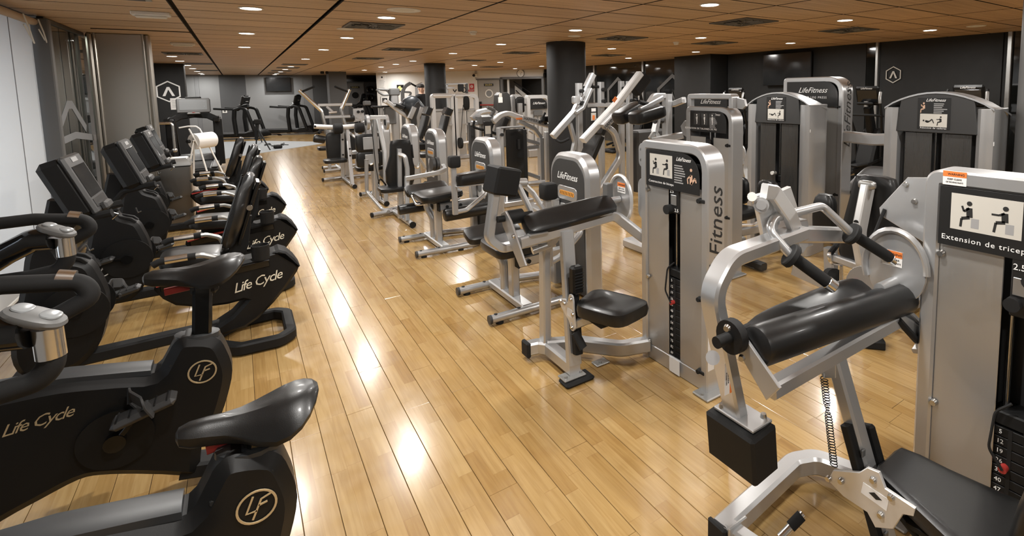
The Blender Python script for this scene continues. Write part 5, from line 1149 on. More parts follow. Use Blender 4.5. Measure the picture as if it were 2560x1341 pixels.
def hip_seat(cx_, yc, zback, tan=True):
    """seat facing the tower (+x), its back towards the aisle"""
    part('base_foot', B().bar([(cx_-.05, yc-.16, .03), (cx_-.12, yc-.08, .03), (cx_-.12, yc+.08, .03), (cx_-.05, yc+.16, .03)], .09, .06, .06, up=ZA), 'rubber')
    part('floor_beam', B().bar([(cx_-.1, yc, .07), (cx_+1.0, yc, .07)], .1, .09, up=ZA), 'silver')
    part('pedestal', B().bar([(cx_-.08, yc, .05), (cx_-.05, yc, .4)], .11, .11, up=YA), 'silver')
    part('back_post', B().bar([(cx_+.05, yc, .42), (cx_-.05, yc, .56), (cx_-.12, yc, .75), (cx_-.02, yc, zback-.06)], .12, .05, .15, up=YA, fn=8), 'pale_silver')
    part('back_pad', B().loft([[Vector((cx_+.04+d*.0+.04*math.copysign(abs(math.sin(a))**.6, math.sin(a))+(z-.6)*.08, yc+w_*math.copysign(abs(math.cos(a))**.5, math.cos(a)), z)) for a in [2*math.pi*i/20 for i in range(20)]] for z, w_, d in ((.52, .2, 0), (.56, .22, 0), (.75, .21, 0), (.95, .17, 0), (zback-.06, .15, 0), (zback-.01, .13, 0), (zback, .07, 0))]), 'vinyl')
    part('back_cap', B().pad((cx_-.03, yc, zback-.05), (.05, .12, .06), None, .6), 'alu'); part('post_hole', B().cyl((cx_-.155, yc, .84), (cx_-.13, yc, .84), .018, n=12), 'rubber')
    part('seat', B().pad((cx_+.26, yc, .52), (.42, .4, .1), None, .4), 'vinyl'); part('seat_plate', B().box((cx_+.22, yc, .45), (.3, .25, .04), .01), 'silver')
    for s in (-1, 1):
        part('thigh_arm', B().bar([(cx_+.2, yc+s*.12, .42), (cx_+.45, yc+s*.3, .42), (cx_+.75, yc+s*.34, .5)], .05, .06, .08, up=ZA), 'silver')
        part('knee_pad', B().pad((cx_+.72, yc+s*.26, .62), (.3, .09, .26), None, .5), 'vinyl')
        part('grip_tube', B().tube([(cx_+.1, yc+s*.2, .45), (cx_+.0, yc+s*.26, .46), (cx_-.02, yc+s*.27, .52), (cx_+.12, yc+s*.27, .6)], .016, .05, 8), 'chrome'); part('grip', B().tube([(cx_-.0, yc+s*.27, .53), (cx_+.14, yc+s*.27, .61)], .021, n=8), 'foam')
    part('pivot_collar', B().lathe([(.09, .3), (.09, .36), (.07, .37), (.06, .44)], (cx_+.22, yc, 0), n=20), 'silver')
t = thing('hip_adduction_machine', 'hip adduction machine with arched grey tower, nearer the right edge', 'gym machine', (4.0, 1.86, 0))
sig_tower(4.55, 1.46, 2.26, 1.69, 'Aduccion de caderas', 2); hip_seat(3.45, 1.80, 1.13)
part('adjust_plate', B().prism(smooth_poly([(-.1, -.05), (.08, -.06), (.12, 0), (.02, .13), (-.08, .08)], 3), PX(2155, 715, 3.2), -YA, ZA, .015, .002), 'silver'); part('adjust_dot', B().cyl(PX(2140, 712, 3.185), PX(2140, 712, 3.175), .035, n=16), 'red_print')
part('gas_strut', B().cyl(PX(2103, 665, 3.3), PX(2103, 745, 3.3), .012).cyl(PX(2103, 710, 3.3), PX(2103, 745, 3.3), .02), 'steel_rod')
part('side_frame', B().bar([PX(2075, 640, 3.5), PX(2100, 650, 3.45), PX(2150, 668, 3.4)], .05, .05, .04, up=ZA), 'silver'); part('pad_end', B().cyl(PX(2075, 690, 3.6), PX(2088, 692, 3.55), .06, n=14), 'rubber')
part('perforated_plate', B().prism([(0, -.03), (.36, -.07), (.38, -.04), (.38, .03), (.02, .06)], PX(1978, 678, 3.75), -YA, ZA, .012, .002), 'silver')
t = thing('hip_abduction_machine', 'hip abduction machine with arched grey tower and small round seat', 'gym machine', (4.2, 3.44, 0))
sig_tower(4.65, 3.05, 3.82, 1.69, 'Abduccion de caderas', 2)
part('oval_pad', B().pad(PX(1845, 475, 4.25), (.09, .28, .3), None, .62), 'vinyl'); part('oval_pad', B().pad(PX(1800, 500, 4.1), (.09, .28, .34), None, .62), 'vinyl')
part('seat', B().pad(PZ(1838, 530, .5) , (.42, .42, .1), None, .45), 'vinyl')
sx = PZ(1838, 530, .5)
part('pedestal', B().lathe([(.07, .0), (.07, .12), (.1, .13), (.1, .2), (.065, .21), (.065, .45)], (sx.x-.02, sx.y-.02, 0), n=20), 'silver'); part('collar_ring', B().lathe([(.105, .18), (.105, .24)], (sx.x-.02, sx.y-.02, 0), n=20), 'alu')
part('cross_arm', B().bar([(sx.x+.02, sx.y-.05, .3), (sx.x+.45, sx.y-.2, .34)], .07, .08, up=ZA), 'silver'); part('foot_arm', B().bar([(sx.x-.12, sx.y+.05, .06), (sx.x+.65, sx.y-.1, .06)], .09, .08, up=ZA), 'silver'); part('foot_arm', B().bar([(sx.x-.05, sx.y-.4, .05), (sx.x, sx.y+.35, .05)], .08, .07, up=ZA), 'dark_grey')
part('grip_tube', B().tube([(sx.x-.2, sx.y-.15, .43), (sx.x-.05, sx.y-.27, .43), (sx.x+.1, sx.y-.28, .48)], .016, .05, 8), 'chrome'); part('grip', B().tube([(sx.x+.0, sx.y-.28, .45), (sx.x+.14, sx.y-.28, .5)], .021, n=8), 'foam')
part('knee_pad', B().pad(PX(1920, 478, 4.2), (.12, .22, .22), None, .6), 'vinyl'); part('knee_pad', B().pad(PX(2062, 545, 3.95), (.12, .2, .42), None, .6), 'vinyl')
part('thigh_beam', B().bar([PX(2076, 620, 3.9), PX(2078, 690, 3.9)], .09, .09, up=YA), 'silver')
# seated leg press tower behind the hip machines
t = thing('leg_press_machine', 'seated leg press with the tallest silver arch tower', 'gym machine', (5.3, 3.46, 0))
fr = arch_tower(5.3, 3.08, 3.84, 1.85, .2, fw=.06, r=.22, side_text=False, stack=(.06, .8, 16), shield_top=1.58)
text('side_logo', 'LifeFitness', .17, 'black_print', (5.4, 3.079, 1.42), ZA, -XA, fr, shear=.42)
hp_ = part('header_plate', B().prism(rr(-.32, -.14, .32, .14, .16, 6, (0, 0, 1, 0)), (5.296, 3.46, 1.66), UF, VF_, .008, .001), 'panel_black'); text('logo', 'LifeFitness', .085, 'white_print', (5.291, 3.45, 1.70), UF, VF_, hp_, shear=.45); text('model_name', 'SEATED LEG PRESS', .034, 'white_print', (5.291, 3.45, 1.62), UF, VF_, hp_, spacing=1.3)
part('press_beam', B().bar([(5.36, 3.1, 1.2), (5.4, 2.8, 1.18), (5.45, 2.3, 1.22), (5.5, 2.0, 1.25)], .1, .12, .3, up=ZA), 'silver')
part('press_seat', B().pad((5.9, 2.5, .6), (.5, .5, .12), None, .4), 'vinyl'); part('press_back', B().pad(PX(2190, 455, 5.8), (.6, .5, .08), (Vector((.9, 0, .4)), YA, Vector((-.4, 0, .9))), .4), 'vinyl'); part('press_base', B().bar([(5.4, 3.0, .08), (5.5, 2.0, .08), (6.2, 2.0, .08)], .1, .1, .1, up=ZA), 'silver')
part('cam', B().prism([(.16*math.cos(a), .17*math.sin(a)) for a in [2*math.pi*i/24 for i in range(24)]], PX(1842, 385, 5.6), -YA, ZA, .02, .003), 'silver'); part('cam_frame', B().bar([PX(1822, 410, 5.6), PX(1862, 405, 5.6)], .06, .08, up=ZA), 'silver'); part('leg_frame', B().bar([PX(1850, 410, 5.6), PX(1852, 560, 5.6)], .07, .09, up=YA), 'silver'); part('bent_leg', B().bar([PX(1878, 370, 5.5), PX(1866, 420, 5.5), PX(1882, 500, 5.4)], .06, .08, .1, up=YA), 'silver'); part('belt_wheel', B().cyl(PX(1838, 418, 5.7), PX(1838, 418, 5.74), .12, n=20), 'rubber')
# plate-loaded incline machine -----------------------------------
t = thing('plate_loaded_press', 'plate loaded incline machine with long slanted silver beams beside the pillar', 'gym machine', (3.9, 6.2, 0))
yh = 6.2
part('slant_beam', B().bar([PY(1382, 342, yh+.5), PY(1437, 280, yh+.5), PY(1482, 186, yh+.5)], .09, .11, up=YA), 'silver')
part('slant_rail', B().bar([PY(1440, 282, yh+.4), PY(1457, 270, yh+.4), PY(1478, 222, yh+.4)], .05, .08, .05, up=YA), 'silver')
part('long_beam', B().bar([PY(1457, 352, yh-.2), PY(1540, 262, yh-.2), PY(1600, 184, yh-.2)], .09, .12, up=YA), 'pale_silver')
part('dark_beam_plate', B().bar([PY(1585, 228, yh-.1), PY(1612, 192, yh-.1)], .2, .16, up=YA), 'matte_black')  # matte black plate behind the upper end of the long beam
nm = part('name_beam', B().bar([PY(1508, 318, yh-.3), PY(1535, 290, yh-.3)], .09, .1, up=YA), 'silver'); text('lettering', 'HAMMER', .07, 'black_print', PY(1528, 304, yh-.36), (PY(1535, 290, 5.84)-PY(1508, 318, 5.84)).normalized(), Vector((-.7, 0, .7)), nm); text('lettering', 'STRENGTH', .06, 'black_print', PY(1532, 312, yh-.36), (PY(1535, 290, 5.84)-PY(1508, 318, 5.84)).normalized(), Vector((-.7, 0, .7)), nm)
part('bent_leg', B().bar([PY(1513, 315, yh-.2), PY(1535, 330, yh-.2), PY(1553, 390, yh-.2), PY(1490, 490, yh-.2), PY(1478, 520, yh-.2)], .08, .09, .2, up=YA, fn=8), 'silver')
part('front_leg', B().bar([PY(1424, 308, yh+.5), PY(1437, 355, yh+.5), PY(1428, 400, yh+.5), PY(1424, 470, yh+.5)], .06, .07, .12, up=YA), 'silver')
part('back_pad', B().bar([PY(1453, 430, yh+.1), PY(1492, 340, yh+.1)], .32, .09, up=Vector((.6, 0, .5))), 'vinyl'); part('head_pad', B().bar([PY(1492, 335, yh+.1), PY(1508, 300, yh+.1)], .3, .09, up=Vector((.6, 0, .5))), 'vinyl')
part('hand_grip', B().tube([PY(1391, 350, yh+.3), PY(1402, 357, yh+.2), PY(1422, 347, yh+.2)], .02, .05, 8), 'foam')
part('upper_pivot', B().box(PY(1440, 250, yh+.45), (.12, .1, .12), .02), 'silver')
for a, y_, top in ((1447, 6.7, 208), (1502, 6.7, 205), (1573, 6.3, 203), (1553, 6.9, 203)):
    po = part('storage_post', B().bar([Vector((PY(a, 300, y_).x, y_, .04)), PY(a, top, y_)], .09, .09, up=YA), 'silver')
    for zz in (.12, .3): 
        q = PY(a, top, y_) - Vector((0, .05, zz)); part('plate_peg', B().cyl(q, q - Vector((0, .06, 0)), .03, n=12), 'rubber', po)
part('peg_bar', B().cyl(PY(1450, 219, 6.7), PY(1497, 217, 6.7), .022, n=8), 'matte_black'); part('cross_bar', B().bar([PY(1470, 263, 6.7), PY(1575, 262, 6.5)], .06, .07, up=ZA), 'silver')
ip = part('instruction_card', B().box(PY(1484, 292, 6.6), (.14, .006, .3), .002), 'panel_black'); part('card_picture', B().box(PY(1484, 292, 6.59), (.09, .004, .12), 0), 'chart', ip); part('card_mark', B().box(PY(1484, 294, 6.585), (.04, .004, .07), 0), 'orange_print', ip); part('card_title', B().box(PY(1484, 275, 6.59), (.08, .004, .05), 0), 'white_print', ip)
part('floor_frame', B().bar([(3.3, 5.9, .05), (4.4, 5.9, .05), (4.5, 6.8, .05), (3.4, 6.8, .05)], .1, .08, .1, up=ZA, closed=True), 'silver')
part('dark_shroud', B().box(PY(1620, 360, 6.9) + Vector((0, 0, -.5)), (.7, .3, 1.5), .03), 'dark_grey')
part('warning_mark', B().box(PY(1537, 249, yh-.28), (.08, .004, .05), 0, rot=Matrix.Rotation(rad(-45), 3, 'Y')), 'orange_print')
# ellipticals along the right wall ---------------------------------
def elliptical(label, loc, rz):
    global LOCAL
    LOCAL = True; t = thing('elliptical_trainer', label, 'elliptical trainer', loc, rz, 'elliptical trainers by the dark wall')
    part('base', B().box((0, 0, .06), (1.6, .3, .09), .03).box((-.75, 0, .04), (.12, .6, .07), .02).box((.75, 0, .04), (.12, .6, .07), .02), 'matte_black')
    part('drive_shroud', B().prism(smooth_poly([(.15, .1), (.85, .1), (.88, .5), (.7, .85), (.45, .95), (.25, .6)], 4), (0, 0, 0), XA, ZA, .34, .04), 'black_plastic')
    part('mast', B().bar([(.45, 0, .85), (.35, 0, 1.2), (.3, 0, 1.35)], .16, .12, .1, up=YA), 'black_plastic')
    for s in (-1, 1):
        part('moving_arm', B().tube([(.35, s*.22, .45), (.32, s*.25, .9), (.18, s*.3, 1.25), (.1, s*.3, 1.5), (.2, s*.27, 1.66)], .022, .15, 10), 'black_plastic'); part('arm_grip', B().tube([(.12, s*.3, 1.43), (.11, s*.3, 1.52), (.17, s*.28, 1.62)], .026, n=10), 'alu')
        part('pedal_link', B().bar([(.5, s*.16, .4), (-.2, s*.15, .3), (-.7, s*.14, .2)], .05, .06, .1, up=ZA), 'matte_black'); part('pedal', B().box((-.25, s*.16, .36), (.38, .15, .05), .02), 'rubber')
    part('fixed_bar', B().tube([(.25, -.3, 1.2), (.05, -.25, 1.22), (.05, .25, 1.22), (.25, .3, 1.2)], .022, .08, 10), 'foam')
    rt = Matrix.Rotation(rad(-16), 3, 'Y'); cn = part('console', B().box((.28, 0, 1.56), (.07, .44, .36), .03, rot=rt), 'black_plastic')
    part('screen', B().box(Vector((.28, 0, 1.56)) + rt @ Vector((-.038, 0, -.0)), (.004, .36, .22), .001, rot=rt), 'screen', cn)
    text('logo', 'LifeFitness', .05, 'white_print', Vector((.28, 0, 1.56)) + rt @ Vector((-.037, 0, .145)), -YA, rt @ ZA, cn, shear=.4)
    part('tablet_holder', B().box((.2, 0, 1.42), (.1, .3, .05), .02), 'matte_black'); part('bottle_cage', B().cyl((.22, .0, 1.36), (.22, 0, 1.46), .04, n=14), 'alu')
    LOCAL = False; return t
e = elliptical('black elliptical trainer between the leg press and hip adduction towers', (9.05, 4.95, 0), 0)
dup(e, (9.0, 7.95, 0), 0, 'black elliptical trainer right of the calf raise tower')
dup(e, (9.05, 3.35, 0), 0, 'black elliptical trainer behind the hip adduction tower')
dup(e, (9.0, 11.6, 0), 0, 'black elliptical trainer far off before the dark windows')
# ================================================================== far machines
def arch_y(xl, xr, y, h_, fw, dep, mat='pale_silver', r=.25, name='tower_frame'):
    """arch facing the camera side (-y)"""
    p = [(xl, y, 0), (xl, y, h_), (xr, y, h_), (xr, y, 0)]; P0, P1, P2, P3 = map(Vector, p); mid = (P1+P2)/2
    pa = [P0] + fillet([P0, P1, mid], .04, 4)[1:-1] + fillet([mid, P2, P3], r, 8)[1:]
    return part(name, B().sweep(pa, [(-fw/2, -dep/2), (fw/2, -dep/2), (fw/2, dep/2), (-fw/2, dep/2)], up=YA), mat)
# cable crossover: two arches side by side
t = thing('cable_tower', 'tall pale cable tower with two arched frames by the exit door', 'gym machine', (4.8, 13.1, 0))
yq = 13.1
for a0, a1, rr_ in ((1081, 1130, .05), (1137, 1190, .32)):
    xl, xr, zt = PY(a0, 245, yq).x, PY(a1, 245, yq).x, PY(a0, 240, yq).z
    arch_y(xl, xr, yq, zt, .1, .12, r=rr_); part('top_tube', B().cyl((xl, yq-.02, zt), (xr-rr_*.6, yq-.02, zt), .06, n=12), 'pale_silver')
    part('shelf_bar', B().bar([(xl, yq, zt-.36), (xr, yq, zt-.36)], .06, .06, up=ZA), 'silver')
    for k, f in enumerate((.28, .74)): part('shield', B().box((xl+(xr-xl)*f, yq+.02, (zt-.4)/2+.05), ((xr-xl)*.38, .02, zt-.5), .004), 'shield_steel')
    part('mid_bar', B().bar([(xl+(xr-xl)*.4, yq-.1, .9), (xr-.05, yq-.1, .9)], .04, .04, up=ZA), 'silver')
q = PY(1166, 258, yq-.1); part('pulley_block', B().pad(q, (.16, .1, .36), None, .6), 'matte_black')
part('base_bar', B().bar([(PY(1080, 300, yq).x, yq, .05), (PY(1190, 300, yq).x, yq, .05)], .12, .1, up=ZA), 'silver'); q = PY(1151, 358, yq-.2); part('low_pulley', B().cyl(q-Vector((.03, 0, 0)), q+Vector((.03, 0, 0)), .14, n=20), 'rubber'); part('cable', B().cyl(q, PY(1158, 262, yq-.12), .008, n=6), 'rubber'); part('pulley_arm', B().cyl(q, q+Vector((.5, 0, .03)), .04, n=10), 'pale_silver')
# upper cable bar with attachments
t = thing('cable_attachment_rack', 'rack of black cable handles on pale bars above cable tower', 'rack', (5.6, 15.0, 0))
part('post', B().bar([Vector((PY(1166, 215, 15).x, 15, 0)), PY(1166, 209, 15)], .07, .07, up=YA), 'dark_grey'); part('post', B().bar([Vector((PY(1117, 215, 15).x, 15, 0)), PY(1117, 211, 15)], .06, .06, up=YA), 'silver'); part('top_bar', B().bar([PY(1114, 211, 15), PY(1168, 209, 15)], .06, .05, up=ZA), 'silver'); part('hook_bar', B().bar([PY(1116, 220, 14.9), PY(1136, 220, 14.9)], .06, .06, up=ZA), 'silver'); part('v_handle', B().tube([PY(1133, 224, 14.8), PY(1137, 230, 14.8), PY(1141, 224, 14.8)], .02, n=6), 'rubber'); part('block_handle', B().box(PY(1152, 220, 14.8), (.16, .1, .22), .02), 'rubber'); part('ring_handle', B().tube([PY(1160+5*math.cos(a), 225+6*math.sin(a), 14.8) for a in [2*math.pi*i/12 for i in range(12)]], .015, n=6, closed=True), 'rubber')
# white-grey tall tower with black header
t = thing('lat_pulldown_machine', 'tall pale tower with black header plate before the stair door', 'gym machine', (6.3, 12.2, 0))
yq = 12.2; xl, xr = PY(1318, 250, yq).x, PY(1368, 250, yq).x; zt = PY(1340, 238, yq).z
arch_y(xl, xr, yq, zt-.04, .09, .16, r=.22); part('panel', B().box(((xl+xr)/2, yq+.03, zt/2), (xr-xl-.06, .02, zt-.3), .003), 'pale_silver')
hp_ = part('header_plate', B().prism(rr(xl+.05, zt-.36, xr-.05, zt-.1, .16, 6, (0, 0, 1, 0)), (0, yq-.07, 0), XA, ZA, .02, .002), 'panel_black'); text('logo', 'LifeFitness', .085, 'white_print', ((xl+xr)/2, yq-.082, zt-.21), XA, ZA, hp_, shear=.45); text('model_name', 'SMART TOWER', .035, 'grey_print', ((xl+xr)/2, yq-.082, zt-.29), XA, ZA, hp_, spacing=1.3) if False else None
part('window', B().box(((xl+xr)/2-.0, yq-.03, zt-.48), (.26, .02, .13), .01), 'mid_grey')
for f in (.3, .5, .7): part('guide_rod', B().cyl((xl+(xr-xl)*f, yq+.0, .1), (xl+(xr-xl)*f, yq+.0, zt-.42), .012, n=8), 'steel_rod')
part('base', B().box(((xl+xr)/2, yq, .1), (xr-xl+.1, .3, .2), .02), 'silver'); part('left_column', B().bar([(xl-.16, yq+.1, 0), (xl-.16, yq+.1, zt-.2)], .1, .12, up=YA), 'silver')
for px_, py_ in ((1313, 262), (1362, 262), (1315, 333), (1362, 333)): part('knob', B().cyl(PY(px_, py_, yq-.1), PY(px_, py_, yq-.14), .03, n=10), 'rubber')
# dark signature tower
t = thing('leg_extension_machine', 'dark grey rounded tower standing before the grey exit door', 'gym machine', (6.1, 15.0, 0))
yq = 15.0; xl, xr = PY(1240, 250, yq).x, PY(1270, 250, yq).x; zt = PY(1255, 233, yq).z
part('head', B().prism(smooth_poly([(xl, .8), (xr, .8), (xr, zt-.05), ((xl+xr)/2, zt), (xl, zt-.06)], 2), (0, yq, 0), XA, ZA, .3, .01), 'dark_grey'); part('column', B().lathe([(.13, 0), (.13, zt-.1)], (PY(1277, 250, yq).x, yq, 0), n=18), 'silver'); part('lower_shell', B().box(((xl+xr)/2, yq+.05, .45), (xr-xl, .25, .9), .02), 'mid_grey'); part('card', B().box(PY(1251, 250, yq-.16), (.14, .004, .17), 0), 'paper'); part('card', B().box(PY(1251, 238, yq-.16), (.1, .004, .12), 0), 'chart'); part('seat', B().pad(PY(1300, 262, yq-.4), (.3, .1, .5), None, .4), 'vinyl')
t = thing('seated_row_machine', 'pale arch tower half hidden behind the dark rounded tower', 'gym machine', (7.0, 15.2, 0))
yq = 15.4; xl, xr = PY(1281, 250, yq).x, PY(1298, 250, yq).x; zt = PY(1290, 236, yq).z; arch_y(xl, xr, yq, zt-.05, .1, .15, r=.3); part('header_plate', B().box(((xl+xr)/2, yq-.04, zt-.3), (xr-xl-.1, .02, .3), .004), 'panel_black'); part('panel', B().box(((xl+xr)/2, yq+.02, .8), (xr-xl-.1, .02, 1.3), .004), 'pale_silver'); part('bracket', B().bar([PY(1300, 240, yq), PY(1303, 280, yq)], .14, .1, up=YA), 'pale_silver')
# plate-loaded row with curved pale arms
t = thing('plate_loaded_row', 'plate loaded row machine with curved pale arms and open steel frame', 'gym machine', (4.1, 8.6, 0))
yq = 8.6
part('pale_arm', B().bar([PY(1233, 305, yq), PY(1252, 287, yq), PY(1270, 283, yq), PY(1290, 291, yq), PY(1330, 303, yq), PY(1385, 318, yq)], .09, .12, .2, up=YA), 'pale_silver')
part('dark_arm', B().bar([PY(1180, 297, yq+.5), PY(1198, 280, yq+.5), PY(1222, 275, yq+.5), PY(1240, 284, yq+.5)], .09, .12, .2, up=YA), 'silver'); part('top_fork', B().bar([PY(1218, 268, yq), PY(1236, 276, yq), PY(1228, 290, yq)], .05, .08, .03, up=YA), 'mid_grey')
nm = part('name_plate', B().box(PY(1327, 300, yq-.06), (.34, .01, .09), .002, rot=Matrix.Rotation(rad(14), 3, 'Y')), 'pale_silver'); text('lettering', 'HAMMER', .07, 'black_print', PY(1327, 300, yq-.07), Vector((.97, 0, -.24)), Vector((.24, 0, .97)), nm); part('orange_tag', B().box(PY(1298, 297, yq-.08), (.12, .01, .03), 0), 'orange_print')
part('pivot_block', B().box(PY(1214, 300, yq+.2), (.3, .25, .18), .03), 'mid_grey'); part('seat_back', B().bar([PY(1243, 340, yq+.1), PY(1262, 296, yq+.1)], .26, .1, up=Vector((.8, 0, .3))), 'vinyl'); part('lower_back', B().bar([PY(1228, 380, yq+.1), PY(1242, 342, yq+.1)], .26, .12, up=Vector((.8, 0, .3))), 'vinyl')
part('grip_tube', B().tube([PY(1232, 310, yq), PY(1226, 330, yq), PY(1245, 336, yq)], .022, .06, 8), 'foam'); part('grip_tube', B().tube([PY(1186, 302, yq), PY(1182, 318, yq), PY(1210, 326, yq)], .022, .06, 8), 'foam')
ip = part('instruction_card', B().box(PY(1220, 330, yq-.05), (.16, .01, .36), .003), 'panel_black'); part('card_picture', B().box(PY(1220, 325, yq-.06), (.1, .006, .14), 0), 'chart', ip); part('card_lower', B().box(PY(1219, 343, yq-.06), (.1, .006, .1), 0), 'mid_grey', ip)
part('left_post', B().bar([Vector((PY(1180, 330, yq+.3).x, yq+.3, 0)), PY(1178, 306, yq+.3)], .1, .1, up=YA), 'dark_grey'); part('top_rail', B().bar([PY(1177, 308, yq+.2), PY(1225, 308, yq+.2)], .06, .08, up=ZA), 'silver'); part('chrome_post', B().cyl(PY(1203, 310, yq+.2), PY(1203, 345, yq+.2), .03, n=10), 'alu')
part('front_post', B().bar([PY(1354, 455, yq), PY(1351, 345, yq)], .1, .12, up=YA), 'silver'); part('slant', B().bar([PY(1296, 303, yq), PY(1335, 322, yq), PY(1352, 345, yq)], .08, .09, .1, up=YA), 'silver'); part('upper_brace', B().bar([PY(1296, 340, yq), PY(1318, 352, yq), PY(1352, 360, yq)], .07, .1, .1, up=YA), 'silver'); part('mid_brace', B().bar([PY(1296, 372, yq), PY(1352, 366, yq)], .07, .07, up=YA), 'silver'); part('low_brace', B().bar([PY(1300, 428, yq), PY(1352, 446, yq)], .07, .08, up=YA), 'silver'); part('floor_rail', B().tube([PZ(1255, 455, .05), PZ(1305, 460, .05), PZ(1362, 455, .05)], .04, .1, 10), 'silver'); part('hook', B().tube([PY(1326, 318, yq), PY(1322, 328, yq), PY(1332, 334, yq)], .015, n=6), 'silver'); part('rest_pad', B().pad(PY(1366, 298, yq-.1), (.22, .16, .12), None, .5), 'vinyl'); part('side_pad_grip', B().tube([PY(1360, 302, yq-.2), PY(1358, 292, yq-.2), PY(1363, 282, yq-.2)], .022, n=8), 'foam')
for a, c in ((1350, 305), (1364, 308)): part('peg', B().cyl(PY(a, c, yq-.05), PY(a, c, yq-.12), .03, n=10), 'rubber')
part('right_post', B().bar([PY(1368, 455, yq+.2), PY(1366, 330, yq+.2)], .08, .1, up=YA), 'silver')
# smoked weight tower between rows
t = thing('smoked_weight_tower', 'weight tower with dark smoked shield standing behind a circuit tower', 'gym machine', (3.4, 7.3, 0))
yq = 7.3; xl, xr = PY(1260, 400, yq).x, PY(1303, 400, yq).x; zt = PY(1280, 318, yq).z
part('left_post', B().bar([(xl-.05, yq, 0), (xl-.05, yq, zt)], .09, .1, up=YA), 'silver'); part('shield', B().box(((xl+xr)/2+.02, yq-.05, zt/2), (xr-xl, .02, zt-.06), .004), 'gloss_black', label='dark smoked shield'); part('top_lip', B().box(((xl+xr)/2, yq, zt), (xr-xl+.1, .16, .02), .005), 'mid_grey'); part('right_post', B().bar([(xr+.05, yq, 0), (xr+.05, yq, zt-.05)], .08, .1, up=YA), 'matte_black'); part('knob', B().cyl((xl-.05, yq-.06, zt-.1), (xl-.05, yq-.09, zt-.1), .025, n=10), 'rubber'); part('stack_top', B().cyl((xl+.22, yq-.07, .85), (xl+.22, yq-.07, 1.0), .025, n=8), 'matte_black'); part('base', B().box(((xl+xr)/2, yq, .04), (xr-xl+.2, .4, .08), .01), 'silver')
# benches with tall narrow backs
for k, (a, lab) in enumerate(((0, 'tall black padded bench back, left of the pair before cable tower'), (50, 'tall black padded bench back, right of the pair before cable tower'))):
    yq = 11.7-.9*k; t = thing('padded_bench', lab, 'bench', (PY(1060+a, 330, yq).x, yq, 0), 0, 'tall padded benches')
    p0, p1, p2, p3 = PY(1048+a, 345+k*15, yq), PY(1058+a, 315, yq), PY(1064+a, 290, yq), PY(1072+a, 269+k*3, yq)
    part('back_pad', B().bar([p0, p1, p2], .3, .1, .15, up=Vector((.9, 0, .35))), 'vinyl'); part('head_pad', B().bar([p2+Vector((.01, 0, .03)), p3], .26, .14, up=Vector((.9, 0, .3))), 'vinyl'); part('back_tube', B().cyl(p1+Vector((.1, .02, 0)), p3+Vector((.09, .02, 0)), .025, n=8), 'alu')
    part('seat', B().pad((p0.x-.22, yq, .45), (.42, .34, .1), None, .4), 'vinyl'); part('frame', B().bar([(p0.x+.1, yq, .05), (p0.x-.1, yq, .42), (p0.x-.3, yq, .05)], .06, .06, .05, up=YA), 'silver'); part('foot', B().bar([(p0.x-.35, yq-.25, .03), (p0.x-.35, yq+.25, .03)], .06, .05, up=ZA), 'silver')
# cluster before the white wall
t = thing('incline_leg_press', 'incline leg press with long pale rail and big dark shell', 'gym machine', (4.4, 14.6, 0))
yq = 14.6
part('rail', B().bar([PY(968, 254, yq), PY(1000, 280, yq), PY(1026, 296, yq), PY(1027, 340, yq)], .1, .12, .3, up=YA), 'pale_silver'); part('shell', B().pad(PY(1036, 275, yq), (.55, .45, .8), (Vector((.85, 0, .5)), YA, Vector((-.5, 0, .85))), .75), 'blue_black', label='large rounded blue-black shell'); part('shell_side', B().prism(smooth_poly([(p.x, p.z) for p in (PY(1028, 312, yq-.3), PY(1030, 275, yq-.3), PY(1045, 254, yq-.3), PY(1052, 270, yq-.3), PY(1046, 300, yq-.3), PY(1036, 320, yq-.3))], 3), (0, yq-.3, 0), XA, ZA, .03, .005), 'dark_grey'); part('slotted_post', B().bar([PY(1024, 296, yq-.35), PY(1036, 268, yq-.35)], .12, .1, up=YA), 'silver'); part('bent_post', B().bar([PY(1054, 268, yq-.3), PY(1045, 295, yq-.3), PY(1050, 340, yq-.3)], .1, .1, .2, up=YA), 'silver'); part('foot_frame', B().bar([(PY(1000, 300, yq).x, yq, .05), (PY(1060, 300, yq).x, yq, .05)], .12, .1, up=ZA), 'silver'); part('foot_pad', B().bar([PY(985, 262, yq), PY(1006, 270, yq)], .4, .1, up=Vector((.3, 0, .9))), 'vinyl'); part('foot_pad', B().bar([PY(1008, 258, yq+.3), PY(1020, 262, yq+.3)], .3, .1, up=Vector((.3, 0, .9))), 'vinyl')
t = thing('chin_dip_machine', 'tall machine with bent overhead bars against the white wall', 'gym machine', (4.7, 17.5, 0))
yq = 17.5
part('arched_post', B().bar([Vector((PY(1006, 250, yq).x, yq, 0)), PY(1006, 230, yq), PY(1012, 216, yq), PY(1026, 208, yq)], .1, .12, .3, up=YA), 'mid_grey'); part('pull_bar', B().tube([PY(1026, 208, yq), PY(1040, 216, yq), PY(1049, 219, yq)], .03, n=8), 'matte_black'); part('mast', B().bar([Vector((PY(1041, 250, yq).x, yq, 0)), PY(1041, 217, yq)], .07, .1, up=YA), 'silver'); part('top_beam', B().bar([PY(1041, 216, yq), PY(1056, 209, yq)], .1, .1, up=ZA), 'silver'); part('side_bar', B().bar([PY(1008, 230, yq), PY(1029, 231, yq), PY(1021, 245, yq), PY(1023, 252, yq)], .06, .06, .05, up=YA), 'mid_grey'); part('hand_peg', B().cyl(PY(1002, 216, yq), PY(1008, 218, yq), .03, n=8), 'rubber'); part('dip_frame', B().bar([PY(1010, 250, yq), PY(1018, 262, yq)], .5, .2, up=YA), 'silver')
t = thing('rowing_rack', 'machine with long grey bars and charts at the white wall corner', 'gym machine', (4.1, 17.0, 0))
yq = 16.8
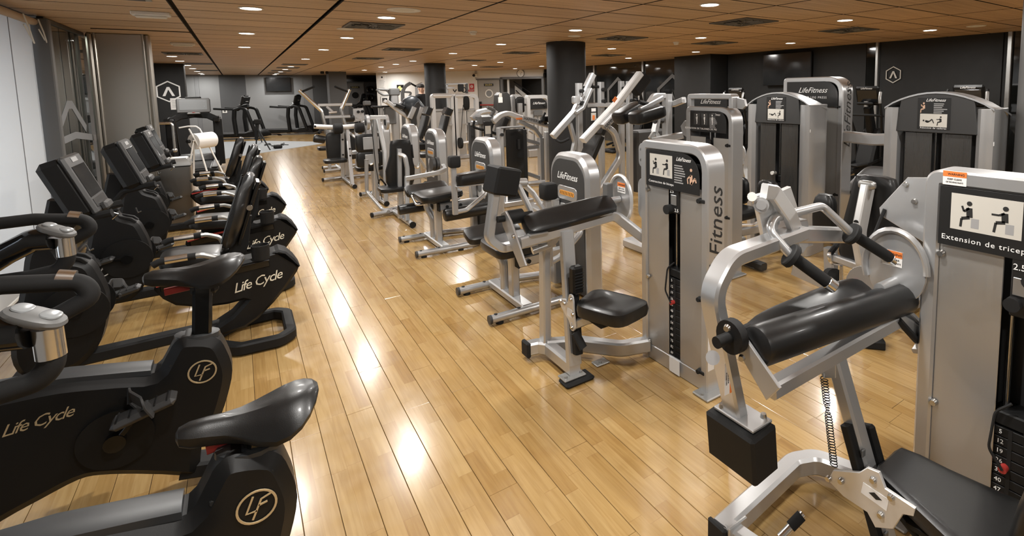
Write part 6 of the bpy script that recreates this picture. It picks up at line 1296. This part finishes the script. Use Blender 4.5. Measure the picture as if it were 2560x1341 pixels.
part('bar', B().tube([PY(941, 224, yq), PY(948, 232, yq), PY(958, 238, yq), PY(974, 237, yq)], .03, .1, 8), 'mid_grey'); part('bar', B().tube([PY(950, 224, yq+.3), PY(966, 226, yq+.3), PY(980, 238, yq+.3)], .03, .1, 8), 'mid_grey'); part('cross_tube', B().tube([PY(944, 223, yq), PY(995, 226, yq)], .025, n=8), 'mid_grey'); part('head_box', B().box(PY(985, 230, yq), (.3, .25, .22), .03), 'mid_grey'); part('post', B().bar([Vector((PY(985, 250, yq).x, yq, 0)), PY(985, 236, yq)], .22, .2, up=YA), 'silver'); part('stem', B().bar([PY(977, 236, yq), PY(974, 260, yq)], .06, .1, up=YA), 'matte_black'); part('tray', B().box(PY(953, 267, yq), (.55, .3, .06), .02), 'matte_black'); part('tray_post', B().bar([Vector((PY(952, 280, yq).x, yq, 0)), PY(952, 270, yq)], .12, .12, up=YA), 'silver'); part('weights', B().box(PY(975, 290, yq), (.3, .25, .5), .02), 'mid_grey'); part('rail', B().bar([PY(960, 252, yq-.2), PY(985, 268, yq-.2)], .1, .1, up=YA), 'pale_silver')
t = thing('grey_plate_machine', 'grey machine with flat metal shields left of the white wall', 'gym machine', (3.6, 15.5, 0))
yq = 15.5
part('shield', B().prism([(p.x, p.z) for p in (PY(882, 272, yq), PY(908, 270, yq), PY(912, 300, yq), PY(884, 306, yq))], (0, yq, 0), XA, ZA, .03, .004), 'silver'); part('top_block', B().box(PY(917, 258, yq), (.18, .15, .12), .02), 'mid_grey'); part('tower', B().box(Vector((PY(922, 280, yq).x, yq+.1, .55)), (.28, .2, 1.1), .02), 'silver'); part('tower_face', B().box(Vector((PY(922, 280, yq).x, yq-.01, .6)), (.2, .01, .9), .002), 'stainless'); part('roller', B().pad(PY(872, 296, yq), (.3, .2, .2), None, .6), 'vinyl'); part('arc', B().bar([PY(892, 296, yq-.4), PY(902, 294, yq-.4), PY(905, 310, yq-.4)], .04, .1, .15, up=YA), 'silver'); part('base', B().bar([(PY(880, 300, yq).x, yq, .06), (PY(930, 300, yq).x, yq, .06)], .1, .1, up=ZA), 'silver'); part('link', B().bar([PY(870, 262, yq), PY(882, 272, yq)], .04, .05, up=YA), 'dark_grey')
for a, c in ((896, 280), (906, 279)): part('bolt', B().cyl(PY(a, c, yq-.02), PY(a, c, yq-.05), .04, n=10), 'rubber')
# ------------------------------------------------------------------ treadmills
def treadmill(label, loc, rz):
    global LOCAL
    LOCAL = True; t = thing('treadmill', label, 'treadmill', loc, rz, 'black treadmills')
    part('deck', B().box((-.45, 0, .15), (1.75, .8, .12), .03), 'black_plastic'); part('belt', B().box((-.5, 0, .214), (1.6, .5, .008), .003), 'rubber')
    for s in (-1, 1):
        part('side_rail', B().box((-.45, s*.34, .225), (1.7, .12, .03), .012), 'dark_grey')
        part('upright', B().bar([(.42, s*.42, .15), (.2, s*.42, .7), (.02, s*.42, 1.18)] if False else [(.02, s*.42, .15), (-.02, s*.42, .8), (.02, s*.42, 1.18)], .1, .17, .2, up=YA), 'black_plastic')
        part('front_arm', B().bar([(.68, s*.4, .2), (.52, s*.42, .8), (.42, s*.42, 1.16), (.2, s*.4, 1.22), (.0, s*.42, 1.14)], .09, .14, .15, up=YA), 'black_plastic')
        part('handrail', B().bar([(.05, s*.42, 1.17), (-.35, s*.42, 1.18), (-.68, s*.42, 1.21)], .08, .1, .1, up=YA), 'matte_black')
        part('rear_foot', B().cyl((-1.2, s*.3, 0), (-1.2, s*.3, .12), .025, n=8), 'matte_black')
    part('motor_cover', B().loft([[Vector((x, y*.42, z)) for y, z in ((-1, .08), (-1, zt-.06), (-.8, zt), (.8, zt), (1, zt-.06), (1, .08))] for x, zt in ((.25, .24), (.4, .33), (.7, .36), (.86, .26), (.9, .18))]), 'black_plastic')
    part('arch_beam', B().bar([(.1, -.42, 1.17), (.2, -.25, 1.27), (.24, 0, 1.3), (.2, .25, 1.27), (.1, .42, 1.17)], .14, .1, .15, up=XA), 'black_plastic')
    rt = Matrix.Rotation(rad(14), 3, 'Y'); c = Vector((.24, 0, 1.5)); cn = part('console', B().box(c, (.08, .62, .36), .05, rot=rt), 'black_plastic')
    part('bezel', B().box(c + rt @ Vector((-.035, 0, 0)), (.03, .6, .34), .014, rot=rt), 'mid_grey', cn); part('screen', B().box(c + rt @ Vector((-.052, 0, .01)), (.006, .5, .24), .002, rot=rt), 'screen_grey', cn); part('top_bump', B().box(c + rt @ Vector((.0, 0, .19)), (.06, .3, .04), .015, rot=rt), 'matte_black', cn); part('brand_mark', B().box(c + rt @ Vector((.0415, .05, -.03)), (.002, .2, .012), 0, rot=rt), 'white_print', cn)  # screen's grey colour stands in for the room reflected in it
    part('key_pad', B().box((.12, 0, 1.33), (.14, .24, .04), .015), 'alu'); part('stop_button', B().cyl((.08, 0, 1.35), (.08, 0, 1.36), .03, n=14), 'red_plastic'); part('safety_cord', B().tube([(.1, .1, 1.3), (.1, .1, 1.0), (.1, .1, .95)], .006, n=5), 'rubber')
    LOCAL = False; return t
tm = treadmill('black treadmill at the grey back wall, left of the hanging television', (.05, 25.0, 0), rad(-24))
dup(tm, (1.9, 26.1, 0), rad(-24), 'black treadmill at the back wall under the hanging television')
dup(tm, (-.82, 15.0, 0), rad(90), 'black treadmill with reflection-grey screen facing the camera')
dup(tm, (4.35, 25.3, 0), rad(-24), 'black treadmill mostly hidden behind the square far pillar')
# ------------------------------------------------------------------ person behind the slim pillar
def person():
    base = Vector((4.60, 16.25, .18)); J = {}
    def a(n, x, y, z, r): J[n] = (Vector((x, y, z))*1.0, r)
    a('pel', 0, 0, .96, .15); a('wai', 0, .0, 1.1, .135); a('che', 0, .0, 1.32, .155); a('upc', 0, .01, 1.44, .12); a('nec', 0, 0, 1.52, .058); a('hd1', .005, -.01, 1.6, .085); a('hd2', .0, 0, 1.68, .098); a('hd3', .0, .01, 1.745, .075)
    for s, k in ((-1, 'l'), (1, 'r')):
        a('sh'+k, s*.19, 0, 1.42, .062); a('el'+k, s*.25, .02, 1.14, .045); a('wr'+k, s*.22, -.16, .98, .03); a('ha'+k, s*.2, -.24, .95, .036)
        a('hi'+k, s*.09, 0, .9, .105); a('kn'+k, s*.1, -.01, .5, .065); a('an'+k, s*.1, .02, .09, .045); a('to'+k, s*.11, -.16, .04, .04)
    E_ = [('pel', 'wai'), ('wai', 'che'), ('che', 'upc'), ('upc', 'nec'), ('nec', 'hd1'), ('hd1', 'hd2'), ('hd2', 'hd3')]
    for k in 'lr': E_ += [('upc', 'sh'+k), ('sh'+k, 'el'+k), ('el'+k, 'wr'+k), ('wr'+k, 'ha'+k), ('pel', 'hi'+k), ('hi'+k, 'kn'+k), ('kn'+k, 'an'+k), ('an'+k, 'to'+k)]
    for s, k in ((-1, 'l'), (1, 'r')):
        for i in range(4):
            n = 'f%d%s' % (i, k); a(n, s*.2+(i-1.5)*.018, -.3, .94, .009); a(n+'b', s*.2+(i-1.5)*.019, -.33, .91, .008); E_ += [('ha'+k, n), (n, n+'b')]
        a('t'+k, s*.2-s*.045, -.27, .95, .01); E_.append(('ha'+k, 't'+k))
    names = list(J); me = bpy.data.meshes.new('body'); me.from_pydata([J[n][0] for n in names], [(names.index(p), names.index(q)) for p, q in E_], [])
    ob = bpy.data.objects.new('person_tmp', me); COL.objects.link(ob); md = ob.modifiers.new('s', 'SKIN'); md.use_smooth_shade = True
    for i, n in enumerate(names): me.skin_vertices[0].data[i].radius = (J[n][1], J[n][1]*(.75 if n in ('pel', 'wai', 'che', 'upc') else 1))
    me.skin_vertices[0].data[0].use_root = True; ob.modifiers.new('u', 'SUBSURF').levels = 2
    dg_ = bpy.context.evaluated_depsgraph_get(); m2 = bpy.data.meshes.new_from_object(ob.evaluated_get(dg_)); bpy.data.objects.remove(ob)
    m2.materials.clear(); m2.materials.append(M['shirt']); m2.materials.append(M['skin'])
    for p in m2.polygons: c = p.center; p.material_index = 1 if (c.z > 1.5 or (c.y < -.1 and .86 < c.z < 1.02)) else 0; p.use_smooth = True
    global LOCAL
    LOCAL = True; t = thing('person', 'person in black clothes standing half hidden behind the slim pillar', 'person', base, rad(25))
    o = bpy.data.objects.new('body', m2); COL.objects.link(o); o.parent = t
    part('hair', B().pad((0, .02, 1.725), (.2, .22, .16), None, .85), 'hair'); 
    for s in (-1, 1): part('eye', B().pad((s*.035, -.094, 1.675), (.022, .012, .012), None, .9), 'hair'); part('ear', B().pad((s*.1, .01, 1.66), (.02, .04, .065), None, .9), 'skin')
    part('nose', B().pad((0, -.11, 1.64), (.025, .035, .045), None, .9), 'skin'); part('mouth', B().pad((0, -.093, 1.6), (.05, .012, .012), None, .9), 'dim_skin')
    LOCAL = False
person()
solo('step_platform', B().box((4.60, 16.25, .09), (.6, .7, .18), .02), 'rubber', 'low black step platform under the person behind the pillar', 'platform')
# ================================================================== wall items, signs, loose things
def hexlogo(root, c, u, v, r, mat):
    c, u, v = vec(c), vec(u), vec(v); n = u.cross(v); q = lambda x, y: c + u*(x*r) + v*(y*r)
    part('hexagon', B().bar([q(math.sin(math.pi/3*i), math.cos(math.pi/3*i)) for i in range(6)], r*.13, .004, up=n, closed=True), mat, root, smooth=0)
    part('chevron', B().prism([(-.48*r, -.45*r), (-.1*r, .45*r), (.1*r, .45*r), (.48*r, -.45*r), (.26*r, -.45*r), (0, .2*r), (-.26*r, -.45*r)], c, u, v, .004), mat, root, smooth=0)
t = thing('hexagon_logo', 'white hexagon logo with a chevron on the dark left pier', 'logo', (-1.37, 17.59, 1.85)); hexlogo(t, PY(421, 229, 17.59), XA, ZA, .26, 'white_print')
t = thing('hexagon_logo', 'grey hexagon logo with a chevron on the dark right wall', 'logo', (10.12, 4.9, 1.9)); hexlogo(t, PX(2233, 187, 10.13), -YA, ZA, .15, 'chart')
t = thing('hexagon_logo', 'large grey hexagon outline on the dark window, right one', 'logo', (10.14, 11.2, 1.6))
part('hexagon', B().bar([(10.14, 10.45, .3), (10.14, 10.45, 1.72), (10.14, 11.05, 2.1), (10.14, 11.65, 1.72), (10.14, 11.65, .3)], .12, .004, up=XA), 'mid_grey'); part('chevron', B().bar([(10.14, 10.75, .9), (10.14, 11.05, 1.6), (10.14, 11.35, .9)], .1, .004, up=XA), 'mid_grey')
t = thing('hexagon_logo', 'large grey hexagon outline on the dark window, left one', 'logo', (10.14, 13.6, 1.6))
part('hexagon', B().bar([(10.14, 13.1, .3), (10.14, 13.1, 1.72), (10.14, 13.65, 2.08), (10.14, 14.2, 1.72), (10.14, 14.2, .3)], .12, .004, up=XA), 'mid_grey'); part('chevron', B().bar([(10.14, 13.4, .9), (10.14, 13.65, 1.6), (10.14, 13.9, .9)], .1, .004, up=XA), 'mid_grey')
t = thing('hexagon_logo', 'frosted hexagon and chevron print on the left glass panes', 'logo', (-1.566, 8.6, 1.2))
part('chevron', B().bar([PX(150, 320, -1.567), PX(170, 262, -1.567), PX(180, 262, -1.567), PX(216, 322, -1.567)], .1, .003, up=XA), 'wall_grey'); part('hexagon', B().bar([PX(140, 360, -1.567), PX(190, 338, -1.567), PX(245, 345, -1.567)], .08, .003, up=XA), 'wall_grey')
def screen_tv(name, label, c, w_, h_, u, n):
    c, u, n = vec(c), vec(u), vec(n); t = thing(name, label, 'television', c)
    part('casing', B().box(c, (w_, .05, h_), .008, ax=(u, n, ZA)), 'black_plastic'); part('screen', B().box(c + n*.026, (w_-.03, .004, h_-.03), .001, ax=(u, n, ZA)), 'screen')
    part('wall_mount', B().box(c - n*.06, (.3, .08, .2), .004, ax=(u, n, ZA)), 'matte_black')
screen_tv('television', 'black flat television hanging on the light grey back wall', (1.54, YB-.12, 2.16), .92, .62, XA, -YA)
screen_tv('television', 'black flat television reflecting ceiling lights on the dark right wall', (XR-.1, 7.2, 2.13), 1.25, .72, YA, -XA)
# doors and signs on the diagonal wall
def dgpart(nm, s0, s1, z0, z1, off, th, mat, parent=None, bev=.004): return part(nm, B().box(dg((s0+s1)/2, (z0+z1)/2, off), (s1-s0, th, z1-z0), bev, ax=AX), mat, parent)
def sstruct(nm, s0, s1, z0, z1, off, th, mat, parent=None): return struct(nm, B().box(dg((s0+s1)/2, (z0+z1)/2, off), (s1-s0, th, z1-z0), .004, ax=AX), mat, parent)
d1 = sstruct('door_1', 4.57, 5.5, .02, 2.19, -.03, .05, 'door_grey')
def ring_at(s, z, off, r0, r1, mat, nm, parent):
    b = B(); n = 28
    b.tube([dg(s+math.cos(2*math.pi*i/n)*r0, z+math.sin(2*math.pi*i/n)*r0, off) for i in range(n)], r1, n=8, closed=True); return struct(nm, b, mat, parent)
ring_at(5.04, 1.63, 0, .15, .025, 'white_plastic', 'porthole_ring', d1); struct('porthole_glass', B().cyl(dg(5.04, 1.63, -.005), dg(5.04, 1.63, .004), .14, n=24), 'screen_grey', d1)
sstruct('push_bar', 4.66, 5.4, 1.14, 1.19, .06, .04, 'red_plastic', d1); sstruct('bar_housing', 4.6, 4.7, 1.02, 1.3, .03, .06, 'rubber', d1); sstruct('door_frame', 4.5, 5.56, 2.19, 2.24, -.01, .1, 'frame_grey', d1)
d2 = sstruct('door_2', 5.55, 5.66, .0, 2.27, -.02, .14, 'frame_grey'); sstruct('frame_right', 7.3, 7.4, 0, 2.27, -.02, .14, 'frame_grey', d2); sstruct('frame_head', 5.55, 7.4, 2.2, 2.29, -.02, .14, 'frame_grey', d2); sstruct('inner_jamb', 5.78, 5.85, 0, 2.2, -.2, .1, 'white_paint', d2)
struct('handrail', B().cyl(dg(5.9, 2.12, -.6), dg(6.9, 1.45, -.6), .02, n=8), 'matte_black', d2); struct('handrail', B().cyl(dg(5.95, 1.75, -.7), dg(6.3, 1.4, -.7), .02, n=8), 'matte_black', d2); struct('stair_string', B().prism([(5.85, 1.95), (5.85, .9), (6.9, .2), (7.2, .2), (7.2, .9)], dg(0, 0, -.9), DU, ZA, .05), 'wall_white', d2)
for z, s in ((2.08, '6K'), (1.74, '5K')):
    t = thing('height_mark', 'black lettering %s on the pale stair wall' % s, 'lettering', dg(6.75, z, -1.44)); text('letters', s, .24, 'black_print', dg(6.75, z, -1.435), DU, ZA)
def sign(nm, label, cat, s, z, w_, h_, mat, off=.012, txt=None, tmat=None, ts=.1, base=0.):
    t = thing(nm, label, cat, dg(s, z, off)); part('plate', B().box(dg(s, z, off), (w_, .012, h_), .002, ax=AX), mat)
    if txt: text('letters', txt, ts, tmat, dg(s, z, off+.0075), DU, ZA)
    return t
sign('exit_sign', 'green-black SALIDA sign with pale letters on the grey door', 'sign', 5.04, 1.985, .4, .1, 'panel_black', .012, 'SALIDA', 'yellow_print', .095)
t = sign('fire_alarm_sign', 'red square fire alarm sign with white ring beside door', 'sign', 4.3, 1.93, .21, .23, 'red_print'); b = B(); b.tube([dg(4.3+.05*math.cos(2*math.pi*i/16), 1.93+.05*math.sin(2*math.pi*i/16), .022) for i in range(16)], .012, n=6, closed=True); part('white_ring', b, 'white_print'); part('centre_dot', B().cyl(dg(4.3, 1.93, .018), dg(4.3, 1.93, .026), .018, n=10), 'white_print')
sign('fire_alarm_label', 'small red text plate under the fire alarm sign', 'sign', 4.27, 1.76, .26, .08, 'red_print', .012, 'PULSADOR', 'white_print', .04)
t = thing('alarm_siren', 'dark red round alarm siren high on white wall', 'alarm', dg(4.44, 2.38)); part('box', B().box(dg(4.46, 2.38, .02), (.22, .04, .14), .01, ax=AX), 'white_plastic'); part('dome', B().cyl(dg(4.42, 2.38, .04), dg(4.42, 2.38, .1), .06, .04, n=16), 'gloss_black')
t = thing('wall_clock', 'round white wall clock above the stair door', 'clock', dg(6.43, 2.44)); part('face', B().cyl(dg(6.43, 2.43, 0.0), dg(6.43, 2.43, .03), .15, n=28), 'white_print'); b = B(); b.tube([dg(6.43+.152*math.cos(2*math.pi*i/28), 2.43+.152*math.sin(2*math.pi*i/28), .03) for i in range(28)], .012, n=6, closed=True); part('rim', b, 'mid_grey'); part('hand', B().bar([dg(6.43, 2.43, .033), dg(6.49, 2.47, .033)], .012, .004, up=DNV), 'black_print'); part('hand', B().bar([dg(6.43, 2.43, .033), dg(6.44, 2.34, .033)], .008, .004, up=DNV), 'black_print')
t = thing('security_camera', 'black camera hanging under the ceiling beside the stair door', 'camera', dg(7.47, 2.5, .1)); part('bracket', B().cyl(dg(7.47, 2.56, .1), dg(7.47, 2.46, .1), .03, n=10), 'matte_black'); part('camera_body', B().pad(dg(7.47, 2.33, .12), (.12, .12, .2), None, .6), 'black_plastic')
t = thing('notice_sheet', 'tall white notice with grey print at the white wall end', 'notice', dg(.27, 2.05, .01)); part('sheet', B().box(dg(.27, 2.05, .008), (.36, .006, .85), 0, ax=AX), 'paper'); part('emblem', B().cyl(dg(.27, 2.38, .011), dg(.27, 2.38, .014), .04, n=12), 'black_print')
b = B(); lines(b, dg(.13, 2.28, .012), DU, ZA, .28, .55, 10, .25); part('print', b, 'grey_print', kind='stuff')
t = thing('muscle_chart', 'framed chart with small photo under the tall notice', 'chart', dg(.55, 1.3, .01)); part('board', B().box(dg(.45, 1.25, .01), (.62, .012, .62), .003, ax=AX), 'mid_grey'); part('white_area', B().box(dg(.42, 1.3, .018), (.5, .004, .5), 0, ax=AX), 'paper'); part('photo', B().box(dg(.35, 1.4, .022), (.24, .004, .2), 0, ax=AX), 'dark_grey')
t = thing('wall_monitor', 'dark monitor with pale photo on the white wall', 'monitor', dg(1.1, 1.9, .05)); part('frame', B().box(dg(1.1, 1.9, .03), (.3, .04, .3), .005, ax=AX), 'black_plastic'); part('picture', B().cyl(dg(1.1, 1.9, .05), dg(1.1, 1.9, .055), .1, n=18), 'yellow_print')
# far left exit door, round black fittings
d3 = struct('door_3', B().box((4.62, YB-.03, 1.1), (.78, .05, 2.2), .004), 'wall_light'); struct('porthole', B().cyl((4.62, YB-.06, 1.62), (4.62, YB-.05, 1.62), .15, n=20), 'matte_black', d3); struct('push_bar', B().box((4.65, YB-.09, 1.1), (.6, .04, .05), .005), 'red_plastic', d3)
t = thing('exit_sign', 'tiny SALIDA sign on the far pale door', 'sign', (4.62, YB-.07, 2.0)); part('plate', B().box((4.62, YB-.065, 2.0), (.4, .01, .1), .001), 'panel_black'); text('letters', 'SALIDA', .09, 'yellow_print', (4.62, YB-.072, 2.0), XA, ZA)
for z, w_ in ((1.95, 'upper'), (1.55, 'lower')):
    c = PY(925, 224 if w_ == 'upper' else 245, YB-.15); t = thing('wall_speaker', 'round glossy black wall speaker, %s one of two beside the white wall' % w_, 'speaker', c); part('dish', B().lathe([(.17, 0), (.17, -.05), (.12, -.08), (.05, -.03)], c, 'y', 24), 'gloss_black'); part('back_box', B().box(c + Vector((0, .06, 0)), (.3, .12, .3), .02), 'matte_black')
t = thing('hanging_sensor', 'small black sensor pair under the ceiling left of the square pillar', 'sensor', (2.7, 22.4, H)); part('body', B().box((2.7, 22.4, H-.05), (.12, .1, .1), .02), 'matte_black'); part('body', B().box((2.86, 22.4, H-.05), (.1, .1, .1), .02), 'matte_black')
t = thing('wall_socket', 'small white wall socket on the grey back wall', 'socket', (-.18, YB-.01, .75)); part('plate', B().box(PY(562, 278, YB-.012), (.16, .012, .16), .004), 'white_plastic'); part('hole', B().cyl(PY(562, 278, YB-.02), PY(562, 278, YB-.024), .04, n=12), 'mid_grey')
t = thing('notice_sheet', 'white paper notice taped on the dark pier under the logo', 'notice', (-1.1, 17.58, 1.3)); c = PY(440, 260, 17.58); part('sheet', B().box(c, (.22, .004, .3), 0), 'paper'); b = B(); lines(b, c + Vector((-.08, -.003, .1)), XA, ZA, .16, .2, 5, .25); part('print', b, 'grey_print', kind='stuff')
# handrail beside the steel column
t = thing('grab_rail', 'short bent chrome grab rail behind the steel column', 'rail', (-.9, 10.4, 0)); yq = 10.3
part('tube', B().tube([PY(388, 309, yq), PY(431, 308, yq), PY(437, 372, yq)], .018, .05, 10), 'chrome'); part('end_ball', B().pad(PY(437, 376, yq), (.07, .07, .07), None, .95), 'alu'); part('wall_plate', B().box(PY(388, 309, yq) + Vector((-.02, .02, 0)), (.02, .1, .1), .004), 'alu'); part('stand', B().bar([PY(437, 376, yq), Vector((PY(437, 376, yq).x, yq, 0))], .03, .03, up=XA), 'matte_black')
# steel bin
t = thing('waste_bin', 'square steel waste bin with sloped lid beside recumbent bikes', 'bin', (-.71, 8.76, 0)); cxb, cyb = -.71, 8.76
part('body', B().box((cxb, cyb, .42), (.32, .36, .84), .012), 'bin_steel')
part('lid', B().loft([[(cxb+sx_*.165*k, cyb+sy_*.185*k2, z+dz*sx_) for sx_, sy_ in ((-1, -1), (1, -1), (1, 1), (-1, 1))] for k, k2, z, dz in ((1, 1, .84, 0), (1, 1, .855, 0), (.78, .75, .93, .0))]), 'alu'); part('flap', B().box((cxb+.02, cyb, .932), (.2, .24, .012), .003), 'alu'); part('slot', B().box((cxb+.13, cyb, .9), (.03, .2, .012), .002, rot=Matrix.Rotation(rad(60), 3, 'Y')), 'rubber')
part('rim', B().box((cxb, cyb, .838), (.33, .37, .012), .003), 'matte_black')
# paper roll on a white wire stand
yq = 11.0; t = thing('paper_roll_stand', 'white wire floor stand for a big paper roll', 'stand', (PY(505, 360, yq).x, yq, 0)); c = PY(508, 352, yq)
part('wire', B().tube([PY(447, 320, yq), PY(470, 316, yq), PY(490, 316, yq), PY(499, 322, yq)], .012, .03, 8), 'white_paint'); part('wire', B().tube([PY(472, 322, yq-.15), PY(500, 372, yq-.15), Vector((c.x+.1, yq-.2, 0))], .012, n=8), 'white_paint'); part('wire', B().tube([PY(499, 322, yq+.15), PY(520, 360, yq+.15), Vector((c.x+.35, yq+.15, 0))], .012, n=8), 'white_paint'); part('wire', B().tube([PY(484, 352, yq-.15), Vector((c.x-.32, yq-.2, 0))], .012, n=8), 'white_paint'); part('wire', B().tube([PY(484, 340, yq+.15), Vector((c.x-.2, yq+.15, 0))], .012, n=8), 'white_paint'); part('axle', B().cyl(PY(484, 352, yq-.2), PY(490, 354, yq+.1), .012, n=8), 'white_paint')
t = thing('paper_roll', 'big white paper roll held in the wire stand', 'paper roll', c - Vector((0, 0, .12))); a_, b_ = c + Vector((-.12, -.1, 0)), c + Vector((.12, .1, .01)); part('paper', B().cyl(a_, b_, .13, n=26), 'paper'); part('core', B().cyl(a_-Vector((.006, .005, 0)), a_+Vector((.01, .008, 0)), .025, n=12), 'rubber'); part('core_plug', B().cyl(a_-Vector((.08, .066, -.01)), a_-Vector((.05, .04, -.01)), .03, n=12), 'rubber')
# mat, tripod, cables
poly = [(-1.6, 17.0), (-.5, 17.3), (0, 17.9), (.87, 18.85), (2.3, 20.3), (2.3, 21.2), (.5, 23.4), (-1.6, 24.2)]
solo('floor_mat', B().prism(poly, (0, 0, .004), XA, YA, .008, .001), 'mat_grey', 'grey floor mat with a pointed end before the treadmills', 'mat')
t = thing('tripod', 'black camera tripod standing on the grey floor mat', 'tripod', (.62, 19.9, 0)); q = Vector((PY(643, 320, 19.9).x, 19.9, PY(643, 320, 19.9).z))
part('head', B().box(PY(643, 305, 19.9), (.22, .15, .16), .03), 'black_plastic'); part('column', B().cyl(PY(643, 310, 19.9), PY(641, 350, 19.9), .05, n=10), 'matte_black'); 
for e_ in (PZ(676, 376, .0), PZ(640, 368, 0), PZ(655, 356, 0)): part('leg', B().cyl(q, e_, .025, .018, n=8), 'matte_black')
RR = random.Random(4)
for k in range(3):
    c = PZ(668+k*20, 362+(k % 2)*4, .012); pts = [c + Vector((RR.uniform(-.13, .13), RR.uniform(-.5, .5), RR.uniform(0, .03))) for _ in range(9)]
    solo('cable', B().tube(fillet(pts, .15, 4), .012, n=5), 'rubber', ('tangled black cable lying on the mat nearest the tripod', 'tangled black cable in the middle of the mat', 'tangled black cable at the right of the mat')[k], 'cable', 'loose cables on the mat')
c = PZ(695, 372, .0); t = thing('power_adapter', 'small black power adapter lying beside the cables on mat', 'adapter', c); part('body', B().box(c + Vector((0, 0, .07)), (.24, .2, .12), .03), 'black_plastic'); part('socket', B().cyl(c + Vector((.0, -.1, .07)), c + Vector((0, -.13, .07)), .03, n=8), 'rubber')
c0 = PZ(12, 1000, .0); pts = [c0 + Vector(p) for p in ((-.1, .1, .01), (0, .02, .012), (.05, -.05, .012), (.12, .03, .015), (.08, .1, .012), (.02, .05, .02), (.1, -.03, .02), (.2, .0, .012))]
solo('extension_cord', B().tube(fillet(pts, .04, 4), .005, n=6), 'rubber', 'thin black power cord on the floor under the bike handlebars', 'cable')
c = PZ(60, 1000, 0); t = thing('power_plug', 'small white plug block on the floor by the bikes', 'plug', c); part('block', B().box(c + Vector((0, 0, .02)), (.06, .04, .035), .006), 'white_plastic'); part('cord_end', B().cyl(c + Vector((-.03, 0, .02)), c + Vector((-.06, .01, .02)), .006, n=8), 'rubber')
